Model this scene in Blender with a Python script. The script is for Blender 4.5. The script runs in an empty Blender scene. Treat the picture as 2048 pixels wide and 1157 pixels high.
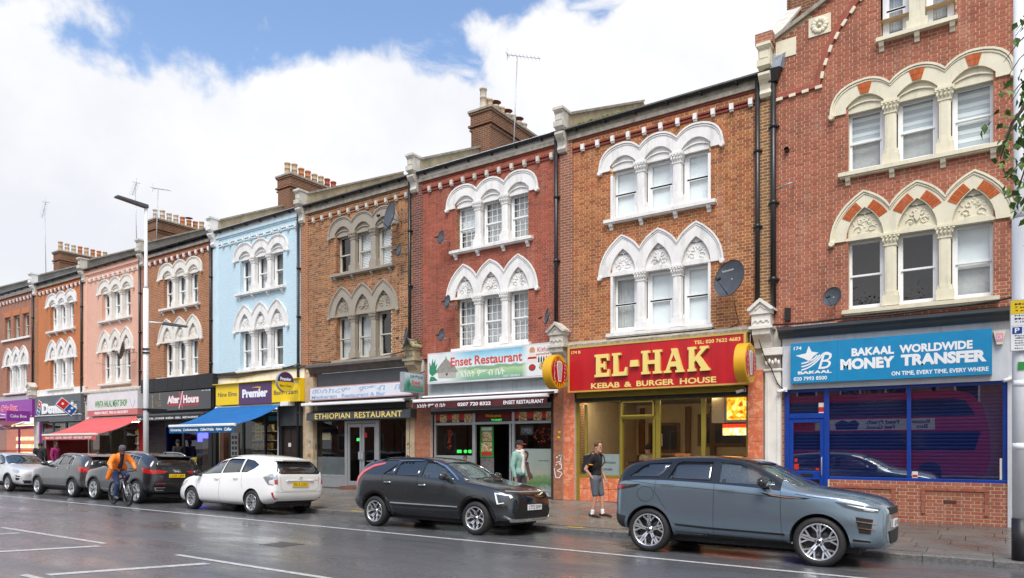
import bpy, bmesh, math, random
from math import sin, cos, pi, radians, atan2, sqrt
from mathutils import Vector, Matrix, geometry, noise
from mathutils.bvhtree import BVHTree
random.seed(7)
SC = bpy.context.scene
COL = SC.collection
# ---------------- camera: eye height 1.76 m, level, rising shift, looking 34.2 degrees left of the facade normal
cam_data = bpy.data.cameras.new('camera')
cam_data.sensor_width = 36.0
cam_data.lens = 1406 / 2048 * 36
cam_data.shift_y = 313.5 / 2048
cam_data.clip_start = 0.1
cam_data.clip_end = 3000
cam = bpy.data.objects.new('camera', cam_data)
COL.objects.link(cam)
cam.location = (0, 0, 1.76)
cam.rotation_euler = (radians(90), 0, radians(34.2))
SC.camera = cam
# ---------------- daylight: clear sky with a great bank of bright cloud
SUN_EL,SUN_AZ=radians(56),radians(152)# azimuth clockwise from +Y (behind the camera, to the right)
world = bpy.data.worlds.new('World')
SC.world = world
world.use_nodes = True
wn, wl = world.node_tree.nodes, world.node_tree.links
wn.clear()
def wnode(t, **kw):
 n = wn.new(t)
 for k, v in kw.items():
  setattr(n, k, v)
 return n
def wmath(op, a, b=None, clamp=False):
 n = wnode('ShaderNodeMath', operation=op, use_clamp=clamp)
 for i, v in enumerate((a, b)):
  if v is None:
   continue
  if isinstance(v, (int, float)):
   n.inputs[i].default_value = v
  else:
   wl.new(v, n.inputs[i])
 return n.outputs[0]
def wrange(v, a, b, c=0.0, d=1.0, smooth=True):
 n=wnode('ShaderNodeMapRange',interpolation_type='SMOOTHSTEP' if smooth else 'LINEAR')
 wl.new(v, n.inputs[0])
 for i, x in enumerate((a, b, c, d)):
  n.inputs[i + 1].default_value = x
 return n.outputs[0]
sky = wnode('ShaderNodeTexSky', sky_type='NISHITA')
sky.sun_disc = False
sky.sun_elevation = SUN_EL
sky.sun_rotation = SUN_AZ
sky.air_density = 1.0
sky.ozone_density = 2.0
tc = wnode('ShaderNodeTexCoord')
sep = wnode('ShaderNodeSeparateXYZ')
wl.new(tc.outputs['Generated'], sep.inputs[0])
dz = sep.outputs[2]
# clouds live on a high flat layer: direction / (height + a little)
den = wmath('ADD', wmath('MAXIMUM', dz, 0.0), 0.22)
comb = wnode('ShaderNodeCombineXYZ')
wl.new(wmath('DIVIDE', sep.outputs[0], den), comb.inputs[0])
wl.new(wmath('DIVIDE', sep.outputs[1], den), comb.inputs[1])
def wnoise(scale,detail,rough,off=(0,0,0),src=None,dist=0.0):
 m = wnode('ShaderNodeMapping')
 m.inputs['Location'].default_value = off
 wl.new(src or comb.outputs[0], m.inputs[0])
 n = wnode('ShaderNodeTexNoise')
 n.inputs['Scale'].default_value = scale
 n.inputs['Detail'].default_value = detail
 n.inputs['Roughness'].default_value = rough
 n.inputs['Distortion'].default_value = dist
 wl.new(m.outputs[0], n.inputs['Vector'])
 return n.outputs[0]
puff=wnoise(7.5,9,0.56,(3.1,1.7,0.4),tc.outputs['Generated'],0.12)
big=wnoise(1.9,3,0.5,(0.6,4.2,0.0),tc.outputs['Generated'])
wisp = wnoise(4.2, 7, 0.6, (9.0, 2.0, 0.0), None, 0.5)
# bank of cumulus up to about 27 degrees, wisps and broken cloud above
lim=wmath('ADD',wmath('MULTIPLY',wmath('SUBTRACT',puff,0.5),0.23),
   wmath('MULTIPLY', wmath('SUBTRACT', big, 0.5), 0.05))
side0=wrange(wmath('ADD',wmath('MULTIPLY',sep.outputs[0],0.83),wmath('MULTIPLY',sep.outputs[1],0.55)),-0.5,0.5)
edge=wmath('SUBTRACT',wmath('ADD',wmath('ADD',lim,0.459),wmath('MULTIPLY',side0,0.115)),dz)
bank = wrange(edge, -0.010, 0.022)
# the gap of blue lies to the left; towards the right the upper cloud thickens
side=wrange(wmath('ADD',wmath('MULTIPLY',sep.outputs[0],0.83),wmath('MULTIPLY',sep.outputs[1],0.55)),-0.12,0.42)
up=wrange(wmath('ADD',wisp,wmath('MULTIPLY',side,0.27)),0.59,0.76)
cover = wmath('MAXIMUM', bank, wmath('MULTIPLY', up, 0.93))
shade=wnoise(2.3,6,0.6,(1.0,7.0,2.0),tc.outputs['Generated'])
ramp = wnode('ShaderNodeValToRGB')
ramp.color_ramp.elements[0].position = 0.36
ramp.color_ramp.elements[0].color = (0.80, 0.82, 0.88, 1)
ramp.color_ramp.elements[1].position = 0.62
ramp.color_ramp.elements[1].color = (0.985, 0.985, 1.0, 1)
wl.new(shade, ramp.inputs[0])
bg_sky = wnode('ShaderNodeBackground')
bg_sky.inputs[1].default_value = 0.105
wl.new(sky.outputs[0], bg_sky.inputs[0])
bg_cloud = wnode('ShaderNodeBackground')
bg_cloud.inputs[1].default_value = 0.445
wl.new(ramp.outputs[0], bg_cloud.inputs[0])
mixs = wnode('ShaderNodeMixShader')
wl.new(cover, mixs.inputs[0])
wl.new(bg_sky.outputs[0], mixs.inputs[1])
wl.new(bg_cloud.outputs[0], mixs.inputs[2])
wout = wnode('ShaderNodeOutputWorld')
wl.new(mixs.outputs[0], wout.inputs[0])
sun_data = bpy.data.lights.new('sun', 'SUN')
sun_data.energy = 1.5
sun_data.angle = radians(30)
sun_data.color = (1.0, 0.95, 0.88)
sun = bpy.data.objects.new('sun', sun_data)
COL.objects.link(sun)
sun.location = (0, -20, 40)
_d=Vector((sin(SUN_AZ)*cos(SUN_EL),cos(SUN_AZ)*cos(SUN_EL),sin(SUN_EL)))
sun.rotation_euler = _d.to_track_quat('Z', 'Y').to_euler()
vs = SC.view_settings
vs.view_transform = 'Standard'
vs.look = 'None'
vs.exposure = 1.28
vs.gamma = 1.0
vs.use_curve_mapping = False
SC.cycles.max_bounces = 8
SC.cycles.transparent_max_bounces = 12
SC.cycles.use_denoising = True
# ======================================================================= helpers
def origin_of(p):
 v = Vector((0, 0, 0))
 while p is not None:
  v = v + p.location
  p = p.parent
 return v
def tag(o, label=None, cat=None, group=None, kind=None):
 if label: o['label'] = label
 if cat: o['category'] = cat
 if group: o['group'] = group
 if kind: o['kind'] = kind
 return o
def empty(name,loc=(0,0,0),rz=0.0,label=None,cat=None,group=None,parent=None):
 o = bpy.data.objects.new(name, None)
 o.empty_display_size = 0.2
 COL.objects.link(o)
 o.location = loc
 o.rotation_euler = (0, 0, rz)
 if parent: o.parent = parent
 return tag(o, label, cat, group)
def link_mesh(name,me,m,parent=None,loc=(0,0,0),rz=0.0):
 """an object that may share its mesh with others; the material sits on the object"""
 o = bpy.data.objects.new(name, me)
 COL.objects.link(o)
 if parent: o.parent = parent
 o.location = loc
 o.rotation_euler = (0, 0, rz)
 if m is not None:
  if not me.materials: me.materials.append(m)
  o.material_slots[0].link = 'OBJECT'
  o.material_slots[0].material = m
 return o
class MB:
 """collects shapes and links them as ONE mesh object"""
 def __init__(s, org=(0, 0, 0)):
  s.v, s.f, s.mi, s.sm = [], [], [], []
  s.cur = 0
  s.o = Vector(org)
 def add(s, vs_, fs, smooth=False, m=None):
  n = len(s.v)
  s.v.extend([tuple(v) for v in vs_])
  for f in fs:
   s.f.append(tuple(i + n for i in f))
   s.mi.append(s.cur if m is None else m)
   s.sm.append(smooth)
  return s
 def box(s, x0, x1, y0, y1, z0, z1, m=None):
  if x0 > x1: x0, x1 = x1, x0
  if y0 > y1: y0, y1 = y1, y0
  if z0 > z1: z0, z1 = z1, z0
  return s.add([(x0,y0,z0),(x1,y0,z0),(x1,y1,z0),(x0,y1,z0),(x0,y0,z1),(x1,y0,z1),(x1,y1,z1),(x0,y1,z1)],
     [(0,3,2,1),(4,5,6,7),(0,1,5,4),(1,2,6,5),(2,3,7,6),(3,0,4,7)],m=m)
 def bbox(s, x0, x1, y0, y1, z0, z1, b=0.01, m=None):
  """box facing -y with a chamfered front edge"""
  v=[(x0,y1,z0),(x1,y1,z0),(x1,y1,z1),(x0,y1,z1),(x0,y0+b,z0),(x1,y0+b,z0),(x1,y0+b,z1),(x0,y0+b,z1),
   (x0+b,y0,z0+b),(x1-b,y0,z0+b),(x1-b,y0,z1-b),(x0+b,y0,z1-b)]
  return s.add(v,[(0,3,2,1),(0,1,5,4),(1,2,6,5),(2,3,7,6),(3,0,4,7),(4,5,9,8),(5,6,10,9),(6,7,11,10),(7,4,8,11),(8,9,10,11)],m=m)
 def hexa(s, pts, m=None):
  """8 points: bottom ring then top ring"""
  return s.add(pts,[(0,3,2,1),(4,5,6,7),(0,1,5,4),(1,2,6,5),(2,3,7,6),(3,0,4,7)],m=m)
 def prism(s, poly, y0, y1, m=None, axis='y', smooth=False):
  """polygon in (x,z) pushed from y0 (front) to y1; axis x: polygon in (y,z); axis z: polygon in (x,y)"""
  poly = [tuple(p) for p in poly]
  a=sum(poly[i][0]*poly[(i+1)%len(poly)][1]-poly[(i+1)%len(poly)][0]*poly[i][1] for i in range(len(poly)))
  if a < 0: poly = poly[::-1]
  tri=geometry.tessellate_polygon([[Vector((p[0],p[1],0)) for p in poly]])
  n = len(poly)
  if axis == 'y':
   P = lambda p, d: (p[0], d, p[1])
  elif axis == 'x':
   P = lambda p, d: (d, p[0], p[1])
  else:
   P = lambda p, d: (p[0], p[1], d)
  vs_ = [P(p, y0) for p in poly] + [P(p, y1) for p in poly]
  fs = []
  for t in tri:
   i, j, k = t
   ar=(poly[j][0]-poly[i][0])*(poly[k][1]-poly[i][1])-(poly[k][0]-poly[i][0])*(poly[j][1]-poly[i][1])
   if ar < 0: i, k = k, i
   fs.append((i, j, k)); fs.append((k + n, j + n, i + n))
  if axis != 'y':
   fs = [f[::-1] for f in fs]
  for i in range(n):
   j = (i + 1) % n
   q = (j, i, i + n, j + n)
   fs.append(q if axis == 'y' else q[::-1])
  return s.add(vs_, fs, smooth, m)
 def flat(s, poly, y, m=None, axis='y'):
  tri=geometry.tessellate_polygon([[Vector((p[0],p[1],0)) for p in poly]])
  P={'y':lambda p:(p[0],y,p[1]),'x':lambda p:(y,p[0],p[1]),'z':lambda p:(p[0],p[1],y)}[axis]
  fs = []
  for t in tri:
   i, j, k = t
   ar=(poly[j][0]-poly[i][0])*(poly[k][1]-poly[i][1])-(poly[k][0]-poly[i][0])*(poly[j][1]-poly[i][1])
   fs.append((i, j, k) if ar > 0 else (k, j, i))
  return s.add([P(p) for p in poly], fs, m=m)
 def tube(s, pts, r, n=8, m=None, cap=True, smooth=True):
  pts = [Vector(p) for p in pts]
  rs = r if isinstance(r, (list, tuple)) else [r] * len(pts)
  vs_, fs = [], []
  up = None
  for i, p in enumerate(pts):
   d = (pts[min(i + 1, len(pts) - 1)] - pts[max(i - 1, 0)])
   if d.length < 1e-9: d = Vector((0, 0, 1))
   d.normalize()
   if up is None:
    up=Vector((0,0,1)) if abs(d.z)<0.9 else Vector((0,1,0))
   a = d.cross(up)
   if a.length < 1e-6:
    a = d.cross(Vector((1, 0, 0)))
   a.normalize()
   b = a.cross(d).normalized()
   up = b
   for k in range(n):
    t = 2 * pi * k / n
    vs_.append(p + (a * cos(t) + b * sin(t)) * rs[i])
  for i in range(len(pts) - 1):
   for k in range(n):
    k2 = (k + 1) % n
    fs.append((i*n+k,(i+1)*n+k,(i+1)*n+k2,i*n+k2))
  if cap:
   fs.append(tuple(range(n)));fs.append(tuple(reversed(range((len(pts)-1)*n,len(pts)*n))))
  return s.add(vs_, fs, smooth, m)
 def lathe(s,prof,c=(0,0,0),n=16,m=None,axis='z',smooth=True,a0=0,a1=2*pi):
  """prof: list of (radius, height)"""
  vs_, fs = [], []
  full = abs(a1 - a0 - 2 * pi) < 1e-6
  cnt = n if full else n + 1
  for (r, h) in prof:
   for k in range(cnt):
    t = a0 + (a1 - a0) * k / n
    if axis=='z':p=(c[0]+r*cos(t),c[1]+r*sin(t),c[2]+h)
    elif axis=='y':p=(c[0]+r*cos(t),c[1]+h,c[2]+r*sin(t))
    else: p = (c[0] + h, c[1] + r * cos(t), c[2] + r * sin(t))
    vs_.append(p)
  for i in range(len(prof) - 1):
   for k in range(n):
    k2 = (k + 1) % cnt
    q=(i*cnt+k,i*cnt+k2,(i+1)*cnt+k2,(i+1)*cnt+k)
    fs.append(q if axis != 'y' else q[::-1])
  return s.add(vs_, fs, smooth, m)
 def ball(s, c, r, n=10, m=None, sc=(1, 1, 1)):
  rings = max(4, n // 2 + 1)
  vs_, fs = [], []
  for i in range(rings + 1):
   a = pi * i / rings
   for k in range(n):
    t = 2 * pi * k / n
    vs_.append((c[0]+r*sc[0]*sin(a)*cos(t),c[1]+r*sc[1]*sin(a)*sin(t),c[2]+r*sc[2]*cos(a)))
  for i in range(rings):
   for k in range(n):
    k2 = (k + 1) % n
    fs.append((i*n+k,(i+1)*n+k,(i+1)*n+k2,i*n+k2))
  return s.add(vs_, fs, True, m)
 def sweep(s, path, w, y0, y1, m=None):
  """flat band of width w following a path in (x,z), standing from y1 to y0"""
  n = len(path)
  L, R = [], []
  for i in range(n):
   a, b = path[max(i - 1, 0)], path[min(i + 1, n - 1)]
   dx, dz = b[0] - a[0], b[1] - a[1]
   l = math.hypot(dx, dz) or 1
   nx, nz = -dz / l, dx / l
   L.append((path[i][0] + nx * w / 2, path[i][1] + nz * w / 2))
   R.append((path[i][0] - nx * w / 2, path[i][1] - nz * w / 2))
  vs_=[(p[0],y0,p[1]) for p in L]+[(p[0],y0,p[1]) for p in R]+[(p[0],y1,p[1]) for p in L]+[(p[0],y1,p[1]) for p in R]
  fs = []
  for i in range(n - 1):
   fs+=[(i,n+i,n+i+1,i+1),(i,i+1,2*n+i+1,2*n+i),(n+i+1,n+i,3*n+i,3*n+i+1)]
  fs+=[(0,2*n,3*n,n),(n-1,2*n-1,4*n-1,3*n-1)]
  return s.add(vs_, fs, m=m)
 def mesh(s, name='mesh', mats=(), sharp=None):
  me = bpy.data.meshes.new(name)
  o = s.o
  me.from_pydata([(v[0]-o[0],v[1]-o[1],v[2]-o[2]) for v in s.v],[],s.f)
  for m in mats: me.materials.append(m)
  me.polygons.foreach_set('material_index', s.mi)
  me.polygons.foreach_set('use_smooth', s.sm)
  if sharp: me.set_sharp_from_angle(angle=radians(sharp))
  me.update()
  return me
 def build(s,name,mats,parent=None,local=False,kind=None,sharp=None):
  if not isinstance(mats, (list, tuple)): mats = [mats]
  if parent is not None and not local:
   s.o = origin_of(parent)
  me = s.mesh(name, mats, sharp)
  o = bpy.data.objects.new(name, me)
  COL.objects.link(o)
  if parent is not None: o.parent = parent
  if kind: o['kind'] = kind
  return o
# ----------------------------------------------------------------------- lettering
_bf = {}
def text_mesh(txt,size,bold=0.0,width=1.0,depth=0.0,shear=0.0,space=1.0):
 c = bpy.data.curves.new('lettering', 'FONT')
 c.body = txt
 c.size = size
 c.offset = bold
 c.extrude = depth
 c.shear = shear
 c.space_character = space
 c.resolution_u = 3
 c.align_x = 'LEFT'
 o = bpy.data.objects.new('lettering', c)
 COL.objects.link(o)
 dg = bpy.context.evaluated_depsgraph_get()
 me = bpy.data.meshes.new_from_object(o.evaluated_get(dg))
 bpy.data.objects.remove(o)
 bpy.data.curves.remove(c)
 return me
def lettering(txt,m,x0,x1,z0,z1,y,parent,name='lettering',bold=0.0,depth=0.004,shear=0.0,axis='y',mirror=False,space=1.0,rot=0.0):
 """text scaled to fill the box x0..x1, z0..z1 on the plane y (faces -y); axis 'x': x0..x1 run along y, plane x=y, faces +x"""
 me = text_mesh(txt, 1.0, bold, 1.0, 0.0, shear, space)
 n = len(me.vertices)
 if n == 0: return None
 co = [v.co.copy() for v in me.vertices]
 ax0, ax1 = min(c.x for c in co), max(c.x for c in co)
 az0, az1 = min(c.y for c in co), max(c.y for c in co)
 sx,sz=(x1-x0)/(ax1-ax0),(z1-z0)/max(az1-az0,1e-6)
 o = origin_of(parent)
 b = MB()
 front = []
 for c in co:
  a, z = x0 + (c.x - ax0) * sx, z0 + (c.y - az0) * sz
  if mirror: a = x0 + x1 - a
  if rot:
   cx_, cz_ = (x0 + x1) / 2, (z0 + z1) / 2
   da, dz_ = a - cx_, z - cz_
   a,z=cx_+da*cos(rot)-dz_*sin(rot),cz_+da*sin(rot)+dz_*cos(rot)
  front.append((a, z))
 faces = [tuple(p.vertices) for p in me.polygons]
 bpy.data.meshes.remove(me)
 cnt = {}
 for f in faces:
  for i in range(len(f)):
   e = (f[i], f[(i + 1) % len(f)])
   cnt[e] = 1
 P=(lambda a,d,z:(a,y-d,z)) if axis=='y' else(lambda a,d,z:(y+d,a,z))
 vs_=[P(a,depth,z) for a,z in front]+[P(a,0.0,z) for a,z in front]
 fs = list(faces)
 for (i, j) in cnt:
  if (j, i) not in cnt:
   fs.append((j, i, i + n, j + n))
 if mirror: fs = [f[::-1] for f in fs]
 b.add(vs_, fs)
 return b.build(name, m, parent)
# ----------------------------------------------------------------------- materials
def new_mat(name):
 m = bpy.data.materials.new(name)
 m.use_nodes = True
 nt = m.node_tree
 return m,nt,nt.nodes,nt.links,nt.nodes['Principled BSDF']
def nd(nt, t, **kw):
 n = nt.nodes.new(t)
 for k, v in kw.items(): setattr(n, k, v)
 return n
def ntex(nt,scale,detail=4,rough=0.6,coord='Object',stretch=None,off=None):
 tcn = nd(nt, 'ShaderNodeTexCoord')
 src = tcn.outputs[coord]
 if coord == 'World':
  pass
 if stretch or off:
  mp = nd(nt, 'ShaderNodeMapping')
  nt.links.new(src, mp.inputs[0])
  if stretch: mp.inputs['Scale'].default_value = stretch
  if off: mp.inputs['Location'].default_value = off
  src = mp.outputs[0]
 n = nd(nt, 'ShaderNodeTexNoise')
 n.inputs['Scale'].default_value = scale
 n.inputs['Detail'].default_value = detail
 n.inputs['Roughness'].default_value = rough
 nt.links.new(src, n.inputs['Vector'])
 return n.outputs[0]
def wpos(nt, scale, detail=4, rough=0.6, stretch=(1, 1, 1)):
 g = nd(nt, 'ShaderNodeNewGeometry')
 mp = nd(nt, 'ShaderNodeMapping')
 mp.inputs['Scale'].default_value = stretch
 nt.links.new(g.outputs['Position'], mp.inputs[0])
 n = nd(nt, 'ShaderNodeTexNoise')
 n.inputs['Scale'].default_value = scale
 n.inputs['Detail'].default_value = detail
 n.inputs['Roughness'].default_value = rough
 nt.links.new(mp.outputs[0], n.inputs['Vector'])
 return n.outputs[0]
def ramp_of(nt, fac, stops):
 r = nd(nt, 'ShaderNodeValToRGB')
 el = r.color_ramp.elements
 while len(el) < len(stops): el.new(0.5)
 for e, (p, c) in zip(el, stops):
  e.position = p
  e.color = (c[0], c[1], c[2], 1)
 nt.links.new(fac, r.inputs[0])
 return r.outputs[0]
def mix_col(nt, fac, a, b, mode='MIX'):
 n=nd(nt,'ShaderNodeMix',data_type='RGBA',blend_type=mode)
 for sock,v in((n.inputs[0],fac),(n.inputs[6],a),(n.inputs[7],b)):
  if isinstance(v, (int, float)): sock.default_value = v
  elif isinstance(v,(tuple,list)):sock.default_value=(v[0],v[1],v[2],1)
  else: nt.links.new(v, sock)
 return n.outputs[2]
def maprange(nt, v, a, b, c=0.0, d=1.0):
 n = nd(nt, 'ShaderNodeMapRange')
 nt.links.new(v, n.inputs[0])
 for i,x in enumerate((a,b,c,d)):n.inputs[i+1].default_value=x
 return n.outputs[0]
def bump(nt, bsdf, h, strength=0.3, dist=0.01):
 b = nd(nt, 'ShaderNodeBump')
 b.inputs['Strength'].default_value = strength
 b.inputs['Distance'].default_value = dist
 nt.links.new(h, b.inputs['Height'])
 nt.links.new(b.outputs[0], bsdf.inputs['Normal'])
def plain(name,c,rough=0.6,metal=0.0,var=0.12,scale=3.0,coat=0.0,bumpy=0.0,streak=False,spec=None,emit=None,dirt=0.0):
 """painted / plastic / stone: base colour with soft wear in world space"""
 m, nt, N, L, B = new_mat(name)
 st = (3, 3, 0.5) if streak else (1, 1, 1)
 n1 = wpos(nt, scale, 6, 0.65, st)
 lo = tuple(x * (1 - var) for x in c)
 hi = tuple(min(1, x * (1 + var * 0.6)) for x in c)
 colr = ramp_of(nt, n1, [(0.3, lo), (0.7, hi)])
 if dirt:
  n2 = wpos(nt, 1.7, 8, 0.75, (2.5, 2.5, 0.6))
  f = maprange(nt, n2, 0.50, 0.72, 0.0, dirt)
  colr = mix_col(nt, f, colr, (0.10, 0.09, 0.075))
 L.new(colr, B.inputs['Base Color'])
 B.inputs['Metallic'].default_value = metal
 if rough > 0.12:
  L.new(maprange(nt,wpos(nt,scale*2.3,3),0.3,0.7,rough*0.85,min(1,rough*1.15)),B.inputs['Roughness'])
 else:
  B.inputs['Roughness'].default_value = rough
 if coat:
  B.inputs['Coat Weight'].default_value = coat
  B.inputs['Coat Roughness'].default_value = 0.04
 if bumpy: bump(nt, B, wpos(nt, scale * 12, 4), bumpy, 0.01)
 if emit:
  B.inputs['Emission Color'].default_value=(c[0],c[1],c[2],1)
  B.inputs['Emission Strength'].default_value = emit
 return m
def bricks_mat(name,cols,soot=0.25,sootc=(0.05,0.035,0.03),bump_s=0.4):
 """for bricks that are geometry: one tone per brick"""
 m, nt, N, L, B = new_mat(name)
 g = nd(nt, 'ShaderNodeNewGeometry')
 oi = nd(nt, 'ShaderNodeObjectInfo')
 a = nd(nt, 'ShaderNodeMath', operation='ADD')
 L.new(g.outputs['Random Per Island'],a.inputs[0]);L.new(oi.outputs['Random'],a.inputs[1])
 fr=nd(nt,'ShaderNodeMath',operation='FRACT');L.new(a.outputs[0],fr.inputs[0])
 k = len(cols)
 colr=ramp_of(nt,fr.outputs[0],[(i/(k-1),c) for i,c in enumerate(cols)])
 grain = wpos(nt, 26, 5, 0.7)
 colr=mix_col(nt,maprange(nt,grain,0.35,0.7,0.0,0.35),colr,tuple(x*0.45 for x in cols[0]))
 n2 = wpos(nt, 0.9, 7, 0.7, (1.6, 1.6, 0.8))
 colr=mix_col(nt,maprange(nt,n2,0.46,0.68,0.0,min(.9,soot*1.3)),colr,sootc)
 n3 = wpos(nt, 1.3, 6, 0.7, (3.5, 3.5, 0.45))
 colr=mix_col(nt,maprange(nt,n3,0.54,0.74,0.0,0.22),colr,(0.52,0.45,0.39))
 n5 = wpos(nt, 1.0, 5, 0.65, (5, 5, 0.5))
 colr=mix_col(nt,maprange(nt,n5,0.56,0.74,0.0,0.42),colr,(0.05,0.038,0.032))
 L.new(colr, B.inputs['Base Color'])
 B.inputs['Roughness'].default_value = 0.88
 B.inputs['Specular IOR Level'].default_value = 0.25
 bump(nt, B, grain, bump_s, 0.006)
 return m
def brick_tex_mat(name,c1,c2,mort,soot=0.2,relief=0.5,msize=0.012):
 """bricks too far to tell apart"""
 m, nt, N, L, B = new_mat(name)
 g = nd(nt, 'ShaderNodeNewGeometry')
 sp=nd(nt,'ShaderNodeSeparateXYZ');L.new(g.outputs['Position'],sp.inputs[0])
 # x on the fronts, y on the returns
 ad=nd(nt,'ShaderNodeMath',operation='ADD');L.new(sp.outputs[0],ad.inputs[0]);L.new(sp.outputs[1],ad.inputs[1])
 cb=nd(nt,'ShaderNodeCombineXYZ');L.new(ad.outputs[0],cb.inputs[0]);L.new(sp.outputs[2],cb.inputs[1])
 bt = nd(nt, 'ShaderNodeTexBrick')
 bt.inputs['Scale'].default_value = 1.0
 bt.inputs['Brick Width'].default_value = 0.225
 bt.inputs['Row Height'].default_value = 0.075
 bt.inputs['Mortar Size'].default_value = msize
 bt.inputs['Mortar Smooth'].default_value = 0.1
 bt.inputs['Color1'].default_value = (*c1, 1)
 bt.inputs['Color2'].default_value = (*c2, 1)
 bt.inputs['Mortar'].default_value = (*mort, 1)
 L.new(cb.outputs[0], bt.inputs['Vector'])
 n2 = wpos(nt, 0.9, 7, 0.7, (1.6, 1.6, 0.8))
 colr=mix_col(nt,maprange(nt,n2,0.48,0.75,0.0,soot),bt.outputs[0],(0.06,0.045,0.035))
 n4 = wpos(nt, 14, 4, 0.7)
 colr=mix_col(nt,maprange(nt,n4,0.4,0.7,0.0,0.22),colr,tuple(x*0.5 for x in c1))
 L.new(colr, B.inputs['Base Color'])
 B.inputs['Roughness'].default_value = 0.85
 B.inputs['Specular IOR Level'].default_value = 0.25
 inv=nd(nt,'ShaderNodeMath',operation='SUBTRACT');inv.inputs[0].default_value=1.0
 L.new(bt.outputs[1], inv.inputs[1])
 bump(nt, B, inv.outputs[0], relief, 0.012)
 return m
def glass_mat(name,tint=(0.9,0.95,0.95),ior=1.6,rough=0.0,wob=0.0,dark=None,spotted=0.0):
 m = bpy.data.materials.new(name)
 m.use_nodes = True
 nt = m.node_tree
 nt.nodes.clear()
 out = nd(nt, 'ShaderNodeOutputMaterial')
 tr=nd(nt,'ShaderNodeBsdfTransparent');tr.inputs[0].default_value=(*tint,1)
 gl=nd(nt,'ShaderNodeBsdfGlossy');gl.inputs['Roughness'].default_value=rough
 gl.inputs['Color'].default_value = (1, 1, 1, 1)
 fr = nd(nt, 'ShaderNodeFresnel')
 gm=nd(nt,'ShaderNodeNewGeometry');nt.links.new(maprange(nt,gm.outputs['Backfacing'],0,1,ior,1/ior),fr.inputs[0])
 mx = nd(nt, 'ShaderNodeMixShader')
 nt.links.new(fr.outputs[0],mx.inputs[0]);nt.links.new(tr.outputs[0],mx.inputs[1]);nt.links.new(gl.outputs[0],mx.inputs[2])
 last = mx.outputs[0]
 if wob:
  b=nd(nt,'ShaderNodeBump');b.inputs['Strength'].default_value=wob;b.inputs['Distance'].default_value=0.02
  nt.links.new(wpos(nt, 1.6, 2), b.inputs['Height'])
  nt.links.new(b.outputs[0],gl.inputs['Normal']);nt.links.new(b.outputs[0],fr.inputs['Normal'])
 if spotted:# rain drops and mist on the pane
  df=nd(nt,'ShaderNodeBsdfDiffuse');df.inputs[0].default_value=(0.55,0.62,0.66,1)
  m2 = nd(nt, 'ShaderNodeMixShader')
  f=maprange(nt,wpos(nt,55,3,0.6,(1,1,0.55)),0.42,0.72,spotted*0.25,spotted)
  nt.links.new(f,m2.inputs[0]);nt.links.new(last,m2.inputs[1]);nt.links.new(df.outputs[0],m2.inputs[2])
  last = m2.outputs[0]
 nt.links.new(last, out.inputs[0])
 return m
def car_paint(name,c,flake=0.25,rough=0.22,metal=0.6,drops=0.07):
 m, nt, N, L, B = new_mat(name)
 lw = wpos(nt, 240, 2, 0.5)
 colr=mix_col(nt,maprange(nt,lw,0.4,0.7,0,flake),c,tuple(min(1,x*1.7+0.01) for x in c))
 dd = wpos(nt, 5, 6, 0.7)
 low = nd(nt, 'ShaderNodeTexCoord')
 spz=nd(nt,'ShaderNodeSeparateXYZ');L.new(low.outputs['Object'],spz.inputs[0])
 grime = nd(nt, 'ShaderNodeMath', operation='MULTIPLY')
 L.new(maprange(nt,spz.outputs[2],0.75,0.2,0.0,0.45),grime.inputs[0]);L.new(maprange(nt,dd,0.35,0.7,0.2,1.0),grime.inputs[1])
 colr=mix_col(nt,grime.outputs[0],colr,tuple(x*0.6+0.045 for x in c))
 L.new(colr, B.inputs['Base Color'])
 B.inputs['Metallic'].default_value = metal
 B.inputs['Roughness'].default_value = rough
 B.inputs['Coat Weight'].default_value = 1.0
 B.inputs['Coat Roughness'].default_value = 0.03
 # rain drops standing on the clear coat
 dn = wpos(nt, 95, 2, 0.5)
 bu=nd(nt,'ShaderNodeBump');bu.inputs['Strength'].default_value=drops;bu.inputs['Distance'].default_value=0.004
 L.new(maprange(nt, dn, 0.56, 0.66), bu.inputs['Height'])
 L.new(bu.outputs[0], B.inputs['Coat Normal'])
 return m
M = {}
M['white_trim']=plain('white_masonry_paint',(0.80,0.79,0.76),0.55,var=0.08,dirt=0.38,bumpy=0.05)
M['cream_trim']=plain('cream_masonry_paint',(0.72,0.67,0.50),0.55,var=0.08,dirt=0.28,bumpy=0.05)
M['stone_trim']=plain('buff_stone_paint',(0.33,0.29,0.23),0.6,var=0.10,dirt=0.3,bumpy=0.05)
M['offwhite_trim']=plain('off_white_masonry_paint',(0.76,0.73,0.66),0.55,var=0.07,dirt=0.28,bumpy=0.05)
M['old_white']=plain('weathered_white_stone',(0.60,0.57,0.50),0.75,var=0.2,scale=5,dirt=0.55,bumpy=0.15)
M['upvc']=plain('white_plastic_frame',(0.83,0.84,0.84),0.3,var=0.03,dirt=0.06)
M['frame_old']=plain('old_painted_timber',(0.52,0.50,0.44),0.5,var=0.1,dirt=0.25)
M['gutter']=plain('black_rainwater_goods',(0.018,0.019,0.02),0.4,var=0.2)
M['slate']=plain('wet_slate',(0.075,0.08,0.085),0.45,var=0.35,scale=8,bumpy=0.2)
M['tile']=plain('weathered_roof_tile',(0.13,0.12,0.11),0.7,var=0.35,scale=8,bumpy=0.3)
M['stucco']=plain('weathered_render',(0.42,0.35,0.22),0.9,var=0.35,scale=2.2,dirt=0.5,bumpy=0.2)
M['stucco_grey']=plain('grey_weathered_render',(0.20,0.19,0.17),0.9,var=0.35,scale=2.2,dirt=0.5,bumpy=0.2)
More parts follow.
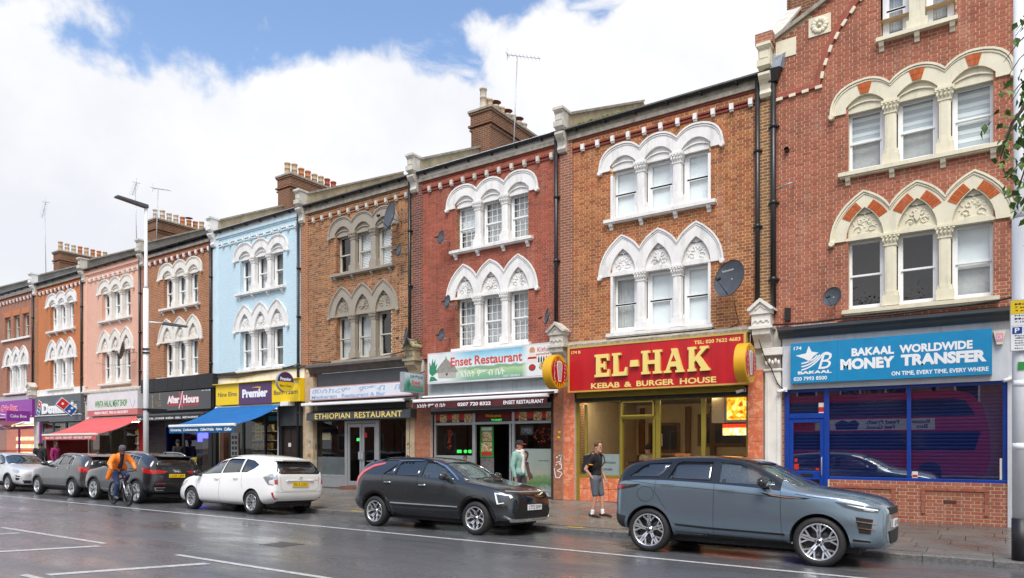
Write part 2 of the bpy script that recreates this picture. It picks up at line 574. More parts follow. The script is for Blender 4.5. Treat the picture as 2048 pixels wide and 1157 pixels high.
M['coping']=plain('lichened_coping',(0.34,0.31,0.25),0.9,var=0.4,scale=6,dirt=0.4,bumpy=0.3)
M['lead']=plain('lead_flashing',(0.28,0.31,0.35),0.45,metal=0.3,var=0.25,scale=6)
M['moss']=plain('moss',(0.13,0.19,0.02),0.95,var=0.5,scale=20,bumpy=0.6)
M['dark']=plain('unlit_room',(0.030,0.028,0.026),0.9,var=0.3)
M['room']=plain('dim_room_wall',(0.11,0.10,0.09),0.9,var=0.3)
M['blind']=plain('white_roller_blind',(0.86,0.90,0.90),0.8,var=0.03)
M['blind_stripe']=plain('grey_blind_band',(0.52,0.58,0.60),0.8,var=0.03)
M['curtain']=plain('net_curtain',(0.55,0.56,0.55),0.9,var=0.15,scale=9)
M['curtain_dark']=plain('lined_curtain',(0.17,0.16,0.15),0.9,var=0.3,scale=9)
M['black']=plain('black_paint',(0.012,0.012,0.013),0.45,var=0.2)
M['black_gloss']=plain('black_gloss',(0.008,0.008,0.009),0.12,var=0.1,coat=0.6)
M['charcoal']=plain('charcoal_paint',(0.055,0.06,0.065),0.45,var=0.15,dirt=0.1)
M['alu']=plain('aluminium_frame',(0.42,0.44,0.45),0.38,metal=0.6,var=0.1)
M['grey_metal']=plain('galvanised_steel',(0.42,0.45,0.47),0.45,metal=0.5,var=0.15,scale=5,dirt=0.12)
M['dish']=plain('grey_dish_paint',(0.075,0.085,0.10),0.45,var=0.2,scale=6)
M['white']=plain('white_print',(0.80,0.81,0.81),0.5,var=0.02)
M['rubber']=plain('tyre_rubber',(0.016,0.016,0.017),0.7,var=0.3,scale=20)
M['plastic']=plain('black_plastic',(0.02,0.021,0.022),0.5,var=0.2)
M['chrome']=plain('bright_metal',(0.75,0.76,0.78),0.14,metal=1.0,var=0.05)
M['rim']=plain('silver_alloy',(0.62,0.63,0.64),0.28,metal=0.8,var=0.08)
M['rim_dark']=plain('dark_alloy',(0.03,0.03,0.033),0.3,metal=0.4,var=0.1)
M['glass']=glass_mat('window_glass',(0.93,0.96,0.96),1.75,wob=0.04)
M['shop_glass']=glass_mat('shop_glass',(0.88,0.92,0.92),1.55,wob=0.015)
M['dark_shop_glass']=glass_mat('tinted_shop_glass',(0.62,0.64,0.70),2.7,wob=0.015)
M['frost']=plain('frosted_film',(0.36,0.40,0.38),0.45,var=0.10)
M['pot_buff']=plain('buff_clay',(0.52,0.38,0.24),0.85,var=0.2,dirt=0.35)
M['pot_orange']=plain('orange_clay',(0.50,0.20,0.08),0.85,var=0.2,dirt=0.35)
M['pot_red']=plain('red_clay',(0.36,0.07,0.035),0.8,var=0.2,dirt=0.25)
M['pot_pale']=plain('pale_clay',(0.55,0.47,0.38),0.85,var=0.2,dirt=0.35)
M['rust']=plain('rusty_iron',(0.20,0.055,0.02),0.85,var=0.4,scale=14)
# ======================================================================= ground
FY = 17.5                # the plane of the shop fronts
KY = 12.95               # the kerb line
def road_z(y):
 return 0.0 if y <= 10.4 else -(y - 10.4) * 0.0353
def front_z(x):
 """pavement level along the foot of the buildings"""
 if x > -4.5: return 0.10
 if x > -9.0: return 0.10 + (-4.5 - x) / 4.5 * 0.12
 return 0.22
def pave_z(x, y):
 t = min(1, max(0, (y - KY) / (FY - KY)))
 return 0.03 + (front_z(x) - 0.03) * t
def strip(name, m, xs, prof, kind='structure', z=None):
 """sheet made of columns xs and rows of y"""
 b = MB()
 vs_ = [(x, y, z(x, y)) for y in prof for x in xs]
 n = len(xs)
 b.add(vs_,[(j*n+i,j*n+i+1,(j+1)*n+i+1,(j+1)*n+i) for j in range(len(prof)-1) for i in range(n-1)])
 o = b.build(name, m)
 o['kind'] = kind
 return o
# wet asphalt
m, nt, N, L, B = new_mat('wet_asphalt')
g1 = wpos(nt, 150, 3, 0.7)
g2 = wpos(nt, 0.7, 6, 0.62, (0.45, 1.6, 1))
g3 = wpos(nt, 7, 5, 0.7)
c=ramp_of(nt,g1,[(0.3,(0.068,0.069,0.073)),(0.72,(0.21,0.211,0.217))])
c=mix_col(nt,maprange(nt,g2,0.35,0.7),c,(0.06,0.061,0.066))
pt = wpos(nt, 0.22, 3, 0.5, (0.6, 1.8, 1))
c=mix_col(nt,maprange(nt,pt,0.50,0.60,0,0.35),c,(0.04,0.041,0.043))
st_ = wpos(nt, 2.3, 7, 0.75)
c=mix_col(nt,maprange(nt,st_,0.6,0.72,0,0.22),c,(0.018,0.018,0.02))
L.new(c, B.inputs['Base Color'])
r=mix_col(nt,maprange(nt,g2,0.40,0.62),(0.22,0.22,0.22),(0.55,0.55,0.55))
r2=mix_col(nt,maprange(nt,g3,0.4,0.7),r,(0.33,0.33,0.33))
L.new(r2, B.inputs['Roughness'])
B.inputs['Specular IOR Level'].default_value = 0.62
bn = nd(nt, 'ShaderNodeMath', operation='ADD')
L.new(g1, bn.inputs[0]); L.new(g3, bn.inputs[1])
bump(nt, B, bn.outputs[0], 0.16, 0.008)
B.inputs['Coat Weight'].default_value = 0.75
B.inputs['Coat IOR'].default_value = 1.4
L.new(maprange(nt,g2,0.35,0.65,0.13,0.40),B.inputs['Coat Roughness'])
M['asphalt'] = m
M['ground']=plain('distant_ground',(0.10,0.10,0.09),0.9,var=0.2,scale=0.3)
M['paint_line']=plain('worn_white_road_paint',(0.52,0.52,0.50),0.4,var=0.35,scale=12,dirt=0.55)
M['paint_faint']=plain('worn_thin_road_paint',(0.33,0.33,0.32),0.4,var=0.5,scale=14,dirt=0.6)
M['paint_yellow']=plain('worn_yellow_paint',(0.60,0.40,0.03),0.5,var=0.3,scale=12,dirt=0.4)
M['kerb']=plain('wet_granite_kerb',(0.15,0.145,0.14),0.42,var=0.55,scale=28,bumpy=0.5,dirt=0.3)
strip('ground',M['ground'],[-420,-200,-60,60,200,420],[-300,-100,-12,60,160,420],z=lambda x,y:-0.35)
strip('road',M['asphalt'],[-200,-100,-60,-40,-30,-20,-10,-5,0,5,15,60,150],[-13,-6,0,4,8,10.4,11.6,KY],z=lambda x,y:road_z(y))
strip('pavement_bed',plain('dark_joint_sand',(0.045,0.042,0.038),0.7,var=0.3),[-200,-60,-49.65,-32.7,-15.75,-9.0,-4.5,1.2,60,150],[KY+0.02,14.5,16.0,17.8],
 z=lambda x, y: pave_z(x, y) - 0.035)
# kerb stones
kerb = empty('kerb', (0, KY, 0))
kerb['kind'] = 'structure'
rnd = random.Random(3)
x = 10.0
while x > -60:
 l = rnd.uniform(0.82, 0.98)
 b = MB()
 j = rnd.uniform(-0.006, 0.006)
 z1 = 0.028 + j
 a = 0.022
 prof=[(KY-0.002+j,-0.16),(KY-0.002+j,z1-a),(KY+a*0.4+j,z1-a*0.3),(KY+a+j,z1),(KY+0.27,z1+0.004),(KY+0.27,-0.16)]
 b.prism([(p[0],p[1]) for p in prof],x-l+0.004,x-0.004,axis='x')
 b.build('kerb_stone', M['kerb'], kerb)
 x -= l
# paving slabs, in courses parallel to the kerb
sm, nt, N, L, B = new_mat('wet_paving_slab')
oi=nd(nt,'ShaderNodeObjectInfo');g=nd(nt,'ShaderNodeNewGeometry')
ad=nd(nt,'ShaderNodeMath',operation='ADD');L.new(oi.outputs['Random'],ad.inputs[0]);L.new(g.outputs['Random Per Island'],ad.inputs[1])
fr=nd(nt,'ShaderNodeMath',operation='FRACT');L.new(ad.outputs[0],fr.inputs[0])
c=ramp_of(nt,fr.outputs[0],[(0.0,(0.125,0.115,0.10)),(0.35,(0.165,0.145,0.12)),(0.6,(0.12,0.115,0.108)),(0.85,(0.19,0.155,0.12)),(1.0,(0.145,0.13,0.11))])
w = wpos(nt, 1.1, 6, 0.7)
c=mix_col(nt,maprange(nt,w,0.42,0.66,0,0.5),c,(0.055,0.05,0.045))
w3 = wpos(nt, 60, 4, 0.7)
c=mix_col(nt,maprange(nt,w3,0.45,0.7,0,0.35),c,(0.30,0.27,0.23))
L.new(c, B.inputs['Base Color'])
L.new(maprange(nt,w,0.38,0.62,0.5,0.2),B.inputs['Roughness'])
bump(nt, B, w3, 0.2, 0.004)
M['slab'] = sm
slabs = []
rows=[KY+0.28,KY+0.78,KY+1.38,KY+1.98,KY+2.73,KY+3.33,KY+3.93,FY+0.05]
for ri in range(len(rows) - 1):
 y0, y1 = rows[ri], rows[ri + 1]
 x = 6.0 + rnd.uniform(0, 0.4)
 while x > -52:
  w_ = 0.9 if ri != 3 else 0.6
  if rnd.random() < 0.12: w_ *= 0.66
  slabs.append((x - w_, x, y0, y1))
  x -= w_
slabs.sort(key=lambda s_:math.hypot((s_[0]+s_[1])/2,(s_[2]+s_[3])/2)+(100 if s_[0]>1.2 else 0))
pav = empty('pavement', (0, KY, 0))
pav['kind'] = 'structure'
def slab_geo(b, s_):
 x0, x1, y0, y1 = s_
 g_ = 0.005
 jz = [rnd.uniform(-0.0035, 0.0035) for _ in range(4)]
 c_=[(x0+g_,y0+g_),(x1-g_,y0+g_),(x1-g_,y1-g_),(x0+g_,y1-g_)]
 b.hexa([(p[0],p[1],pave_z(p[0],p[1])-0.05) for p in c_]+[(p[0],p[1],pave_z(p[0],p[1])+j_) for p,j_ in zip(c_,jz)])
for s_ in slabs[:290]:
 b=MB();slab_geo(b,s_);b.build('paving_slab',M['slab'],pav)
b = MB()
for s_ in slabs[290:]: slab_geo(b, s_)
b.build('paving_slabs', M['slab'], pav, kind='stuff')
def road_mark(name, poly, m, label=None):
 b = MB()
 b.add([(p[0],p[1],road_z(p[1])+0.004) for p in poly],[tuple(range(len(poly)))])
 o = b.build(name, m)
 o['kind'] = 'structure'
 return o
road_mark('lane_line',[(-70,10.30),(14,10.28),(14,10.38),(-70,10.40)],M['paint_line'])
for k in range(-14, 6):
 x0 = -5.42 + k * 1.22
 road_mark('parking_mark',[(x0,11.005),(x0+0.52,11.005),(x0+0.52,11.035),(x0,11.035)],M['paint_faint'])
for a,b_ in((-30.5,-26.0),(-24.0,-19.6),(-17.6,-13.14),(-10.85,-6.4),(-4.2,0.2),(2.5,7)):
 road_mark('centre_line',[(a,6.29),(b_,6.29),(b_,6.39),(a,6.39)],M['paint_line'])
for a,b_ in((-24.0,-19.6),(-17.5,-13.1),(-10.9,-6.4),(-4.2,0.2)):
 road_mark('centre_line',[(a,4.13),(b_,4.13),(b_,4.23),(a,4.23)],M['paint_line'])
for k in range(-5, 5):
 x0 = -10.72 + k * 3.25
 road_mark('hatch_line',[(x0,4.36),(x0+0.20,4.36),(x0+1.16,6.13),(x0+0.96,6.13)],M['paint_line'])
# drain cover in the lane
b = MB()
for i in range(7):
 b.box(-10.72+i*0.085,-10.665+i*0.085,7.86,8.24,0.0,0.006)
b.box(-10.76,-10.10,7.82,7.855,0,0.007);b.box(-10.76,-10.10,8.245,8.28,0,0.007)
tag(b.build('drain_cover',plain('cast_iron',(0.16,0.16,0.16),0.35,metal=0.7,var=0.3)),'slotted iron drain cover set in the wet road lane','drain cover')
for x0 in (-14.05, -7.45):
 o=MB().add([(x0,KY-0.01+0.02,0.036),(x0+0.42,KY+0.02,0.036),(x0+0.47,KY+0.13,0.037),(x0+0.05,KY+0.13,0.037)],[(0,1,2,3)]).build('yellow_kerb_mark',M['paint_yellow'])
 o['kind'] = 'structure'
# ======================================================================= the terrace
PITCH = 5.65
PARTY=lambda k:-4.45-PITCH*k# party wall to the LEFT of building k
def arc_pts(cx, cz, r, a0, a1, n):
 return[(cx+r*cos(radians(a0+(a1-a0)*i/n)),cz+r*sin(radians(a0+(a1-a0)*i/n))) for i in range(n+1)]
def curve3(p0, p1, p2, n=7):
 """quadratic bezier"""
 return[((1-t)**2*p0[0]+2*t*(1-t)*p1[0]+t*t*p2[0],(1-t)**2*p0[1]+2*t*(1-t)*p1[1]+t*t*p2[1]) for t in[i/n for i in range(n+1)]]
OX = 1.02      # spacing of the lights in a group of three
HW = 0.36      # half width of a light
# --- first floor hood: three pointed arches
F1_OUT=(curve3((-1.72,6.40),(-1.70,7.08),(-1.04,7.47))+curve3((-1.04,7.47),(-0.66,7.30),(-0.52,7.03))[1:]
  +curve3((-0.52,7.03),(-0.36,7.32),(0.0,7.47))[1:]+curve3((0.0,7.47),(0.36,7.32),(0.52,7.03))[1:]
  +curve3((0.52,7.03),(0.66,7.30),(1.04,7.47))[1:]+curve3((1.04,7.47),(1.70,7.08),(1.72,6.40))[1:])
def f1_in(c):
 return curve3((c+HW+0.02,6.44),(c+HW,6.86),(c,7.11),6)+curve3((c,7.11),(c-HW,6.86),(c-HW-0.02,6.44),6)[1:]
F1_POLY=F1_OUT+[(1.40,6.40)]+f1_in(OX)+f1_in(0)+f1_in(-OX)+[(-1.40,6.40)]
# --- second floor hood: three round arches
F2_OUT=(curve3((-1.72,9.30),(-1.72,9.95),(-1.02,9.97))+curve3((-1.02,9.97),(-0.72,9.97),(-0.52,9.74))[1:]
  +curve3((-0.52,9.74),(-0.30,9.98),(0.0,9.98))[1:]+curve3((0.0,9.98),(0.30,9.98),(0.52,9.74))[1:]
  +curve3((0.52,9.74),(0.72,9.97),(1.02,9.97))[1:]+curve3((1.02,9.97),(1.72,9.95),(1.72,9.30))[1:])
def f2_in(c):
 return[(c+HW+0.02,9.36)]+curve3((c+HW+0.02,9.42),(c+0.2,9.64),(c,9.64),5)+curve3((c,9.64),(c-0.2,9.64),(c-HW-0.02,9.42),5)[1:]+[(c-HW-0.02,9.36)]
F2_POLY=F2_OUT+[(1.40,9.30),(1.40,9.36)]+f2_in(OX)+f2_in(0)+f2_in(-OX)+[(-1.40,9.36),(-1.40,9.30)]
def hood_mesh(poly, out, z_end):
 b = MB()
 b.prism(poly, -0.045, 0.04)
 b.sweep(out, 0.045, -0.080, -0.045)
 b.sweep([(p[0]*0.985,p[1]-0.055) for p in out],0.03,-0.062,-0.045)
 for s in (-1, 1):
  b.lathe([(0.0,-0.12),(0.055,-0.12),(0.07,-0.09),(0.055,0.0)],(s*1.70,0,z_end-0.03),10,axis='y')
  b.box(s*1.70-0.06,s*1.70+0.06,-0.09,0.0,z_end-0.02,z_end+0.02)
 return b.mesh('hood', sharp=40)
HOOD1 = hood_mesh(F1_POLY, F1_OUT, 6.40)
HOOD2 = hood_mesh(F2_POLY, F2_OUT, 9.30)
# tympanum plates behind the arches
b = MB()
b.prism([(-0.40,6.40),(0.40,6.40)]+[(p[0]*1.05,p[1]+0.02) for p in f1_in(0)],0.035,0.10)
b.prism([(-0.40,6.40)]+curve3((-0.40,6.44),(0,6.62),(0.40,6.44),6)+[(0.40,6.40)],-0.02,0.03)
TYMP1 = b.mesh('tympanum')
b = MB()
b.prism([(-0.40,9.30),(0.40,9.30),(0.40,9.44),(0.2,9.66),(-0.2,9.66),(-0.40,9.44)],0.035,0.10)
b.sweep([(-0.37,9.34)]+curve3((-0.37,9.40),(0,9.60),(0.37,9.40),6)+[(0.37,9.34)],0.03,0.0,0.036)
TYMP2 = b.mesh('tympanum')
def relief_mesh(kind):
 """carved foliage in the pointed head"""
 b = MB()
 rr = random.Random(kind)
 def leaf(x, z, a, l, w):
  ca, sa = cos(a), sin(a)
  pts=[(0,0),(l*.3,w),(l*.7,w*.8),(l,0),(l*.7,-w*.8),(l*.3,-w)]
  q=[(x+p[0]*ca-p[1]*sa,z+p[0]*sa+p[1]*ca) for p in pts]
  m_ = (x + l * .45 * ca, z + l * .45 * sa)
  b.add([(p[0],0.034,p[1]) for p in q]+[(m_[0],0.010,m_[1])],[(i,(i+1)%6,6) for i in range(6)],True)
 for s in (-1, 1):
  for(cx,cz,r,a0,a1) in((s*0.13,6.63,0.085,0,300),(s*0.10,6.80,0.06,90,380)):
   pts=[(cx+s*r*cos(radians(a))*(1-0.5*i/9),0.02,cz+r*sin(radians(a))*(1-0.5*i/9)) for i,a in enumerate([a0+(a1-a0)*i/9 for i in range(10)])]
   b.tube(pts, 0.009, 5)
  for i in range(9):
   x = s * rr.uniform(0.03, 0.24); z = rr.uniform(6.58, 6.84)
   leaf(x,z,rr.uniform(0,6.28),rr.uniform(.06,.10),rr.uniform(.018,.03))
 if kind == 1:
  b.prism([(-0.055,6.80),(-0.055,6.70),(0,6.62),(0.055,6.70),(0.055,6.80)],-0.02,0.03)
 for i in range(4):leaf(0,6.78+i*0.05,pi/2+(-.5,.5,-.2,.2)[i],0.08,0.025)
 return b.mesh('carving')
RELIEF = [relief_mesh(k) for k in (0, 1, 2)]
def pilaster_mesh(z0, z1):
 b = MB()
 w = 0.135
 # shaft with chamfered corners
 pr=lambda q,y:[(-q,0.16),(-q,-y*.35),(-q*.55,-y),(q*.55,-y),(q,-y*.35),(q,0.16)]
 b.prism(pr(w * 0.82, 0.02), z0 + 0.32, z1 - 0.24, axis='z')
 b.box(-w * 1.22, w * 1.22, -0.055, 0.16, z0, z0 + 0.22)
 b.prism(pr(w * 1.06, 0.045), z0 + 0.22, z0 + 0.32, axis='z')
 b.box(-w*0.98,w*0.98,-0.035,0.16,z1-0.27,z1-0.24)
 return b.mesh('pilaster')
def capital_mesh(z1):
 b = MB()
 w = 0.135
 b.hexa([(-w*.85,-.03,z1-.24),(w*.85,-.03,z1-.24),(w*.85,.15,z1-.24),(-w*.85,.15,z1-.24),
   (-w*1.25,-.07,z1-.05),(w*1.25,-.07,z1-.05),(w*1.25,.15,z1-.05),(-w*1.25,.15,z1-.05)])
 b.box(-w * 1.32, w * 1.32, -0.085, 0.15, z1 - 0.05, z1)
 for i in range(5):
  x = (i - 2) * w * 0.52
  b.ball((x, -0.055, z1 - 0.15), 0.032, 6, sc=(0.8, 0.8, 1.6))
  b.ball((x * 1.15, -0.085, z1 - 0.085), 0.026, 6)
 return b.mesh('capital')
PIL1, CAP1 = pilaster_mesh(4.85, 6.44), capital_mesh(6.44)
PIL2, CAP2 = pilaster_mesh(7.97, 9.36), capital_mesh(9.36)
def sill_mesh(z, x0, x1, brackets):
 b = MB()
 b.hexa([(x0,-0.15,z-0.115),(x1,-0.15,z-0.115),(x1,0.14,z-0.115),(x0,0.14,z-0.115),
   (x0,-0.15,z-0.03),(x1,-0.15,z-0.03),(x1,0.14,z+0.012),(x0,0.14,z+0.012)])
 b.box(x0 + 0.03, x1 - 0.03, -0.11, 0.0, z - 0.15, z - 0.115)
 return b.mesh('window_sill')
def bracket_mesh():
 b = MB()
 b.prism([(-0.12,0),(0.0,0),(0.0,-0.20),(-0.03,-0.19),(-0.045,-0.13),(-0.09,-0.10),(-0.11,-0.05)],-0.05,0.05,axis='x')
 return b.mesh('bracket')
SILL1 = sill_mesh(4.85, -1.47, 1.47, 0)
SILL2 = sill_mesh(7.97, -1.55, 1.55, 4)
BRACKET = bracket_mesh()
def sash_mesh(w, h, grid, style):
 """frame of one light, origin at bottom centre, front at y=0"""
 b = MB()
 t = 0.055 if style == 'sash' else 0.075
 d = 0.09
 x0, x1 = -w / 2, w / 2
 b.box(x0, x0 + t, 0, d, 0, h); b.box(x1 - t, x1, 0, d, 0, h)
 b.box(x0+t,x1-t,0,d,0,t*1.1);b.box(x0+t,x1-t,0,d,h-t,h)
 mid = h * 0.48
 s = 0.042 if style == 'sash' else 0.055
 # upper sash sits proud, lower sash set back
 def leafc(za, zb, y0):
  b.box(x0+t,x0+t+s,y0,y0+0.045,za,zb);b.box(x1-t-s,x1-t,y0,y0+0.045,za,zb)
  b.box(x0+t+s,x1-t-s,y0,y0+0.045,za,za+s);b.box(x0+t+s,x1-t-s,y0,y0+0.045,zb-s,zb)
  if grid:
   for i in range(1, 3):
    xx = x0 + t + s + (w - 2 * t - 2 * s) * i / 3
    b.box(xx-0.007,xx+0.007,y0+0.008,y0+0.03,za+s,zb-s)
   for i in range(1, 3):
    zz = za + s + (zb - za - 2 * s) * i / 3
    b.box(x0+t+s,x1-t-s,y0+0.010,y0+0.028,zz-0.007,zz+0.007)
 leafc(mid - 0.01, h - t, 0.012)
 leafc(t*1.1,mid+0.03,0.042 if style=='sash' else 0.012)
 return b.mesh('window')
def pane_mesh(w, h, part):
 b = MB()
 t = 0.08
 mid = h * 0.48
 za, zb = (mid + 0.01, h - t) if part else (t, mid)
 y = 0.035 if part else 0.06
 b.add([(-w/2+t,y,za),(w/2-t,y,za),(w/2-t,y,zb),(-w/2+t,y,zb)],[(0,1,2,3)])
 return b.mesh('pane')
_wc = {}
def window(parent,cx,z0,w,h,style,grid,fmat,inner,yset=0.17,rnd=random):
 k = (round(w, 3), round(h, 3), grid, style)
 if k not in _wc:_wc[k]=(sash_mesh(w,h,grid,style),pane_mesh(w,h,0),pane_mesh(w,h,1))
 o0 = origin_of(parent)
 wo=link_mesh('window',_wc[k][0],fmat,parent,Vector((cx,FY+yset,z0))-o0)
 for p in(1,2):link_mesh('pane',_wc[k][p],M['glass'],wo)
 x0, x1 = -w / 2 + 0.05, w / 2 - 0.05
 b = MB()
 if inner == 'blind':
  b.box(x0,x1,0.095,0.105,0.05,h-0.03);return tagp(b.build('blind',M['blind'],wo,local=True))
 if inner == 'halfblind':
  b.box(x0,x1,0.13,0.14,h*0.42,h-0.03);b.build('blind',M['blind'],wo,local=True)
  b=MB();b.box(x0,x1,0.20,0.21,0.05,h-0.03);b.build('curtain',M['curtain'],wo,local=True);return
 if inner == 'zebra':
  zb = 0.05
  n = 14
  for i in range(n):
   za = zb + (h - 0.1) * i / n
   b.cur = i % 2
   b.box(x0,x1,0.13+0.003*(i%2),0.14,za,za+(h-0.1)/n-0.004)
  b.build('blind',[M['blind'],M['blind_stripe']],wo,local=True);return
 if inner == 'zebra_half':
  n = 8
  for i in range(n):
   za = h * 0.5 + (h * 0.48) * i / n
   b.cur = i % 2
   b.box(x0,x1,0.13+0.003*(i%2),0.14,za,za+(h*0.48)/n-0.004)
  b.build('blind',[M['blind'],M['blind_stripe']],wo,local=True)
  b=MB();b.box(x0,x1,0.2,0.21,0.05,h-0.03);b.build('curtain',M['curtain'],wo,local=True);return
 if inner == 'shutters':
  n = 22
  for i in range(n):
   za = 0.06 + (h - 0.12) * i / n
   b.box(x0, x1, 0.11, 0.135, za, za + (h - 0.12) / n * 0.72)
  b.build('shutter', M['upvc'], wo, local=True); return
 if inner in ('curtain', 'drapes', 'darkcurtain'):
  mt=M['curtain_dark'] if inner=='darkcurtain' else M['curtain']
  if inner == 'curtain': spans = [(x0, x1)]
  else:spans=[(x0,x0+(x1-x0)*0.4),(x1-(x1-x0)*0.4,x1)]
  for (a, c_) in spans:
   n = 26
   pts=[(a+(c_-a)*i/n,0.17+0.022*sin(i*1.9+rnd.random())) for i in range(n+1)]
   vs_=[(p[0],p[1],0.04) for p in pts]+[(p[0],p[1],h-0.02) for p in pts]
   b.add(vs_,[(i,i+1,n+2+i,n+1+i) for i in range(n)],True)
  b.build('curtain', mt, wo, local=True)
def tagp(o): return o
def wall_with_holes(b,x0,x1,z0,z1,holes,y,m=0,depth=0.24,dm=None):
 xs=sorted({x0,x1}|{h[0] for h in holes}|{h[1] for h in holes})
 zs=sorted({z0,z1}|{h[2] for h in holes}|{h[3] for h in holes})
 for i in range(len(xs) - 1):
  for j in range(len(zs) - 1):
   cx, cz = (xs[i] + xs[i + 1]) / 2, (zs[j] + zs[j + 1]) / 2
   if any(h[0]<cx<h[1] and h[2]<cz<h[3] for h in holes):continue
   b.add([(xs[i],y,zs[j]),(xs[i+1],y,zs[j]),(xs[i+1],y,zs[j+1]),(xs[i],y,zs[j+1])],[(0,1,2,3)],m=m)
 for (a, c_, d_, e_) in holes:
  v=[(a,y,d_),(c_,y,d_),(c_,y,e_),(a,y,e_),(a,y+depth,d_),(c_,y+depth,d_),(c_,y+depth,e_),(a,y+depth,e_)]
  b.add(v,[(0,4,5,1),(3,2,6,7),(1,5,6,2),(0,3,7,4)],m=m if dm is None else dm)
def lay_bricks(x0,x1,z0,z1,holes,clipf=None,seed=1,yf=FY):
 """Flemish bond; returns list of (xa, xb, za, zb)"""
 out = []
 rr = random.Random(seed)
 H_, J = 0.075, 0.0155
 row = 0
 z = z0
 while z + 0.03 < z1:
  zt = min(z + H_ - J, z1)
  xx = x0 + (0 if row % 2 else -0.165)
  i = 0
  hs=[h for h in holes if h[2]<zt-0.005 and h[3]>z+0.005]
  while xx < x1:
   l = 0.2115 if (i % 2 == 0) else 0.099
   a, c_ = max(xx, x0), min(xx + l, x1)
   segs = [(a, c_)]
   for h in hs:
    ns = []
    for (s0, s1) in segs:
     if h[1] <= s0 or h[0] >= s1: ns.append((s0, s1)); continue
     if s0 < h[0]: ns.append((s0, h[0]))
     if s1 > h[1]: ns.append((h[1], s1))
    segs = ns
   if clipf:
    segs = [clipf(s0, s1, z, zt) for s0, s1 in segs]
    segs = [s_ for s_ in segs if s_]
   for (s0, s1) in segs:
    if s1 - s0 > 0.03: out.append((s0, s1, z, zt))
   xx += l + J
   i += 1
  z += H_
  row += 1
 return out
_bm = {}
def place_bricks(root,lst,mats,cam=(0,0),n_single=300,yf=FY,seed=5):
 """the nearest 300 as single bricks, the rest as one part"""
 rr = random.Random(seed)
 lst=sorted(lst,key=lambda q:q[0]**2+0*q[2]+(q[2]-1.76)**2*0.9)
 o0 = origin_of(root)
 for q in lst[:n_single]:
  key = (round(q[1] - q[0], 3), round(q[3] - q[2], 3))
  if key not in _bm:
   w, h = key
   b_=MB();b_.bbox(0,w,0,0.03,0,h,0.003);_bm[key]=b_.mesh('brick')
  link_mesh('brick',_bm[key],mats,root,Vector((q[0],yf-0.003+rr.uniform(-0.002,0.002),q[2]))-o0)
 b_ = MB()
 for q in lst[n_single:]:
  y = yf - 0.003 + rr.uniform(-0.002, 0.002)
  b_.add([(q[0],y,q[2]),(q[1],y,q[2]),(q[1],y,q[3]),(q[0],y,q[3]),(q[0],y+.02,q[2]),(q[1],y+.02,q[2]),(q[1],y+.02,q[3]),(q[0],y+.02,q[3])],
   [(0,1,2,3),(0,4,5,1),(3,2,6,7),(1,5,6,2),(0,3,7,4)])
 if b_.v: b_.build('brick_courses', mats, root, kind='stuff')
def window_group(root,cx,tm,floor,wins,fm,style,grid,hole=True,pil_mat=None,capm=None,relief_m=None,hood=True):
 o0 = origin_of(root)
 L0 = Vector((cx, FY, 0)) - o0
 if floor == 1:
  H,T,P,Cp,S,zz,hh=HOOD1,TYMP1,PIL1,CAP1,SILL1,4.86,1.58
 else:
  H,T,P,Cp,S,zz,hh=HOOD2,TYMP2,PIL2,CAP2,SILL2,7.98,1.38
 hm = link_mesh('hood_mould', H, tm, root, L0)
 for i in (-1, 0, 1):
  link_mesh('tympanum',T,tm,root,L0+Vector((i*OX,0,0)))
  if floor == 1:
   link_mesh('carved_foliage',RELIEF[(i+1) if i else 1],relief_m or tm,root,L0+Vector((i*OX,0,0)))
  window(root,cx+i*OX,zz,0.76,hh,style,grid,fm,wins[i+1])
 for s in (-1, 1):
  p_=link_mesh('pilaster',P,tm,root,L0+Vector((s*OX/2,0,0)))
  link_mesh('capital', Cp, capm or tm, p_)
 sl = link_mesh('window_sill', S, tm, root, L0)
 if floor == 2:
  for x_ in(-1.36,-0.48,0.48,1.36):link_mesh('bracket',BRACKET,tm,sl,(x_,0,7.97-0.115))
CONS = None
def console_mesh():
 """the scroll and cap at the eaves on a party wall; origin x at the wall's centre, y at the facade"""
 b = MB()
 pr=[(0,10.12),(-0.10,10.14),(-0.15,10.22),(-0.12,10.32),(-0.15,10.45),(-0.24,10.52),(-0.30,10.60),(-0.30,10.66),(-0.18,10.70),(-0.20,10.74),
  (-0.34,10.80),(-0.34,10.94),(-0.26,10.98),(-0.28,11.18),(-0.34,11.24),(-0.34,11.31),(0.12,11.31),(0.12,10.12)]
 b.prism(pr, -0.135, 0.135, axis='x')
 b.box(-0.165, 0.165, -0.36, 0.14, 11.27, 11.34)
 b.box(-0.15, 0.15, -0.345, -0.05, 10.80, 10.95)
 b.box(-0.10, 0.10, -0.30, -0.05, 11.00, 11.16)
 return b.mesh('console')
CONSOLE = console_mesh()
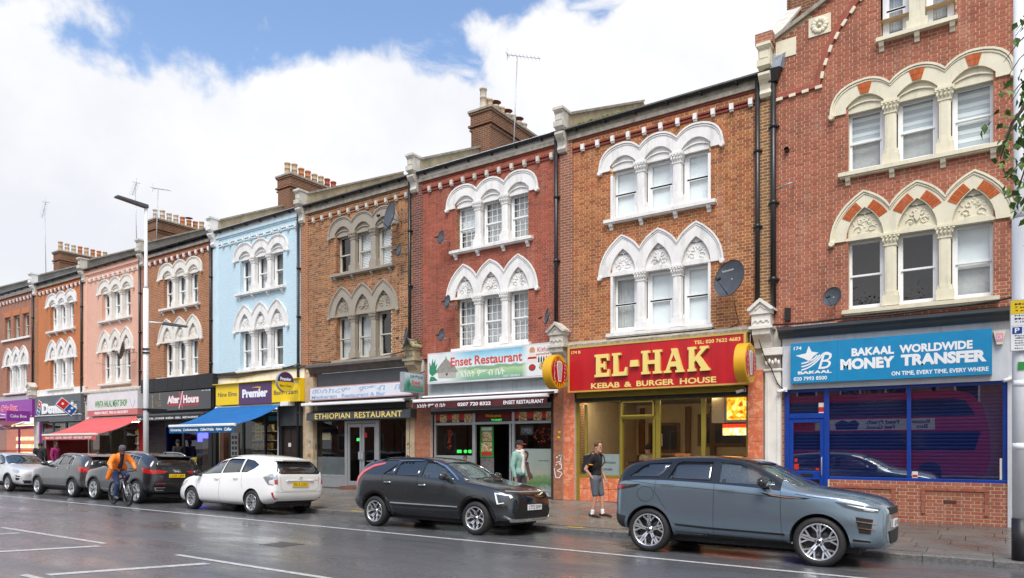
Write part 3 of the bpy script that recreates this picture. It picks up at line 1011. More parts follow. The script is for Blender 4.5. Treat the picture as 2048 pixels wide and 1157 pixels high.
def shop_console_mesh():
 """little pediment on a block over a shop pilaster"""
 b = MB()
 b.prism([(-0.30,4.98),(-0.24,4.98),(0.0,5.18),(0.24,4.98),(0.30,4.98),(0.30,5.03),(0.0,5.27),(-0.30,5.03)],-0.42,0.02)
 b.prism([(-0.24,4.98),(0.24,4.98),(0.0,5.18)],-0.36,0.0)
 b.sweep([(-0.12,5.0),(0.0,5.10),(0.12,5.0)],0.03,-0.38,-0.35)
 b.box(-0.26, 0.26, -0.36, 0.0, 4.90, 4.98)
 b.box(-0.22, 0.22, -0.32, 0.0, 4.62, 4.90)
 for i in(-1,0,1):b.sweep(arc_pts(i*0.13,4.70,0.055,180,0,6),0.025,-0.345,-0.31)
 b.box(-0.27, 0.27, -0.37, 0.0, 4.55, 4.62)
 b.prism([(0,4.10),(-0.10,4.12),(-0.14,4.25),(-0.20,4.32),(-0.31,4.42),(-0.33,4.55),(0,4.55)],-0.21,0.21,axis='x')
 return b.mesh('console')
SHOPCON = shop_console_mesh()
def eaves(root, xa, xb, style, tm, brickm, gx0=None):
 """dentil course, cornice bricks and gutter between two party walls"""
 b = MB()
 b.box(xa,xb,FY-0.035,FY+0.01,10.075,10.125);b.box(xa,xb,FY-0.055,FY+0.01,10.16,10.20)
 b.box(xa, xb, FY - 0.03, FY + 0.01, 10.38, 10.44)
 b.build('string_course', brickm, root)
 o0 = origin_of(root)
 d_=MB();d_.box(-0.05,0.05,FY-0.11,FY-0.03,10.07,10.22);d_.box(-0.045,0.045,FY-0.085,FY-0.03,10.03,10.07)
 d_.o = Vector((0, FY, 0)); me = d_.mesh('dentil')
 n = 11
 for i in range(n):
  x_ = xa + 0.35 + (xb - xa - 0.7) * i / (n - 1)
  link_mesh('dentil', me, tm, root, Vector((x_, FY, 0)) - o0)
def roof_and_wall(root,k,x0,x1,wallm,chimney,copm,wr=25.4,roofm=None,capz=11.31,flash=None,console=True,tm=None,party_only=False):
 tan_r = math.tan(radians(27.0))
 ridge = 22.9
 if not party_only:
  b = MB()
  zr = lambda y: 10.76 + (y - 17.36) * tan_r
  if roofm is M['tile'] or roofm is None:
   n = 17
   for i in range(n):                       # courses of tiles
    ya,yb=17.30+(ridge-17.30)*i/n,17.30+(ridge-17.30)*(i+1)/n
    b.add([(x0,ya,zr(ya)+0.02),(x1,ya,zr(ya)+0.02),(x1,yb,zr(yb)-0.005),(x0,yb,zr(yb)-0.005),(x0,ya,zr(ya)-0.02),(x1,ya,zr(ya)-0.02)],[(0,1,2,3),(4,5,1,0)])
  else:
   b.add([(x0,17.30,zr(17.3)),(x1,17.30,zr(17.3)),(x1,ridge,zr(ridge)),(x0,ridge,zr(ridge))],[(0,1,2,3)])
   for i in range(9):
    xx = x0 + (x1 - x0) * (i + .5) / 9
    b.tube([(xx,17.3,zr(17.3)+0.01),(xx,ridge,zr(ridge)+0.01)],0.02,5)
  b.add([(x0,ridge,zr(ridge)),(x1,ridge,zr(ridge)),(x1,ridge+5,10.8),(x0,ridge+5,10.8)],[(0,1,2,3)])
  b.build('roof', roofm or M['tile'], root)
 # party wall rising behind the console
 X = x0
 t = math.tan(radians(wr))
 yend = 20.9 if chimney else 22.8
 b = MB()
 za, zb = capz - 0.06, capz - 0.06 + (yend - 17.6) * t
 b.hexa([(X-0.14,17.55,10.0),(X+0.14,17.55,10.0),(X+0.14,yend,10.0),(X-0.14,yend,10.0),
   (X-0.14,17.55,za),(X+0.14,17.55,za),(X+0.14,yend,zb),(X-0.14,yend,zb)])
 if not chimney:
  b.hexa([(X-0.14,yend,10.0),(X+0.14,yend,10.0),(X+0.14,yend+3,10.0),(X-0.14,yend+3,10.0),
    (X-0.14,yend,zb),(X+0.14,yend,zb),(X+0.14,yend+3,zb-1.7),(X-0.14,yend+3,zb-1.7)])
 b.build('parapet_wall', wallm, root)
 ns = 9
 for i in range(ns):
  ya,yb=17.6+(yend-17.6)*i/ns,17.6+(yend-17.6)*(i+1)/ns-0.012
  c_ = MB()
  z0_,z1_=capz-0.06+(ya-17.6)*t,capz-0.06+(yb-17.6)*t
  c_.hexa([(X-0.19,ya,z0_),(X+0.19,ya,z0_),(X+0.19,yb,z1_),(X-0.19,yb,z1_),
    (X-0.19,ya,z0_+0.075),(X+0.19,ya,z0_+0.075),(X+0.19,yb,z1_+0.075),(X-0.19,yb,z1_+0.075)])
  c_.build('coping_stone', copm, root)
 if console:
  link_mesh('eaves_console',CONSOLE,tm,root,Vector((X,FY,0))-origin_of(root))
def chimney(root,X,brickm,pots,ztop=14.25,y0=20.9,L_=3.2,W=0.9):
 xa, xb = X + 0.15 - W / 2, X + 0.15 + W / 2
 b = MB()
 b.box(xa, xb, y0, y0 + L_, 10.5, ztop - 0.55)
 b.box(xa + 0.1, xb + 0.0, y0 - 0.06, y0, 10.5, ztop - 0.75)
 b.box(xa-0.05,xb+0.05,y0-0.05,y0+L_+0.05,ztop-0.75,ztop-0.69)
 b.box(xa-0.09,xb+0.09,y0-0.09,y0+L_+0.09,ztop-0.62,ztop-0.55)
 b.box(xa-0.02,xb+0.02,y0-0.02,y0+L_+0.02,ztop-0.55,ztop-0.16)
 b.box(xa-0.07,xb+0.07,y0-0.07,y0+L_+0.07,ztop-0.16,ztop-0.08)
 b.cur = 1
 b.box(xa-0.10,xb+0.10,y0-0.10,y0+L_+0.10,ztop-0.08,ztop)
 ch = b.build('chimney', [brickm, M['coping']], root)
 rr = random.Random(int(abs(X) * 10))
 for i, (mt, h) in enumerate(pots):
  p = MB()
  py = y0 + 0.22 + (L_ - 0.44) * i / (len(pots) - 1)
  r = 0.135
  zz = ztop
  if h > 0.2:
   p.lathe([(r*1.12,-0.02),(r*1.12,0.07),(r,0.09),(r*0.92,h*0.55),(r*0.99,h*0.56),(r*0.99,h*0.6),(r*.92,h*.62),(r*0.9,h-0.08),(r*1.08,h-0.06),(r*1.08,h),(r*0.85,h),(r*0.8,h-0.2)],(X+0.1,py,zz),14)
  p.build('chimney_pot', mt, ch)
  if .49 < h < .53:
   c_=MB();c_.lathe([(0.0,h+0.20),(0.12,h+0.16),(0.22,h+0.13),(0.0,h+0.12)],(X+0.1,py,zz),12)
   for a in range(3):c_.tube([(X+0.1+.1*cos(a*2.1),py+.1*sin(a*2.1),zz+h-0.05),(X+0.1+.12*cos(a*2.1),py+.12*sin(a*2.1),zz+h+0.15)],0.01,4)
   c_.build('chimney_cowl', M['rust'], ch)
 return ch
def downpipe(root,x,z0,z1,r=0.055,y=FY-0.09,hopper=False):
 b = MB()
 b.tube([(x, y, z0), (x, y, z1)], r, 10)
 z = z0 + 0.8
 while z < z1:
  b.tube([(x,y,z),(x,y,z+0.09)],r*1.25,10);b.box(x-r*1.9,x+r*1.9,y+0.02,FY+0.005,z+0.02,z+0.06)
  z += 1.83
 if hopper:
  b.hexa([(x-0.09,y-0.08,z1-0.28),(x+0.09,y-0.08,z1-0.28),(x+0.09,FY,z1-0.28),(x-0.09,FY,z1-0.28),
    (x-0.18,y-0.16,z1),(x+0.18,y-0.16,z1),(x+0.18,FY,z1),(x-0.18,FY,z1)])
 return b.build('downpipe', M['gutter'], root)
def gutter(root, xa, xb, board):
 b = MB()
 n = 6
 pr=[(FY-0.19+0.075*(1-cos(pi*i/n)),10.745-0.075*sin(pi*i/n)) for i in range(n+1)]
 pr2=[(FY-0.19+0.01+0.065*(1-cos(pi*i/n)),10.745-0.062*sin(pi*i/n)) for i in range(n+1)]
 b.prism(pr + pr2[::-1], xa, xb, axis='x')
 x_ = xa + 0.3
 while x_ < xb:
  b.box(x_-0.015,x_+0.015,FY-0.20,FY,10.64,10.67);x_+=0.9
 b.build('gutter', M['gutter'], root)
 b = MB()
 b.box(xa, xb, FY - 0.03, FY + 0.05, 10.56, 10.76)
 b.build('fascia_board', board, root)
# --- bricks of each house
BR = {}
BR['a']=bricks_mat('red_facing_brick',[(0.41,0.135,0.082),(0.46,0.15,0.09),(0.37,0.12,0.078),(0.50,0.18,0.11),(0.36,0.10,0.07)],0.26)
BR['b']=bricks_mat('orange_stock_brick',[(0.41,0.145,0.062),(0.49,0.18,0.07),(0.29,0.10,0.052),(0.44,0.125,0.058),(0.54,0.23,0.095),(0.35,0.115,0.06)],0.32)
BR['c']=bricks_mat('dark_red_brick',[(0.42,0.11,0.065),(0.35,0.10,0.065),(0.48,0.13,0.075),(0.28,0.085,0.06),(0.44,0.115,0.065)],0.28)
BR['d']=bricks_mat('brown_stock_brick',[(0.36,0.16,0.075),(0.44,0.205,0.095),(0.15,0.085,0.055),(0.38,0.145,0.065),(0.48,0.25,0.125),(0.21,0.11,0.06)],0.35)
BR['am']=plain('buff_mortar',(0.60,0.43,0.27),0.95,var=0.12,scale=5)
BR['bm']=plain('yellow_mortar',(0.72,0.50,0.25),0.95,var=0.12,scale=5)
BR['cm']=plain('red_brown_mortar',(0.46,0.24,0.17),0.95,var=0.25,scale=5)
BR['dm']=plain('brown_mortar',(0.66,0.48,0.29),0.95,var=0.2,scale=5)
BR['e']=brick_tex_mat('pale_blue_painted_brick',(0.54,0.71,0.79),(0.57,0.74,0.81),(0.52,0.68,0.76),0.05,0.5)
BR['f']=brick_tex_mat('orange_brown_brick',(0.42,0.145,0.06),(0.26,0.10,0.052),(0.46,0.31,0.19),0.30)
BR['g']=brick_tex_mat('pink_painted_brick',(0.74,0.43,0.32),(0.77,0.46,0.35),(0.70,0.41,0.31),0.10,0.4)
BR['h']=brick_tex_mat('orange_brick',(0.56,0.165,0.05),(0.46,0.14,0.05),(0.58,0.29,0.15),0.15)
BR['i']=brick_tex_mat('brown_red_brick',(0.33,0.12,0.08),(0.42,0.14,0.08),(0.42,0.29,0.21),0.35)
BR['chim']=brick_tex_mat('chimney_brick',(0.20,0.075,0.04),(0.13,0.06,0.04),(0.30,0.20,0.12),0.5)
BR['pale_e']=plain('pale_blue_paint',(0.55,0.72,0.80),0.6,var=0.08)
BR['pink']=plain('pink_paint',(0.75,0.44,0.33),0.6,var=0.08)
BR['dred']=plain('soot_red_moulding',(0.20,0.04,0.025),0.85,var=0.25)
POTS=dict(b=[(M['pot_buff'],.62),(M['pot_buff'],.70),(M['pot_orange'],.62),(M['pot_orange'],.62),(M['pot_buff'],.60),(M['pot_buff'],.62),(M['pot_red'],.62),(M['pot_red'],.60)],
   c=[(M['pot_pale'],.85),(M['pot_buff'],.60),(M['pot_pale'],.52),(M['pot_buff'],.60),(M['pot_pale'],.50),(M['pot_pale'],.62),(M['pot_pale'],.50),(M['pot_pale'],.58)],
   d=[(M['pot_pale'],.60),(M['pot_pale'],.66),(M['pot_pale'],.60),(M['pot_pale'],.62),(M['pot_orange'],.60),(M['pot_orange'],.52),(M['pot_orange'],.55),(M['pot_buff'],.64)],
   e=[(M['pot_buff'],.66),(M['pot_pale'],.62),(M['pot_pale'],.62),(M['pot_orange'],.62),(M['pot_buff'],.64),(M['pot_orange'],.6),(M['pot_orange'],.6),(M['pot_buff'],.62)])
HOUSES = [
 dict(k=0,label='red brick corner gabled house with cream arched windows above the blue shop',cx=-1.30,trim='cream_trim',relief='cream_trim',brick='a',mortar='am',w1=['dark','dark','halfblind'],w2=['zebra_half','zebra_half','zebra'],style='sash',grid=0,fm='upvc',z0=4.60),
 dict(k=1,label='orange brick house with bright white arches and white blinds above the red kebab sign',cx=-7.22,trim='white_trim',brick='b',mortar='bm',w1=['curtain','blind','blind'],w2=['blind','blind','blind'],style='upvc',grid=0,fm='upvc',z0=4.50,roof='tile',wall='stucco',chim=None,board='coping'),
 dict(k=2,label='dark red brick house with white arches and small-paned windows over the hut picture sign',cx=-12.67,trim='white_trim',brick='c',mortar='cm',w1=['curtain','curtain','curtain'],w2=['halfblind','curtain','curtain'],style='sash',grid=1,fm='upvc',z0=4.62,roof='lead',wall='stucco',chim='c',board='offwhite_trim'),
 dict(k=3,label='brown stock brick house with buff stone coloured arches',cx=-18.23,trim='stone_trim',brick='d',mortar='dm',w1=['curtain','curtain','dark'],w2=['dark','shutters','shutters'],style='sash',grid=0,fm='frame_old',z0=4.5,roof='tile',wall='stucco',chim=None,board='coping'),
 dict(k=4,label='pale blue painted brick house with white arches',cx=-23.95,trim='white_trim',brick='e',tex=1,w1=['drapes','drapes','darkcurtain'],w2=['curtain','curtain','darkcurtain'],style='sash',grid=0,fm='upvc',z0=4.72,roof='lead',wall='stucco',chim='b',board='white_trim'),
 dict(k=5,label='orange brown brick house with cream arches behind the tall lamp post',cx=-29.65,trim='offwhite_trim',brick='f',tex=1,w1=['curtain','curtain','curtain'],w2=['curtain','curtain','curtain'],style='sash',grid=0,fm='upvc',z0=4.9,roof='tile',wall='stucco_grey',chim=None,board='gutter'),
 dict(k=6,label='salmon pink painted brick house with white arches over the red awning',cx=-35.25,trim='offwhite_trim',brick='g',tex=1,w1=['curtain','curtain','curtain'],w2=['curtain','curtain','curtain'],style='sash',grid=0,fm='upvc',z0=4.6,roof='tile',wall='stucco_grey',chim='d',board='pink'),
 dict(k=7,label='bright orange brick house with white arches over the grey pizza shop',cx=-40.9,trim='white_trim',brick='h',tex=1,w1=['curtain','curtain','curtain'],w2=['drapes','drapes','drapes'],style='sash',grid=0,fm='upvc',z0=4.7,roof='lead',wall='stucco_grey',chim=None,board='coping'),
 dict(k=9,label='plain brown brick house with white arches at the far left end of the terrace',cx=-52.2,trim='white_trim',brick='i',tex=1,w1=['dark','dark','dark'],w2=['dark','dark','dark'],style='sash',grid=0,fm='frame_old',z0=0.2,roof='tile',wall='stucco_grey',chim=None,board='gutter'),
 dict(k=8,label='brown brick house with flat brick lintels on its top windows, over the purple shop',cx=-46.5,trim='white_trim',brick='i',tex=1,w1=['dark','curtain','curtain'],w2=['curtain','curtain','curtain'],style='sash',grid=0,fm='upvc',z0=4.5,roof='lead',wall='stucco_grey',chim='e',board='white_trim'),
]
M['pink'] = BR['pink']
ROOT = {}
for h in HOUSES:
 k = h['k']
 xa = PARTY(k); xb = PARTY(k - 1) if k else 1.25
 root=empty('terraced_house',((xa+xb)/2,FY,front_z(xa+1)),label=h['label'],cat='house',group='brick terraced houses with shops below')
 ROOT[k] = root
 cx = h['cx']
 tm = M[h['trim']]
 bm_ = BR[h['brick']]
 g1 = (cx - 1.36, cx + 1.36, 4.85, 6.97)
 g2 = (cx - 1.36, cx + 1.36, 7.97, 9.66)
 tips=[(cx+i*OX-.16,cx+i*OX+.16,6.97,7.12) for i in(-1,0,1)]
 holes = [g1, g2] + tips
 top = 10.60
 if k == 0: top = 13.9
 if k==8:holes=[g1]+tips+[(cx+i*1.22-0.40,cx+i*1.22+0.40,7.97,9.30) for i in(-1,0,1)]
 wm = bm_ if h.get('tex') else BR[h['mortar']]
 if k == 0:
  g3=[(cx-0.68,cx-0.03-0.17,10.78,12.1),(cx+0.17+0.03,cx+0.68,10.78,12.1)]
  g3 = [(cx - 0.70, cx + 0.70, 10.78, 12.1)]
  # rake of the gable, hollow curve rising to a point
  rake=[(xa-0.0,11.35),(-4.2,11.50),(-3.6,11.77),(-3.0,12.06),(-2.4,12.50),(-1.85,13.15),(-1.3,14.0)]
  rakeR = [(2 * -1.3 - p[0], p[1]) for p in rake[::-1]][1:]
  rakeR = [p for p in rakeR if p[0] < 1.6]
  allr = rake + rakeR
  def rz(x_):
   for i in range(len(allr) - 1):
    if allr[i][0] <= x_ <= allr[i + 1][0]:
     t_=(x_-allr[i][0])/(allr[i+1][0]-allr[i][0]);return allr[i][1]+t_*(allr[i+1][1]-allr[i][1])
   return 11.3
  holes += g3
  b = MB()
  n = 40
  xs = [xa + (xb - xa) * i / n for i in range(n + 1)]
  wall_with_holes(b,xa,xb,h['z0'],11.2,[g1,g2],FY+0.004)
  wall_with_holes(b, xa, xb, 11.2, 11.2001, [], FY + 0.004)
  # upper wall, in columns either side of the top window
  colsx = sorted(set(xs + [g3[0][0], g3[0][1]]))
  for i in range(len(colsx) - 1):
   a_, c_ = colsx[i], colsx[i + 1]
   zb_=12.1 if g3[0][0]<=(a_+c_)/2<=g3[0][1] else 11.2
   b.add([(a_,FY+.004,zb_),(c_,FY+.004,zb_),(c_,FY+.004,rz(c_)),(a_,FY+.004,rz(a_))],[(0,1,2,3)])
   b.add([(a_,FY+.004,rz(a_)),(c_,FY+.004,rz(c_)),(c_,FY+.35,rz(c_)),(a_,FY+.35,rz(a_))],[(0,1,2,3)])
  # window opening cuts below 11.2 too
  b.f = [f for f in b.f]
  wall = b
 else:
  b = MB()
  wall_with_holes(b,xa,xb,h['z0'],top,holes,FY+(0.004 if not h.get('tex') else 0.0))
  wall = b
 if k == 0:
  # redo the lower part with the top window's foot cut out
  wall = MB()
  wall_with_holes(wall,xa,xb,h['z0'],11.2,[g1,g2]+tips+[(g3[0][0],g3[0][1],10.78,11.2)],FY+0.004)
  for i in range(len(colsx) - 1):
   a_, c_ = colsx[i], colsx[i + 1]
   zb_=12.1 if g3[0][0]<=(a_+c_)/2<=g3[0][1] else 11.2
   wall.add([(a_,FY+.004,zb_),(c_,FY+.004,zb_),(c_,FY+.004,rz(c_)),(a_,FY+.004,rz(a_))],[(0,1,2,3)])
   wall.add([(a_,FY+.004,rz(a_)),(c_,FY+.004,rz(c_)),(c_,FY+.35,rz(c_)),(a_,FY+.35,rz(a_))],[(0,1,2,3)])
 wall.build('wall', wm, root)
 # dark rooms behind the glass
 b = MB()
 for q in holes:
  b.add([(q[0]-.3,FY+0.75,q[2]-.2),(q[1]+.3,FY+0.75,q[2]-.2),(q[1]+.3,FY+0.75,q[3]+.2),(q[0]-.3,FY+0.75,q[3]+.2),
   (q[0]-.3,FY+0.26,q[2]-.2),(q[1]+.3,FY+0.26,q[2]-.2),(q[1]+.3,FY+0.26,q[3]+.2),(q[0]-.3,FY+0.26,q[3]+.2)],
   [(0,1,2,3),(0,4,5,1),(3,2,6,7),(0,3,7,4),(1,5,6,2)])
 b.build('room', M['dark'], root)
 # reveal lining in brick for the brick-by-brick houses
 if not h.get('tex'):
  bl = []
  clip = None
  if k == 0:
   def clip(s0, s1, z, zt):
    return (s0, s1) if zt < rz((s0 + s1) / 2) - 0.02 else None
  bl=lay_bricks(xa+(0.30 if k else 0.12),xb,h['z0'],top if k else 13.8,holes,clip,seed=k)
  if k == 0:
   # the panelled brick wall under the shop window
   bl += lay_bricks(-3.05, 0.33, 0.10, 0.985, [], None, 9)
  place_bricks(root, bl, bm_)
  rv=MB()# bricks of the jambs
  if k == 1:
   for q in (g1, g2):
    for xj in(q[0],q[1]):P_j=MB().box(xj-.035,xj+.035,FY-.014,FY+.2,q[2],q[3]-.5).build('painted_jamb',tm,root)
  for q in ((g1, g2) if k > 1 else ()):
   for xj, s in ((q[0], 1), (q[1], -1)):
    z = q[2]; r_ = 0
    while z < q[3] - 0.05:
     l_ = 0.20 if r_ % 2 else 0.09
     rv.box(xj, xj + s * 0.004, FY + 0.01, FY + l_, z, z + 0.065)
     if r_%2==0:rv.box(xj,xj+s*0.004,FY+l_+0.01,FY+0.2,z,z+0.065)
     z += 0.075; r_ += 1
  if rv.v:rv.build('jamb_bricks',BR['d'],root,kind='stuff')
 rl = M[h['relief']] if h.get('relief') else tm
 window_group(root,cx,tm,1,h['w1'],M[h['fm']],h['style'],h['grid'],relief_m=rl)
 if k != 8:
  window_group(root,cx,tm,2,h['w2'],M[h['fm']],h['style'],h['grid'])
 else:
  for i in (-1, 0, 1):
   window(root,cx+i*1.22,7.97,0.80,1.33,'sash',0,M['frame_old'],h['w2'][i+1],yset=0.15)
   b=MB();b.prism([(cx+i*1.22-0.46,9.30),(cx+i*1.22+0.46,9.30),(cx+i*1.22+0.52,9.62),(cx+i*1.22-0.52,9.62)],FY-0.012,FY+0.01)
   b.build('brick_lintel', BR['h'], root)
  b=MB();b.box(cx-1.9,cx+1.9,FY-0.10,FY+0.1,7.86,7.97);b.build('window_sill',M['white_trim'],root)
 if k:
  eaves(root,xa+0.3,xb-0.02,0,M['white_trim'] if k not in(2,3) else M['old_white'],{'a':BR['a'],'b':BR['dred'],'c':BR['dred'],'d':BR['d'],'e':BR['pale_e'],'g':BR['pink']}.get(h['brick'],BR['dred']))
  gutter(root, xa + 0.16, xb - 0.16, M[h['board']])
  b=MB();b.box(xa+0.16,xb-0.16,FY-0.07,FY+0.01,10.44,10.555)
  b.build('cornice',M['coping'] if k not in(4,6) else(BR['pale_e'] if k==4 else BR['pink']),root)
  roof_and_wall(root,k,xa,xb,M[h['wall']],bool(h.get('chim')),M['coping'],roofm=M[h['roof']],tm=M['old_white'] if k not in(4,7,8) else M['white_trim'])
  if h.get('chim'):chimney(root,xa,BR['chim'],POTS[h['chim']])
  if k not in():downpipe(root,xb-0.20,4.4 if k!=4 else 0.3,10.62,0.05 if k>2 else 0.058)
  # piers of brick at the party line
  if k == 4:
   pass
 # small weathering ledge under the first floor sill
print('houses done')
# --- the gabled house's own extras
root = ROOT[0]
xa = PARTY(0)
# raking coping of the gable
b = MB()
for i in range(len(allr) - 1):
 p, q = allr[i], allr[i + 1]
 b.hexa([(p[0],FY-0.09,p[1]),(q[0],FY-0.09,q[1]),(q[0],FY+0.40,q[1]),(p[0],FY+0.40,p[1]),
   (p[0],FY-0.09,p[1]+0.10),(q[0],FY-0.09,q[1]+0.10),(q[0],FY+0.40,q[1]+0.10),(p[0],FY+0.40,p[1]+0.10)])
b.build('gable_coping', M['coping'], root)
# moulded arch with dentils
arch=[(-4.15,10.03),(-3.75,10.05),(-3.25,10.07),(-3.18,10.45),(-3.02,10.9),(-2.80,11.30),(-2.55,11.62),(-2.25,11.95),(-1.95,12.3),(-1.6,12.8),(-1.3,13.3)]
archR = [(2 * -1.3 - p[0], p[1]) for p in arch[::-1]][1:]
full = [p for p in arch + archR if p[0] < 1.2]
b=MB();b.sweep([(p[0]-0.05,p[1]+0.06) for p in full[:11]]+[(p[0]+0.05,p[1]+0.06) for p in full[11:]],0.13,FY-0.055,FY+0.005)
b.build('arch_moulding', BR['a'], root)
o0 = origin_of(root)
db=MB();db.box(-0.075,0.075,-0.06,0.0,-0.035,0.035);dme=db.mesh('dentil')
acc = 0.0
for i in range(len(full) - 1):
 p, q = full[i], full[i + 1]
 l = math.hypot(q[0] - p[0], q[1] - p[1])
 while acc < l:
  t_ = acc / l
  o=link_mesh('dentil',dme,M['cream_trim'],root,Vector((p[0]+(q[0]-p[0])*t_,FY,p[1]+(q[1]-p[1])*t_))-o0)
  o.rotation_euler = (0, -atan2(q[1] - p[1], q[0] - p[0]), 0)
  acc += 0.29
 acc -= l
# carved square flower
b = MB()
b.box(-3.50, -3.02, FY - 0.03, FY, 11.28, 11.72)
for i in range(12):
 a = i * pi / 6
 b.ball((-3.26+0.13*cos(a),FY-0.035,11.50+0.13*sin(a)),0.07,6,sc=(1,.5,1))
b.ball((-3.26, FY - 0.05, 11.50), 0.05, 8)
b.build('carved_flower', M['cream_trim'], root)
# top windows
for s in (-1, 1):
 window(root,-1.30+s*0.42,10.80,0.52,1.30,'upvc',0,M['upvc'],'curtain')
b=MB();b.box(-1.45,-1.15,FY-0.03,FY+0.2,10.80,12.1);b.box(-1.50,-1.10,FY-0.055,FY+0.2,10.80,10.98)
b.build('pilaster', M['cream_trim'], root)
b = MB()
b.hexa([(-2.08,FY-0.15,10.68),(-0.55,FY-0.15,10.68),(-0.55,FY+.1,10.68),(-2.08,FY+.1,10.68),(-2.08,FY-0.15,10.76),(-0.55,FY-0.15,10.76),(-0.55,FY+.1,10.80),(-2.08,FY+.1,10.80)])
sl = b.build('window_sill', M['cream_trim'], root)
for x_ in (-1.98, -1.30, -0.65):
 link_mesh('bracket',BRACKET,M['cream_trim'],sl,Vector((x_,FY,10.685))-o0)
# red brick voussoirs in the cream hoods
cx = -1.30
vm=bricks_mat('orange_gauged_brick',[(0.50,0.105,0.025),(0.56,0.14,0.035),(0.46,0.09,0.025)],0.05)
for i in (-1, 0, 1):
 c0 = cx + i * OX
 for j in range(4):
  for r_ in range(2):
   t0, t1 = (j - 2) / 2, (j - 1) / 2
   za, zb = 9.655 + r_ * 0.125, 9.655 + r_ * 0.125 + 0.118
   w0, w1 = 0.085 + 0.035 * r_, 0.085 + 0.035 * (r_ + 1)
   b=MB();b.prism([(c0+t0*w0+.003,za),(c0+t1*w0-.003,za),(c0+t1*w1-.003,zb),(c0+t0*w1+.003,zb)],FY-0.058,FY-0.04)
   b.build('voussoir_brick', vm, root)
 for s in (-1, 1):
  # along the pointed arch between inner and outer curves
  inn=curve3((c0+s*0.38,6.44),(c0+s*0.36,6.86),(c0,7.11),16)
  for j in range(8, 15):
   a_, c_ = inn[j - 0], inn[j + 1]
   dx, dz_ = c_[0] - a_[0], c_[1] - a_[1]
   l=math.hypot(dx,dz_);nx,nz=(dz_/l)*(1 if s>0 else-1)*-1,(dx/l)*(1 if s>0 else-1)
   nx, nz = (dz_ / l), -(dx / l)
   if s < 0: nx, nz = -nx, -nz
   if nz < 0: nx, nz = -nx, -nz
   o_ = 0.02; e_ = 0.21
   P_=lambda p,d,k_:(p[0]+nx*d+dx*k_,p[1]+nz*d+dz_*k_)
   b=MB();b.prism([P_(a_,o_,.06),P_(c_,o_,-.06),P_(c_,e_,.0),P_(a_,e_,.0)],FY-0.057,FY-0.04)
   b.build('voussoir_brick', vm, root)
# party wall of the gabled house, steeper, with stone coping and chimney beyond
roof_and_wall(root,0,xa,1.2,BR['d'],False,M['old_white'],wr=38,capz=11.62,console=True,tm=M['cream_trim'],party_only=True)
b=MB();b.box(xa-0.2,xa+0.2,FY-0.30,FY+0.5,11.34,11.60);b.build('kneeler_stone',BR['i'],root)
b=MB();b.box(-4.24,-3.78,FY-0.02,FY+0.004,11.00,11.42);b.build('rendered_patch',M['cream_trim'],root)
b=MB();b.hexa([(xa+.14,FY+0.3,11.0),(1.2,FY+0.3,11.0),(1.2,FY+5,11.0),(xa+.14,FY+5,11.0),(xa+.14,FY+0.4,11.1),(1.2,FY+0.4,11.1),(1.2,FY+4,13.9),(xa+.14,FY+4,13.9)])
b.build('roof', M['slate'], root)
chimney(root,xa+0.1,BR['chim'],POTS['e'],ztop=15.3,y0=20.4)
downpipe(root, -4.28, 4.9, 10.72, 0.065, hopper=True)
b = MB()    # lead shoot feeding the hopper
b.hexa([(-4.40,FY-0.16,10.75),(-4.10,FY-0.16,10.75),(-4.05,FY,10.75),(-4.45,FY,10.75),(-4.35,FY-0.05,11.02),(-4.05,FY-0.12,11.05),(-4.0,FY,11.15),(-4.35,FY,11.2)])
b.build('lead_shoot', M['lead'], root)
# wall fittings
b=MB();b.tube([(-3.98,FY-0.10,8.78),(-3.98,FY+0.02,8.78)],0.055,12,cap=False);b.build('flue_pipe',M['black'],root)
b=MB();b.tube([(-4.2,FY-0.1,7.86),(-3.95,FY-0.32,7.85),(-3.82,FY-0.36,7.86)],0.018,6);b.tube([(-3.82,FY-0.02,7.95),(-3.82,FY-.36,7.86)],0.015,6)
b.build('pipe_stub', M['grey_metal'], root)
b=MB();b.box(-4.02,-3.90,FY-0.10,FY,4.72,5.02);b.build('alarm_box',M['black'],root)
# ======================================================================= shops
def P(parent,name,m,x0,x1,y0,y1,z0,z1,kind=None,bev=None):
 b = MB()
 if bev: b.bbox(x0, x1, y0, y1, z0, z1, bev)
 else: b.box(x0, x1, y0, y1, z0, z1)
 return b.build(name, m, parent, kind=kind)
def shop_room(root,x0,x1,z0,z1,wm,fm,cm,depth=4.2,y0=FY+0.16):
 b = MB()
 y1 = y0 + depth
 b.add([(x0,y1,z0),(x1,y1,z0),(x1,y1,z1),(x0,y1,z1)],[(0,1,2,3)],m=0)
 b.add([(x0,y0,z0),(x0,y1,z0),(x0,y1,z1),(x0,y0,z1)],[(0,1,2,3)],m=0)
 b.add([(x1,y0,z0),(x1,y1,z0),(x1,y1,z1),(x1,y0,z1)],[(3,2,1,0)],m=0)
 b.add([(x0,y0,z0),(x1,y0,z0),(x1,y1,z0),(x0,y1,z0)],[(0,1,2,3)],m=1)
 b.add([(x0,y0,z1),(x1,y0,z1),(x1,y1,z1),(x0,y1,z1)],[(3,2,1,0)],m=2)
 return b.build('shop_interior', [wm, fm, cm], root)
def front_frame(root,m,bars,y=FY+0.04,d=0.08,name='shop_front'):
 """bars: (x0,x1,z0,z1[,extra proud])"""
 b = MB()
 for i, q in enumerate(bars):
  pr = q[4] if len(q) > 4 else 0.0015 * (i % 7)
  b.bbox(q[0], q[1], y - pr, y + d, q[2], q[3], 0.008)
 return b.build(name, m, root)
def panes(fr, m, rects, y=FY + 0.08):
 for (x0, x1, z0, z1) in rects:
  b = MB()
  b.add([(x0,y,z0),(x1,y,z0),(x1,y,z1),(x0,y,z1)],[(0,1,2,3)])
  b.build('pane', m, fr)
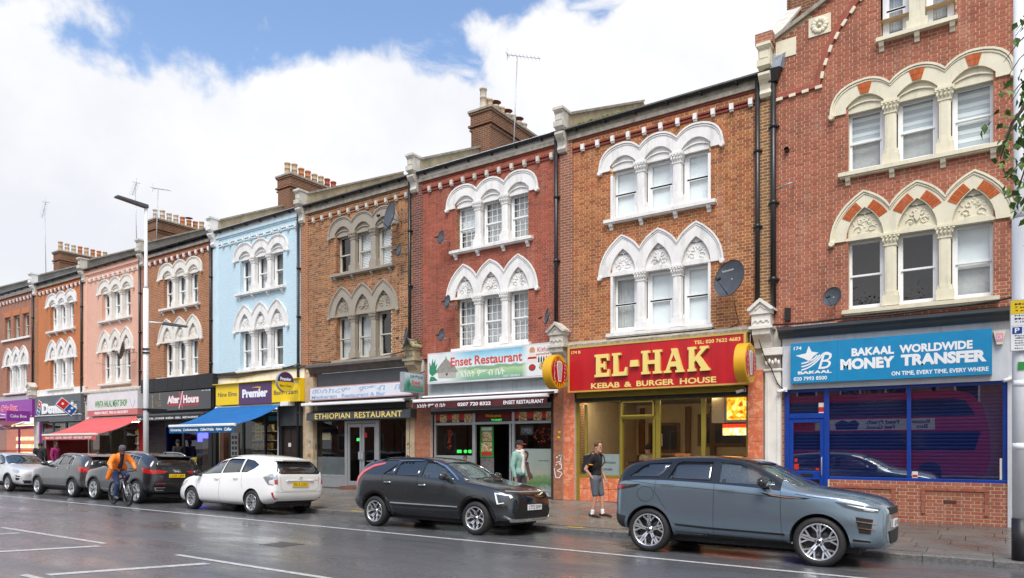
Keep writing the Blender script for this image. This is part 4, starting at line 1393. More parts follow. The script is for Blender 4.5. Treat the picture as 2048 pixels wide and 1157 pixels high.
def shutter_box(root, m, x0, x1, z0, z1, y0, y1, n=5):
 b = MB()
 for i in range(n):
  za = z0 + (z1 - z0) * i / n
  b.bbox(x0,x1,y0,y1,za+0.004,za+(z1-z0)/n-0.004,0.012)
 b.box(x0, x1, y0 + 0.02, y1, z0, z1)
 return b.build('roller_shutter', m, root)
def thing_at(name, label, cat, loc, group=None):
 return empty(name, loc, 0, label, cat, group)
def poly_part(parent,name,m,poly,y,th=0.004,kind=None):
 return MB().prism(poly,y-th,y).build(name,m,parent,kind=kind)
def circ(cx, cz, r, n=20, rx=None):
 return[(cx+(rx or r)*cos(2*pi*i/n),cz+r*sin(2*pi*i/n)) for i in range(n)]
def arc_letters(txt,m,parent,plane_x,cy,cz,r,a0,a1,size,flip=False):
 """letters standing round a circle on a disc that faces +x; cy runs along +y"""
 b = MB()
 n = len(txt)
 for i, ch in enumerate(txt):
  if ch == ' ': continue
  a=radians(a0+(a1-a0)*(i/(n-1) if n>1 else 0.5))
  me = text_mesh(ch, 1.0, 0.03)
  co = [v.co.copy() for v in me.vertices]
  if not co: continue
  w = max(c.x for c in co); mn = min(c.x for c in co)
  rot = a - pi / 2 if not flip else a + pi / 2
  vs_ = []
  for c in co:
   u, v = (c.x - (w + mn) / 2) * size, (c.y - 0.35) * size
   uu,vv=u*cos(rot)-v*sin(rot),u*sin(rot)+v*cos(rot)
   vs_.append((plane_x+0.004,cy+r*cos(a)+uu,cz+r*sin(a)+vv))
  b.add(vs_, [tuple(p.vertices) for p in me.polygons])
  bpy.data.meshes.remove(me)
 return b.build('lettering', m, parent)
def pilaster_col(root,m,x0,x1,z1,flutes=True,y0=FY-0.14):
 b = MB()
 b.bbox(x0, x1, y0, FY + 0.05, 0.0, 0.38, 0.015)
 b.bbox(x0+0.03,x1-0.03,y0+0.03,FY+0.05,0.38,z1-0.5,0.012)
 b.sweep([(x0+0.10,0.6),(x0+0.10,z1-0.75)],0.02,y0+0.015,y0+0.03)
 b.sweep([(x1-0.10,0.6),(x1-0.10,z1-0.75)],0.02,y0+0.015,y0+0.03)
 b.bbox(x0, x1, y0, FY + 0.05, z1 - 0.56, z1 - 0.50, 0.01)
 for i in range(5):
  b.ball((x0+0.07+(x1-x0-0.14)*i/4,y0+0.01,z1-0.36+0.04*(i%2)),0.045,6,sc=(0.8,0.6,1.5))
 b.bbox(x0-0.02,x1+0.02,y0-0.02,FY+0.05,z1-0.18,z1,0.01)
 return b.build('shop_pilaster', m, root)
# materials of the shops
M['blue_sign']=plain('cyan_blue_sign_vinyl',(0.006,0.235,0.47),0.35,var=0.10,dirt=0.08)
M['blue_frame']=plain('royal_blue_gloss',(0.004,0.045,0.30),0.33,var=0.15,dirt=0.12)
M['blue_slat']=plain('dark_blue_shutter',(0.010,0.035,0.19),0.4,var=0.08,spec=0.5)
M['grey_fascia']=plain('grey_fascia',(0.42,0.42,0.42),0.7,var=0.10,dirt=0.35,streak=True)
M['pale_fascia']=plain('pale_painted_board',(0.62,0.64,0.66),0.7,var=0.08,dirt=0.15)
M['red_sign']=plain('red_sign_board',(0.50,0.010,0.016),0.33,var=0.16,scale=1.2,streak=True,dirt=0.16)
M['gold']=plain('gold_trim',(0.62,0.42,0.10),0.35,metal=0.2,var=0.1)
M['yellow_letter']=plain('pale_yellow_letters',(0.83,0.66,0.20),0.4,var=0.04)
M['olive']=plain('yellow_olive_frame',(0.26,0.20,0.025),0.4,metal=0.2,var=0.15)
M['olive_light']=plain('yellow_frame_edge',(0.44,0.34,0.05),0.4,metal=0.2,var=0.1)
M['disc_yellow']=plain('amber_disc',(0.70,0.38,0.015),0.35,var=0.08)
M['beige']=plain('beige_wall',(0.60,0.44,0.25),0.85,var=0.12)
M['brown']=plain('brown_wood',(0.16,0.065,0.02),0.5,var=0.25,scale=6)
M['floor_in']=plain('interior_floor',(0.10,0.07,0.05),0.5,var=0.2)
M['ceil_in']=plain('interior_ceiling',(0.35,0.32,0.28),0.9,var=0.1)
M['red']=plain('red_vinyl',(0.55,0.015,0.012),0.5,var=0.08)
M['green']=plain('green_vinyl',(0.02,0.26,0.04),0.5,var=0.12)
M['yellow']=plain('yellow_vinyl',(0.86,0.58,0.0),0.4,var=0.04)
M['purple']=plain('plum_vinyl',(0.085,0.03,0.11),0.4,var=0.06)
M['violet']=plain('violet_vinyl',(0.27,0.035,0.33),0.4,var=0.08)
M['awn_blue']=plain('blue_awning_cloth',(0.0,0.115,0.36),0.75,var=0.08,scale=1.5)
M['awn_red']=plain('faded_red_awning_cloth',(0.58,0.095,0.095),0.8,var=0.15,scale=1.5)
M['awn_red_dark']=plain('dark_red_cloth',(0.16,0.008,0.012),0.8,var=0.15)
M['glow_green']=plain('glowing_green_print',(0.05,0.75,0.12),0.5,emit=0.35,var=0.02)  # slight emission makes the green lettering and stickers glow
M['lit_warm']=plain('warm_lamp',(1.0,0.55,0.2),0.5,emit=3.0,var=0.02)
M['lit_cool']=plain('added_ceiling_tube',(1.0,0.86,0.62),0.5,emit=11.0,var=0.0)  # for unseen tubes added to brighten the shop interiors
M['lit_blue']=plain('blue_neon_light',(0.02,0.02,1.0),0.5,emit=6.0,var=0.0)
M['paper']=plain('paper_notice',(0.72,0.70,0.64),0.8,var=0.05)
def food_mat(name, c1, c2, c3, emit=0.0, scale=14):
 m, nt, N, L, B = new_mat(name)
 v=nd(nt,'ShaderNodeTexVoronoi');v.inputs['Scale'].default_value=scale
 g=nd(nt,'ShaderNodeNewGeometry');L.new(g.outputs['Position'],v.inputs['Vector'])
 sp=nd(nt,'ShaderNodeSeparateColor');L.new(v.outputs['Color'],sp.inputs[0])
 a = wpos(nt, scale * 1.3, 4, 0.7)
 f=nd(nt,'ShaderNodeMath',operation='ADD');L.new(maprange(nt,sp.outputs[0],0,1,0,.6),f.inputs[0]);L.new(maprange(nt,a,.3,.7,0,.4),f.inputs[1])
 c=ramp_of(nt,f.outputs[0],[(0.1,c1),(0.5,c2),(0.85,c3)])
 L.new(c, B.inputs['Base Color'])
 B.inputs['Roughness'].default_value = 0.5
 if emit:
  L.new(c,B.inputs['Emission Color']);B.inputs['Emission Strength'].default_value=emit
 return m
M['menu_lit']=food_mat('lit_menu_print',(0.30,0.02,0.0),(1.0,0.33,0.01),(1.0,0.75,0.18),1.0,9)
M['menu_lit2']=food_mat('lit_menu_burgers',(0.55,0.22,0.02),(0.95,0.72,0.25),(1.0,0.95,0.7),0.9,14)
M['food']=food_mat('food_photo_print',(0.10,0.03,0.01),(0.55,0.36,0.14),(0.75,0.66,0.45),0,22)
M['goods']=food_mat('packets_on_shelf',(0.25,0.05,0.03),(0.55,0.42,0.12),(0.5,0.55,0.5),0,12)
M['goods2']=food_mat('glowing_cakes_on_shelf',(0.9,0.25,0.02),(1.0,0.55,0.22),(1.0,0.9,0.8),0.85,8)  # emission in the cakes stands in for the shop's lighting
# ---------------------------------------------------------------- shop pilasters and consoles on the party walls
def tile_pier(root,x0,x1,z1,m,z0=0.1,nz=7,y=FY-0.10):
 b=MB();b.box(x0,x1,y+0.012,FY+0.05,z0,z1);pr=b.build('tiled_pier',plain('pink_grout',(0.60,0.42,0.34),0.8),root)
 n = nz
 for i in range(n):
  za = z0 + (z1 - z0) * i / n
  t=MB();t.bbox(x0+0.004,x1-0.004,y,y+0.014,za+0.005,za+(z1-z0)/n-0.005,0.003)
  t.build('tile', m, pr)
m, nt, N, L, B = new_mat('salmon_marbled_tile')
oi = nd(nt, 'ShaderNodeObjectInfo')
w = wpos(nt, 9, 8, 0.72)
c=ramp_of(nt,w,[(0.3,(0.55,0.13,0.06)),(0.52,(0.68,0.20,0.09)),(0.6,(0.80,0.42,0.26)),(0.66,(0.66,0.18,0.08))])
c=mix_col(nt,maprange(nt,oi.outputs['Random'],0,1,0,.25),c,(0.55,0.12,0.06))
L.new(c,B.inputs['Base Color']);B.inputs['Roughness'].default_value=0.3
M['salmon'] = m
M['terra']=plain('worn_terracotta_tile',(0.36,0.14,0.07),0.6,var=0.35,scale=8,dirt=0.35)
M['buff_pier']=plain('worn_buff_render',(0.48,0.37,0.24),0.8,var=0.25,scale=4,dirt=0.5)
for k in range(0, 9):
 X = PARTY(k)
 root = ROOT[k]
 if k in (0, 1, 2, 7):
  mt={0:'offwhite_trim',1:'old_white',2:'stucco',7:'old_white'}[k]
  o=link_mesh('shop_console',SHOPCON,M[mt],root,Vector((X+(-0.06 if k<2 else 0.0),FY,0))-origin_of(root))
for k in range(0,9):P(ROOT[k],'party_wall',BR['i'],PARTY(k)-.42,PARTY(k)+.45,FY+.10,FY+.5,0.0,4.9)
for k in range(0,9):P(ROOT[k],'wall_panel',M['old_white'] if k in(0,2,6,7) else M['buff_pier'],PARTY(k)-.30,PARTY(k)+.32,FY+.02,FY+.1,0.0,4.9)
# slim brick piers at the party walls, upper floors
for k in range(0, 9):
 X = PARTY(k)
 mt={0:'d',1:'cm_',2:'dred_',3:'f',4:'pale_e',5:'i',6:'pink',7:'f',8:'i'}[k]
 mat_={'d':brick_tex_mat('soot_stock_brick_pier',(0.36,0.17,0.07),(0.20,0.10,0.05),(0.52,0.38,0.22),0.35),
   'cm_':brick_tex_mat('dusty_red_brick_pier',(0.33,0.12,0.07),(0.22,0.09,0.06),(0.42,0.28,0.2),0.35),
   'dred_':brick_tex_mat('dark_brick_pier',(0.24,0.07,0.05),(0.08,0.05,0.045),(0.33,0.2,0.16),0.5)}.get(mt) or(BR['pale_e'] if mt=='pale_e' else BR['pink'] if mt=='pink' else BR[mt])
 x0_,x1_=(X-0.12,X+0.30) if k else(X-0.22,X+0.12)
 P(ROOT[k],'brick_pier',mat_,x0_,x1_,FY-0.025,FY+0.05,4.75,10.40)
# =============== the blue money transfer shop
root = ROOT[0]
b = MB()
b.prism([(FY+0.05,4.30),(FY-0.10,4.30),(FY-0.16,4.36),(FY-0.18,4.42),(FY-0.28,4.47),(FY-0.28,4.53),(FY+0.05,4.60)],-4.15,1.2,axis='x')
b.build('shop_cornice', M['charcoal'], root)
P(root,'fascia',M['grey_fascia'],-4.08,0.92,FY-0.06,FY+0.05,4.14,4.32)
P(root,'fascia',M['pale_fascia'],-4.08,0.33,FY-0.05,FY+0.05,3.09,4.14)
pilaster_col(root, M['offwhite_trim'], -4.50, -4.08, 4.10)
pilaster_col(root, M['cream_trim'], 0.46, 0.90, 4.20)
P(root,'fascia',M['pale_fascia'],0.30,0.47,FY-0.03,FY+0.05,0.10,4.14)
P(root,'wall',BR['am'],-3.09,0.32,FY+0.004,FY+0.1,0.05,0.985)
fr=front_frame(root,M['blue_frame'],[(-4.05,-3.95,0.12,3.09),(-3.18,-3.07,0.12,3.09,.004),(-1.50,-1.42,1.05,3.02,.003),(0.22,0.32,0.98,3.09),(-4.05,0.32,3.02,3.09,.012),
          (-3.07,0.32,0.975,1.055,.015),(-3.95,-3.18,2.40,2.52,.006)])
shut = MB()
z = 0.12
while z < 3.02:
 xa_, xb_ = (-3.95, 0.22)
 if z < 0.98: xb_ = -3.18
 shut.prism([(FY+0.20,z),(FY+0.190,z+0.010),(FY+0.186,z+0.04),(FY+0.190,z+0.070),(FY+0.20,z+0.074)],xa_,xb_,axis='x')
 z += 0.078
shut.build('roller_shutter', M['blue_slat'], root)
P(root,'shop_back',M['dark'],-4.05,0.32,FY+0.21,FY+0.25,0.1,3.1)
panes(fr,M['dark_shop_glass'],[(-3.95,-3.18,2.52,3.02),(-3.07,-1.50,1.05,3.02),(-1.42,0.22,1.05,3.02)])
door=front_frame(root,M['blue_frame'],[(-3.95,-3.86,0.13,2.40),(-3.27,-3.18,0.13,2.40),(-3.86,-3.27,2.30,2.40),(-3.86,-3.27,0.13,0.25),(-3.86,-3.27,0.97,1.17)],y=FY+0.055,d=0.05,name='door')
panes(door,M['dark_shop_glass'],[(-3.86,-3.27,1.17,2.30),(-3.86,-3.27,0.25,0.97)])
b=MB();b.bbox(-3.70,-3.42,FY+0.035,FY+0.055,1.04,1.11,0.005);b.build('letter_box',M['black'],door)
b=MB();b.tube([(-3.22,FY+0.02,1.05),(-3.22,FY-0.01,1.1),(-3.22,FY-0.01,1.45),(-3.22,FY+0.02,1.5)],0.013,8);b.build('door_handle',M['alu'],door)
for(x0,x1,z0,z1,mt) in((-3.84,-3.74,1.20,1.33,'red'),(-3.83,-3.77,1.38,1.46,'red'),(-3.36,-3.29,1.19,1.24,'red'),(-3.30,-3.18,2.52,2.76,'paper'),(-3.30,-3.18,2.55,2.66,'red')):
 P(door,'sticker',M[mt],x0,x1,FY+0.072 if mt=='paper' else FY+0.069,FY+0.078,z0,z1)
P(fr,'sticker',M['paper'],-1.40,-1.29,FY+0.07,FY+0.078,1.06,1.20);P(fr,'sticker',M['red'],-1.395,-1.295,FY+0.067,FY+0.0695,1.08,1.13)
P(fr,'notice_strip',M['paper'],0.17,0.21,FY+0.07,FY+0.078,1.06,1.50)
P(root,'doorstep',M['kerb'],-4.05,-3.07,FY-0.12,FY+0.2,0.02,0.13)
b = MB()
for i in range(3):
 for j in range(6):b.box(-0.80+j*0.035,-0.775+j*0.035,FY-0.012,FY,0.545+i*0.022,0.56+i*0.022)
b.box(-0.81, -0.58, FY - 0.009, FY + 0.01, 0.535, 0.61)
b.build('air_brick',plain('old_clay_vent',(0.12,0.05,0.035),0.9),root)
# recessed brick panels: a soldier frame standing proud
for (x0, x1) in ((-2.95, -1.72), (-1.22, -0.02)):
 for(a,c_,d_,e_) in((x0,x1,0.80,0.865),(x0,x0+0.07,0.30,0.80),(x1-0.07,x1,0.30,0.80)):
  n = max(1, int(max((c_ - a), (e_ - d_)) / 0.225))
  for i in range(n):
   if c_-a>e_-d_:q=(a+(c_-a)*i/n+.004,a+(c_-a)*(i+1)/n-.004,d_,e_)
   else:q=(a,c_,d_+(e_-d_)*i/n+.004,d_+(e_-d_)*(i+1)/n-.004)
   b=MB();b.bbox(q[0],q[1],FY-0.035,FY,q[2],q[3],0.004);b.build('brick',BR['a'],root)
s=thing_at('shop_sign','wide cyan blue money transfer sign with white lettering and star logo','shop sign',(-1.91,FY-0.13,3.2))
P(s,'sign_board',M['blue_sign'],-3.86,-2.86,FY-0.20,FY-0.05,3.215,4.15)
P(s,'sign_board',M['blue_sign'],-2.857,0.04,FY-0.20,FY-0.05,3.215,4.15)
YS = FY - 0.20
lettering('BAKAAL',M['white'],-2.56,-1.72,3.76,3.94,YS,s,bold=0.045)
lettering('WORLDWIDE',M['white'],-1.62,-0.29,3.76,3.94,YS,s,bold=0.045)
lettering('MONEY',M['white'],-2.79,-1.71,3.465,3.715,YS,s,bold=0.055)
lettering('TRANSFER',M['white'],-1.59,-0.05,3.48,3.73,YS,s,bold=0.055)
lettering('ON TIME, EVERY TIME, EVERY WHERE',M['white'],-1.77,-0.02,3.27,3.375,YS,s,bold=0.03)
lettering('174',M['white'],-3.79,-3.62,3.99,4.07,YS,s,bold=0.03)
lettering('BAKAAL',M['white'],-3.70,-2.97,3.42,3.49,YS,s,bold=0.05)
lettering('020 7993 8500',M['white'],-3.79,-3.07,3.27,3.36,YS,s,bold=0.025)
st_=[(-3.46,4.07),(-3.40,3.93),(-3.25,3.90),(-3.36,3.82),(-3.44,3.70),(-3.56,3.78),(-3.75,3.86),(-3.52,3.90)]
poly_part(s, 'star_logo', M['white'], st_, YS)
for i in range(3):
 q=curve3((-3.62+i*0.0,3.52+i*0.075),(-3.36,3.56+i*0.07),(-3.16-i*0.06,3.86-i*0.01),10)
 MB().sweep(q,0.032,YS-0.004,YS).build('logo_stripe',M['white'],s)
lettering('B',M['white'],-3.26,-2.97,3.52,3.88,YS,s,name='logo_letter',bold=0.0,shear=0.3)
MB().sweep(curve3((-3.20,3.82),(-3.10,3.95),(-2.98,3.84),8),0.025,YS-0.005,YS-0.0005).build('logo_stripe',M['white'],s)
# alarm bell box and cameras
a_=thing_at('alarm_box','cream tapered alarm bell box with a pink panel beside the blue sign','alarm box',(0.16,FY-0.05,3.8))
MB().prism([(0.06,4.09),(0.27,4.09),(0.26,4.04),(0.215,3.82),(0.115,3.82),(0.07,4.04)],FY-0.14,FY-0.05).build('box',M['cream_trim'],a_)
P(a_,'panel',plain('pink_panel',(0.75,0.32,0.40),0.5),0.105,0.225,FY-0.145,FY-0.139,3.88,4.05)
lettering('CA',M['white'],0.12,0.21,3.92,4.01,FY-0.145,a_,bold=0.0)
def camera_bullet(x, z, dirx, label, y=FY - 0.08):
 t=thing_at('security_camera',label,'security camera',(x,y,z),'white bullet cameras on the shop fronts')
 b=MB();b.tube([(x,y-0.04,z),(x+dirx*0.13,y-0.14,z-0.05)],[0.035,0.04],10);b.build('body',M['white'],t)
 b=MB();b.tube([(x,y+0.04,z+0.02),(x,y-0.04,z)],0.02,8);b.box(x-0.05,x+0.05,y+0.02,y+0.05,z-0.04,z+0.06);b.build('mount',M['white'],t)
 return t
camera_bullet(-4.02,3.08,-1,'white bullet camera at the left top corner of the blue shop front')
camera_bullet(0.36,3.12,-1,'white bullet camera under the pink alarm box')
camera_bullet(-4.98,3.12,-1,'white bullet camera under the right end of the red kebab sign',FY-0.1)
# =============== the red kebab shop
root = ROOT[1]
tile_pier(root, -4.88, -4.52, 3.60, M['salmon'], 0.12, 6)
tile_pier(root, -10.05, -9.70, 3.45, M['salmon'], 0.22, 6)
tile_pier(root,-10.38,-10.06,4.1,M['terra'],0.22,14,FY-0.12)
b=MB();b.prism([(FY+0.05,4.50),(FY-0.30,4.50),(FY-0.32,4.58),(FY+0.05,4.72)],-9.8,-4.75,axis='x');b.build('lead_flashing',plain('peeling_lead',(0.42,0.38,0.30),0.8,var=0.5,scale=9,dirt=0.7,bumpy=0.4),root)
P(root,'fascia',M['dark'],-9.7,-4.9,FY-0.05,FY+0.05,3.0,4.6)
fr=front_frame(root,M['olive'],[(-9.72,-9.60,0.22,3.20,.02),(-9.45,-9.38,0.95,2.92),(-8.36,-8.28,0.95,2.97,.02),(-7.32,-7.20,0.22,2.97,.01),(-6.09,-5.98,0.9,2.97),(-4.95,-4.86,0.22,3.20,.03),
         (-9.60,-4.95,2.97,3.09,.012),(-9.60,-8.28,0.86,0.945,.015),(-8.28,-7.32,2.47,2.55,.01),(-7.40,-7.33,0.25,2.47,.02),(-7.20,-4.95,0.86,0.94,.018),(-8.36,-8.30,0.22,0.9,.01)])
shutter_box(root,M['olive'],-9.60,-4.95,3.09,3.24,FY-0.16,FY+0.05,4)
b=MB();b.box(-8.28,-7.34,FY-0.06,FY-0.02,2.56,2.59);b.box(-8.28,-8.25,FY-0.06,FY-0.02,2.59,2.95);b.box(-7.37,-7.34,FY-0.06,FY-0.02,2.59,2.95);b.box(-8.28,-7.34,FY-0.06,FY-0.02,2.92,2.95)
b.build('fanlight', M['olive_light'], root)
panes(fr,M['shop_glass'],[(-9.58,-9.45,.95,2.97),(-9.38,-8.36,0.945,2.97),(-7.20,-6.09,0.94,2.97),(-5.98,-4.95,0.94,2.97),(-8.25,-7.37,2.59,2.92)])
for(x0,x1) in((-9.60,-9.10),(-9.10,-8.70),(-8.70,-8.36)):
 for (z0, z1) in ((0.22, 0.55), (0.56, 0.86)):
  b=MB();b.bbox(x0+.004,x1-.004,FY+0.02,FY+0.06,z0,z1,0.004);b.build('tile',M['salmon'],root)
for i in range(5):
 x0 = -7.20 + i * 0.45
 b=MB();b.bbox(x0+.004,x0+.446,FY+0.02,FY+0.06,0.2,0.86,0.004);b.build('tile',M['salmon'],root)
shop_room(root,-9.7,-4.9,0.2,3.1,M['beige'],M['floor_in'],M['ceil_in'],4.0)
P(fr,'frosted_film',M['frost'],-9.38,-8.36,FY+0.082,FY+0.086,0.95,1.53)
lettering('CHICKEN',M['black'],-8.95,-8.50,1.27,1.32,FY+0.081,fr,bold=0.0)
lettering('BURGER',M['black'],-8.95,-8.60,1.08,1.13,FY+0.081,fr,bold=0.0)
b = MB()
for(x,y) in((-8.8,17.95),(-6.5,17.95)):b.box(x-0.75,x+0.75,y-0.06,y+0.06,3.05,3.09)
b.build('added_ceiling_light', M['lit_cool'], root)  # added tubes, tucked above the header out of view, to light the room
# interior joinery
ya = FY + 4.1
for(x0,x1,z0,z1,y,wh) in((-9.6,-9.4,1.5,2.6,ya,'left'),(-9.25,-8.2,1.55,2.5,ya,'middle'),(-7.6,-6.1,1.75,2.75,ya,'right')):
 t=thing_at('framed_picture','dark picture in a brown wood frame, '+wh+' one on the kebab shop back wall','picture',((x0+x1)/2,y,z0),'framed pictures inside the kebab shop')
 P(t,'frame',M['brown'],x0,x1,y-0.04,y,z0,z1);P(t,'canvas',M['black'],x0+0.09,x1-0.09,y-0.055,y-0.041,z0+0.09,z1-0.09)
P(root,'wall_panelling',M['brown'],-9.65,-4.95,ya-0.03,ya+0.02,1.30,1.45);P(root,'wall_panelling',plain('tan_wood',(0.30,0.13,0.04),0.5),-9.65,-4.95,ya-0.02,ya+0.02,0.2,1.30)
for x_ in(-9.55,-8.0,-7.2):P(root,'wall_post',M['brown'],x_,x_+0.16,ya-0.06,ya,0.2,3.0)
t=thing_at('counter','long pale serving counter behind the kebab shop window','counter',(-5.9,19.0,0.2))
P(t,'body',M['pale_fascia'],-7.15,-5.0,18.7,19.3,0.2,1.15);P(t,'top',M['alu'],-7.2,-4.98,18.62,19.35,1.15,1.2);P(t,'side_panel',plain('orange_wood',(0.62,0.20,0.05),.5),-7.2,-6.75,18.60,18.62,0.9,1.55)
for i,(x_,mt,w_) in enumerate(((-6.3,'paper',.12),(-6.05,'red',.1),(-5.85,'green',.14),(-5.6,'paper',.2),(-5.3,'brown',.2))):
 lab=['white box standing on the kebab counter','small red tub on the kebab counter','green salad tub on the kebab counter','wide white box near the right end of the kebab counter','brown box at the right end of the kebab counter'][i]
 b=MB();b.hexa([(x_-w_*.8,18.8,1.2),(x_+w_*.8,18.8,1.2),(x_+w_*.8,19.0,1.2),(x_-w_*.8,19.0,1.2),(x_-w_,18.77,1.36),(x_+w_,18.77,1.36),(x_+w_,19.03,1.36),(x_-w_,19.03,1.36)])
 b.box(x_-w_*1.04,x_+w_*1.04,18.76,19.04,1.36,1.375)
 tag(b.build('food_tub',M[mt]),lab,'food tub','tubs on the kebab shop counter')
t=thing_at('menu_board','large lit orange menu light box of kebabs in the shop window','menu board',(-5.2,FY+0.5,2.4))
P(t,'case',M['alu'],-5.60,-4.95,FY+0.44,FY+0.58,2.36,3.02);P(t,'lit_panel',M['menu_lit'],-5.55,-4.97,FY+0.425,FY+0.44,2.42,2.98)
lettering('KEBABS & BURGERS',M['yellow'],-5.50,-4.98,2.45,2.51,FY+0.424,t,bold=0.02)
P(root,'side_cupboard',M['beige'],-5.95,-5.62,FY+0.45,FY+0.7,2.35,3.05)
t=thing_at('menu_board','long lit menu strip reading eat in or takeaway above burger pictures','menu board',(-5.3,FY+0.7,2.0))
P(t,'lit_panel',M['menu_lit2'],-5.72,-4.95,FY+0.62,FY+0.66,2.03,2.22);P(t,'header',plain('lit_red_header',(0.8,0.03,0.01),.5,emit=0.7),-5.72,-4.95,FY+0.61,FY+0.66,2.22,2.32)
lettering('EAT IN OR TAKEAWAY',M['yellow'],-5.68,-4.97,2.24,2.30,FY+0.609,t,bold=0.02)
for i, x_ in enumerate((-5.85, -5.45, -5.15)):
 P(root,'wall_notice',M['paper'],x_,x_+0.22,ya-0.035,ya-0.021,1.55,1.85)
P(root,'wall_notice',M['paper'],-9.05,-8.75,ya-0.07,ya-0.06,1.75,2.15)
s=thing_at('shop_sign','big red kebab and burger house sign with raised pale yellow slab letters','shop sign',(-7.3,FY-0.2,3.24))
YS = FY - 0.36
P(s,'sign_board',M['red_sign'],-9.70,-4.90,YS,FY-0.04,3.28,4.46)
b = MB()
for q in((-9.76,-4.84,3.24,3.28),(-9.76,-4.84,4.46,4.50),(-9.76,-9.70,3.28,4.46),(-4.90,-4.84,3.28,4.46)):
 b.box(q[0], q[1], YS - 0.015, FY - 0.03, q[2], q[3])
b.build('sign_frame', M['gold'], s)
for x_ in(-8.9,-8.1,-7.3,-6.5,-5.7):P(s,'panel_joint',M['awn_red_dark'],x_,x_+.006,YS-.001,YS+.01,3.28,4.46)
def slab_letter(ch, w, h):
 """slab serif capitals as polygons in a w x h box"""
 t, f = 0.30 * w if ch in 'EL' else 0.24 * w, 0.17 * h
 if ch == 'E':
  a = 0.10 * w
  return[[(0,0),(w,0),(w,.32*h),(w-.10*w,.32*h),(w-.16*w,f),(a+t,f),(a+t,.42*h),(.62*w,.42*h),(.62*w,.33*h),(.74*w,.33*h),(.74*w,.67*h),(.62*w,.67*h),(.62*w,.58*h),(a+t,.58*h),
    (a+t,h-f),(w-.20*w,h-f),(w-.14*w,.70*h),(w-.04*w,.70*h),(w-.04*w,h),(0,h),(0,h-.6*f),(a,h-.6*f),(a,.6*f),(0,.6*f)]]
 if ch == 'L':
  a = 0.10 * w
  return[[(0,0),(w,0),(w,.36*h),(w-.10*w,.36*h),(w-.18*w,f),(a+t,f),(a+t,h-.6*f),(.58*w,h-.6*f),(.58*w,h),(0,h),(0,h-.6*f),(a,h-.6*f),(a,.6*f),(0,.6*f)]]
 if ch == 'H':
  a, t = .08 * w, .24 * w
  s_ = .6 * f
  R_ = lambda p: (w - p[0], p[1])
  L_=[(0,0),(.42*w,0),(.42*w,s_),(a+t,s_),(a+t,.42*h)]
  top=[(a+t,.58*h),(a+t,h-s_),(.42*w,h-s_),(.42*w,h),(0,h),(0,h-s_),(a,h-s_),(a,s_),(0,s_)]
  return[L_+[R_(p) for p in L_[::-1]]+[R_(p) for p in top[::-1]]+top]
 if ch == 'A':
  s_ = .55 * f
  return[[(0,0),(.36*w,0),(.36*w,s_),(.28*w,s_),(.33*w,.25*h),(.62*w,.25*h),(.67*w,s_),(.58*w,s_),(.58*w,0),(w,0),(w,s_),(.93*w,s_),(.64*w,h),(.36*w,h),(.40*w,.86*h),(.10*w,s_),(0,s_)]]
 if ch == 'K':
  s_ = .6 * f; a, t = .06 * w, .24 * w
  return[[(0,0),(.38*w,0),(.38*w,s_),(a+t,s_),(a+t,.36*h),(.38*w,.45*h),(.62*w,s_),(.56*w,s_),(.56*w,0),(w,0),(w,s_),(.93*w,s_),(.56*w,.62*h),(.84*w,h-s_),(.93*w,h-s_),(.93*w,h),(.55*w,h),(.55*w,h-s_),
    (.62*w,h-s_),(a+t,.52*h),(a+t,h-s_),(.38*w,h-s_),(.38*w,h),(0,h),(0,h-s_),(a,h-s_),(a,s_),(0,s_)]]
 return[[(0,.36*h),(w,.36*h),(w*.94,.64*h),(w*.06,.64*h)]]
b = MB()
for ch,x0,x1 in(('E',-8.88,-8.44),('L',-8.36,-7.93),('-',-7.84,-7.60),('H',-7.52,-6.96),('A',-6.90,-6.36),('K',-6.27,-5.70)):
 for poly in slab_letter(ch, x1 - x0, 0.61):
  pp = [(x0 + p[0], 3.62 + p[1]) for p in poly]
  b.prism(pp, YS - 0.09, YS)
 if ch == 'A': pass
b.build('raised_letters', [M['yellow_letter']], s)
b=MB();b.prism([(-6.705,3.90),(-6.565,3.90),(-6.635,4.07)],YS-0.092,YS-0.0901);b.build('letter_counter',M['red_sign'],s)
for(t_,x0,x1,z1) in(('KEBAB',-9.03,-8.17,3.47),('&',-8.04,-7.82,3.46),('BURGER',-7.69,-6.65,3.47),('HOUSE',-6.50,-5.57,3.47)):
 lettering(t_,M['yellow_letter'],x0,x1,3.32,z1,YS,s,bold=0.028)
lettering('TEL: 020 7622 4683',M['yellow_letter'],-6.13,-4.98,4.30,4.39,YS,s,bold=0.02)
lettering('174 B',M['yellow_letter'],-9.64,-9.36,4.31,4.39,YS,s,bold=0.02)
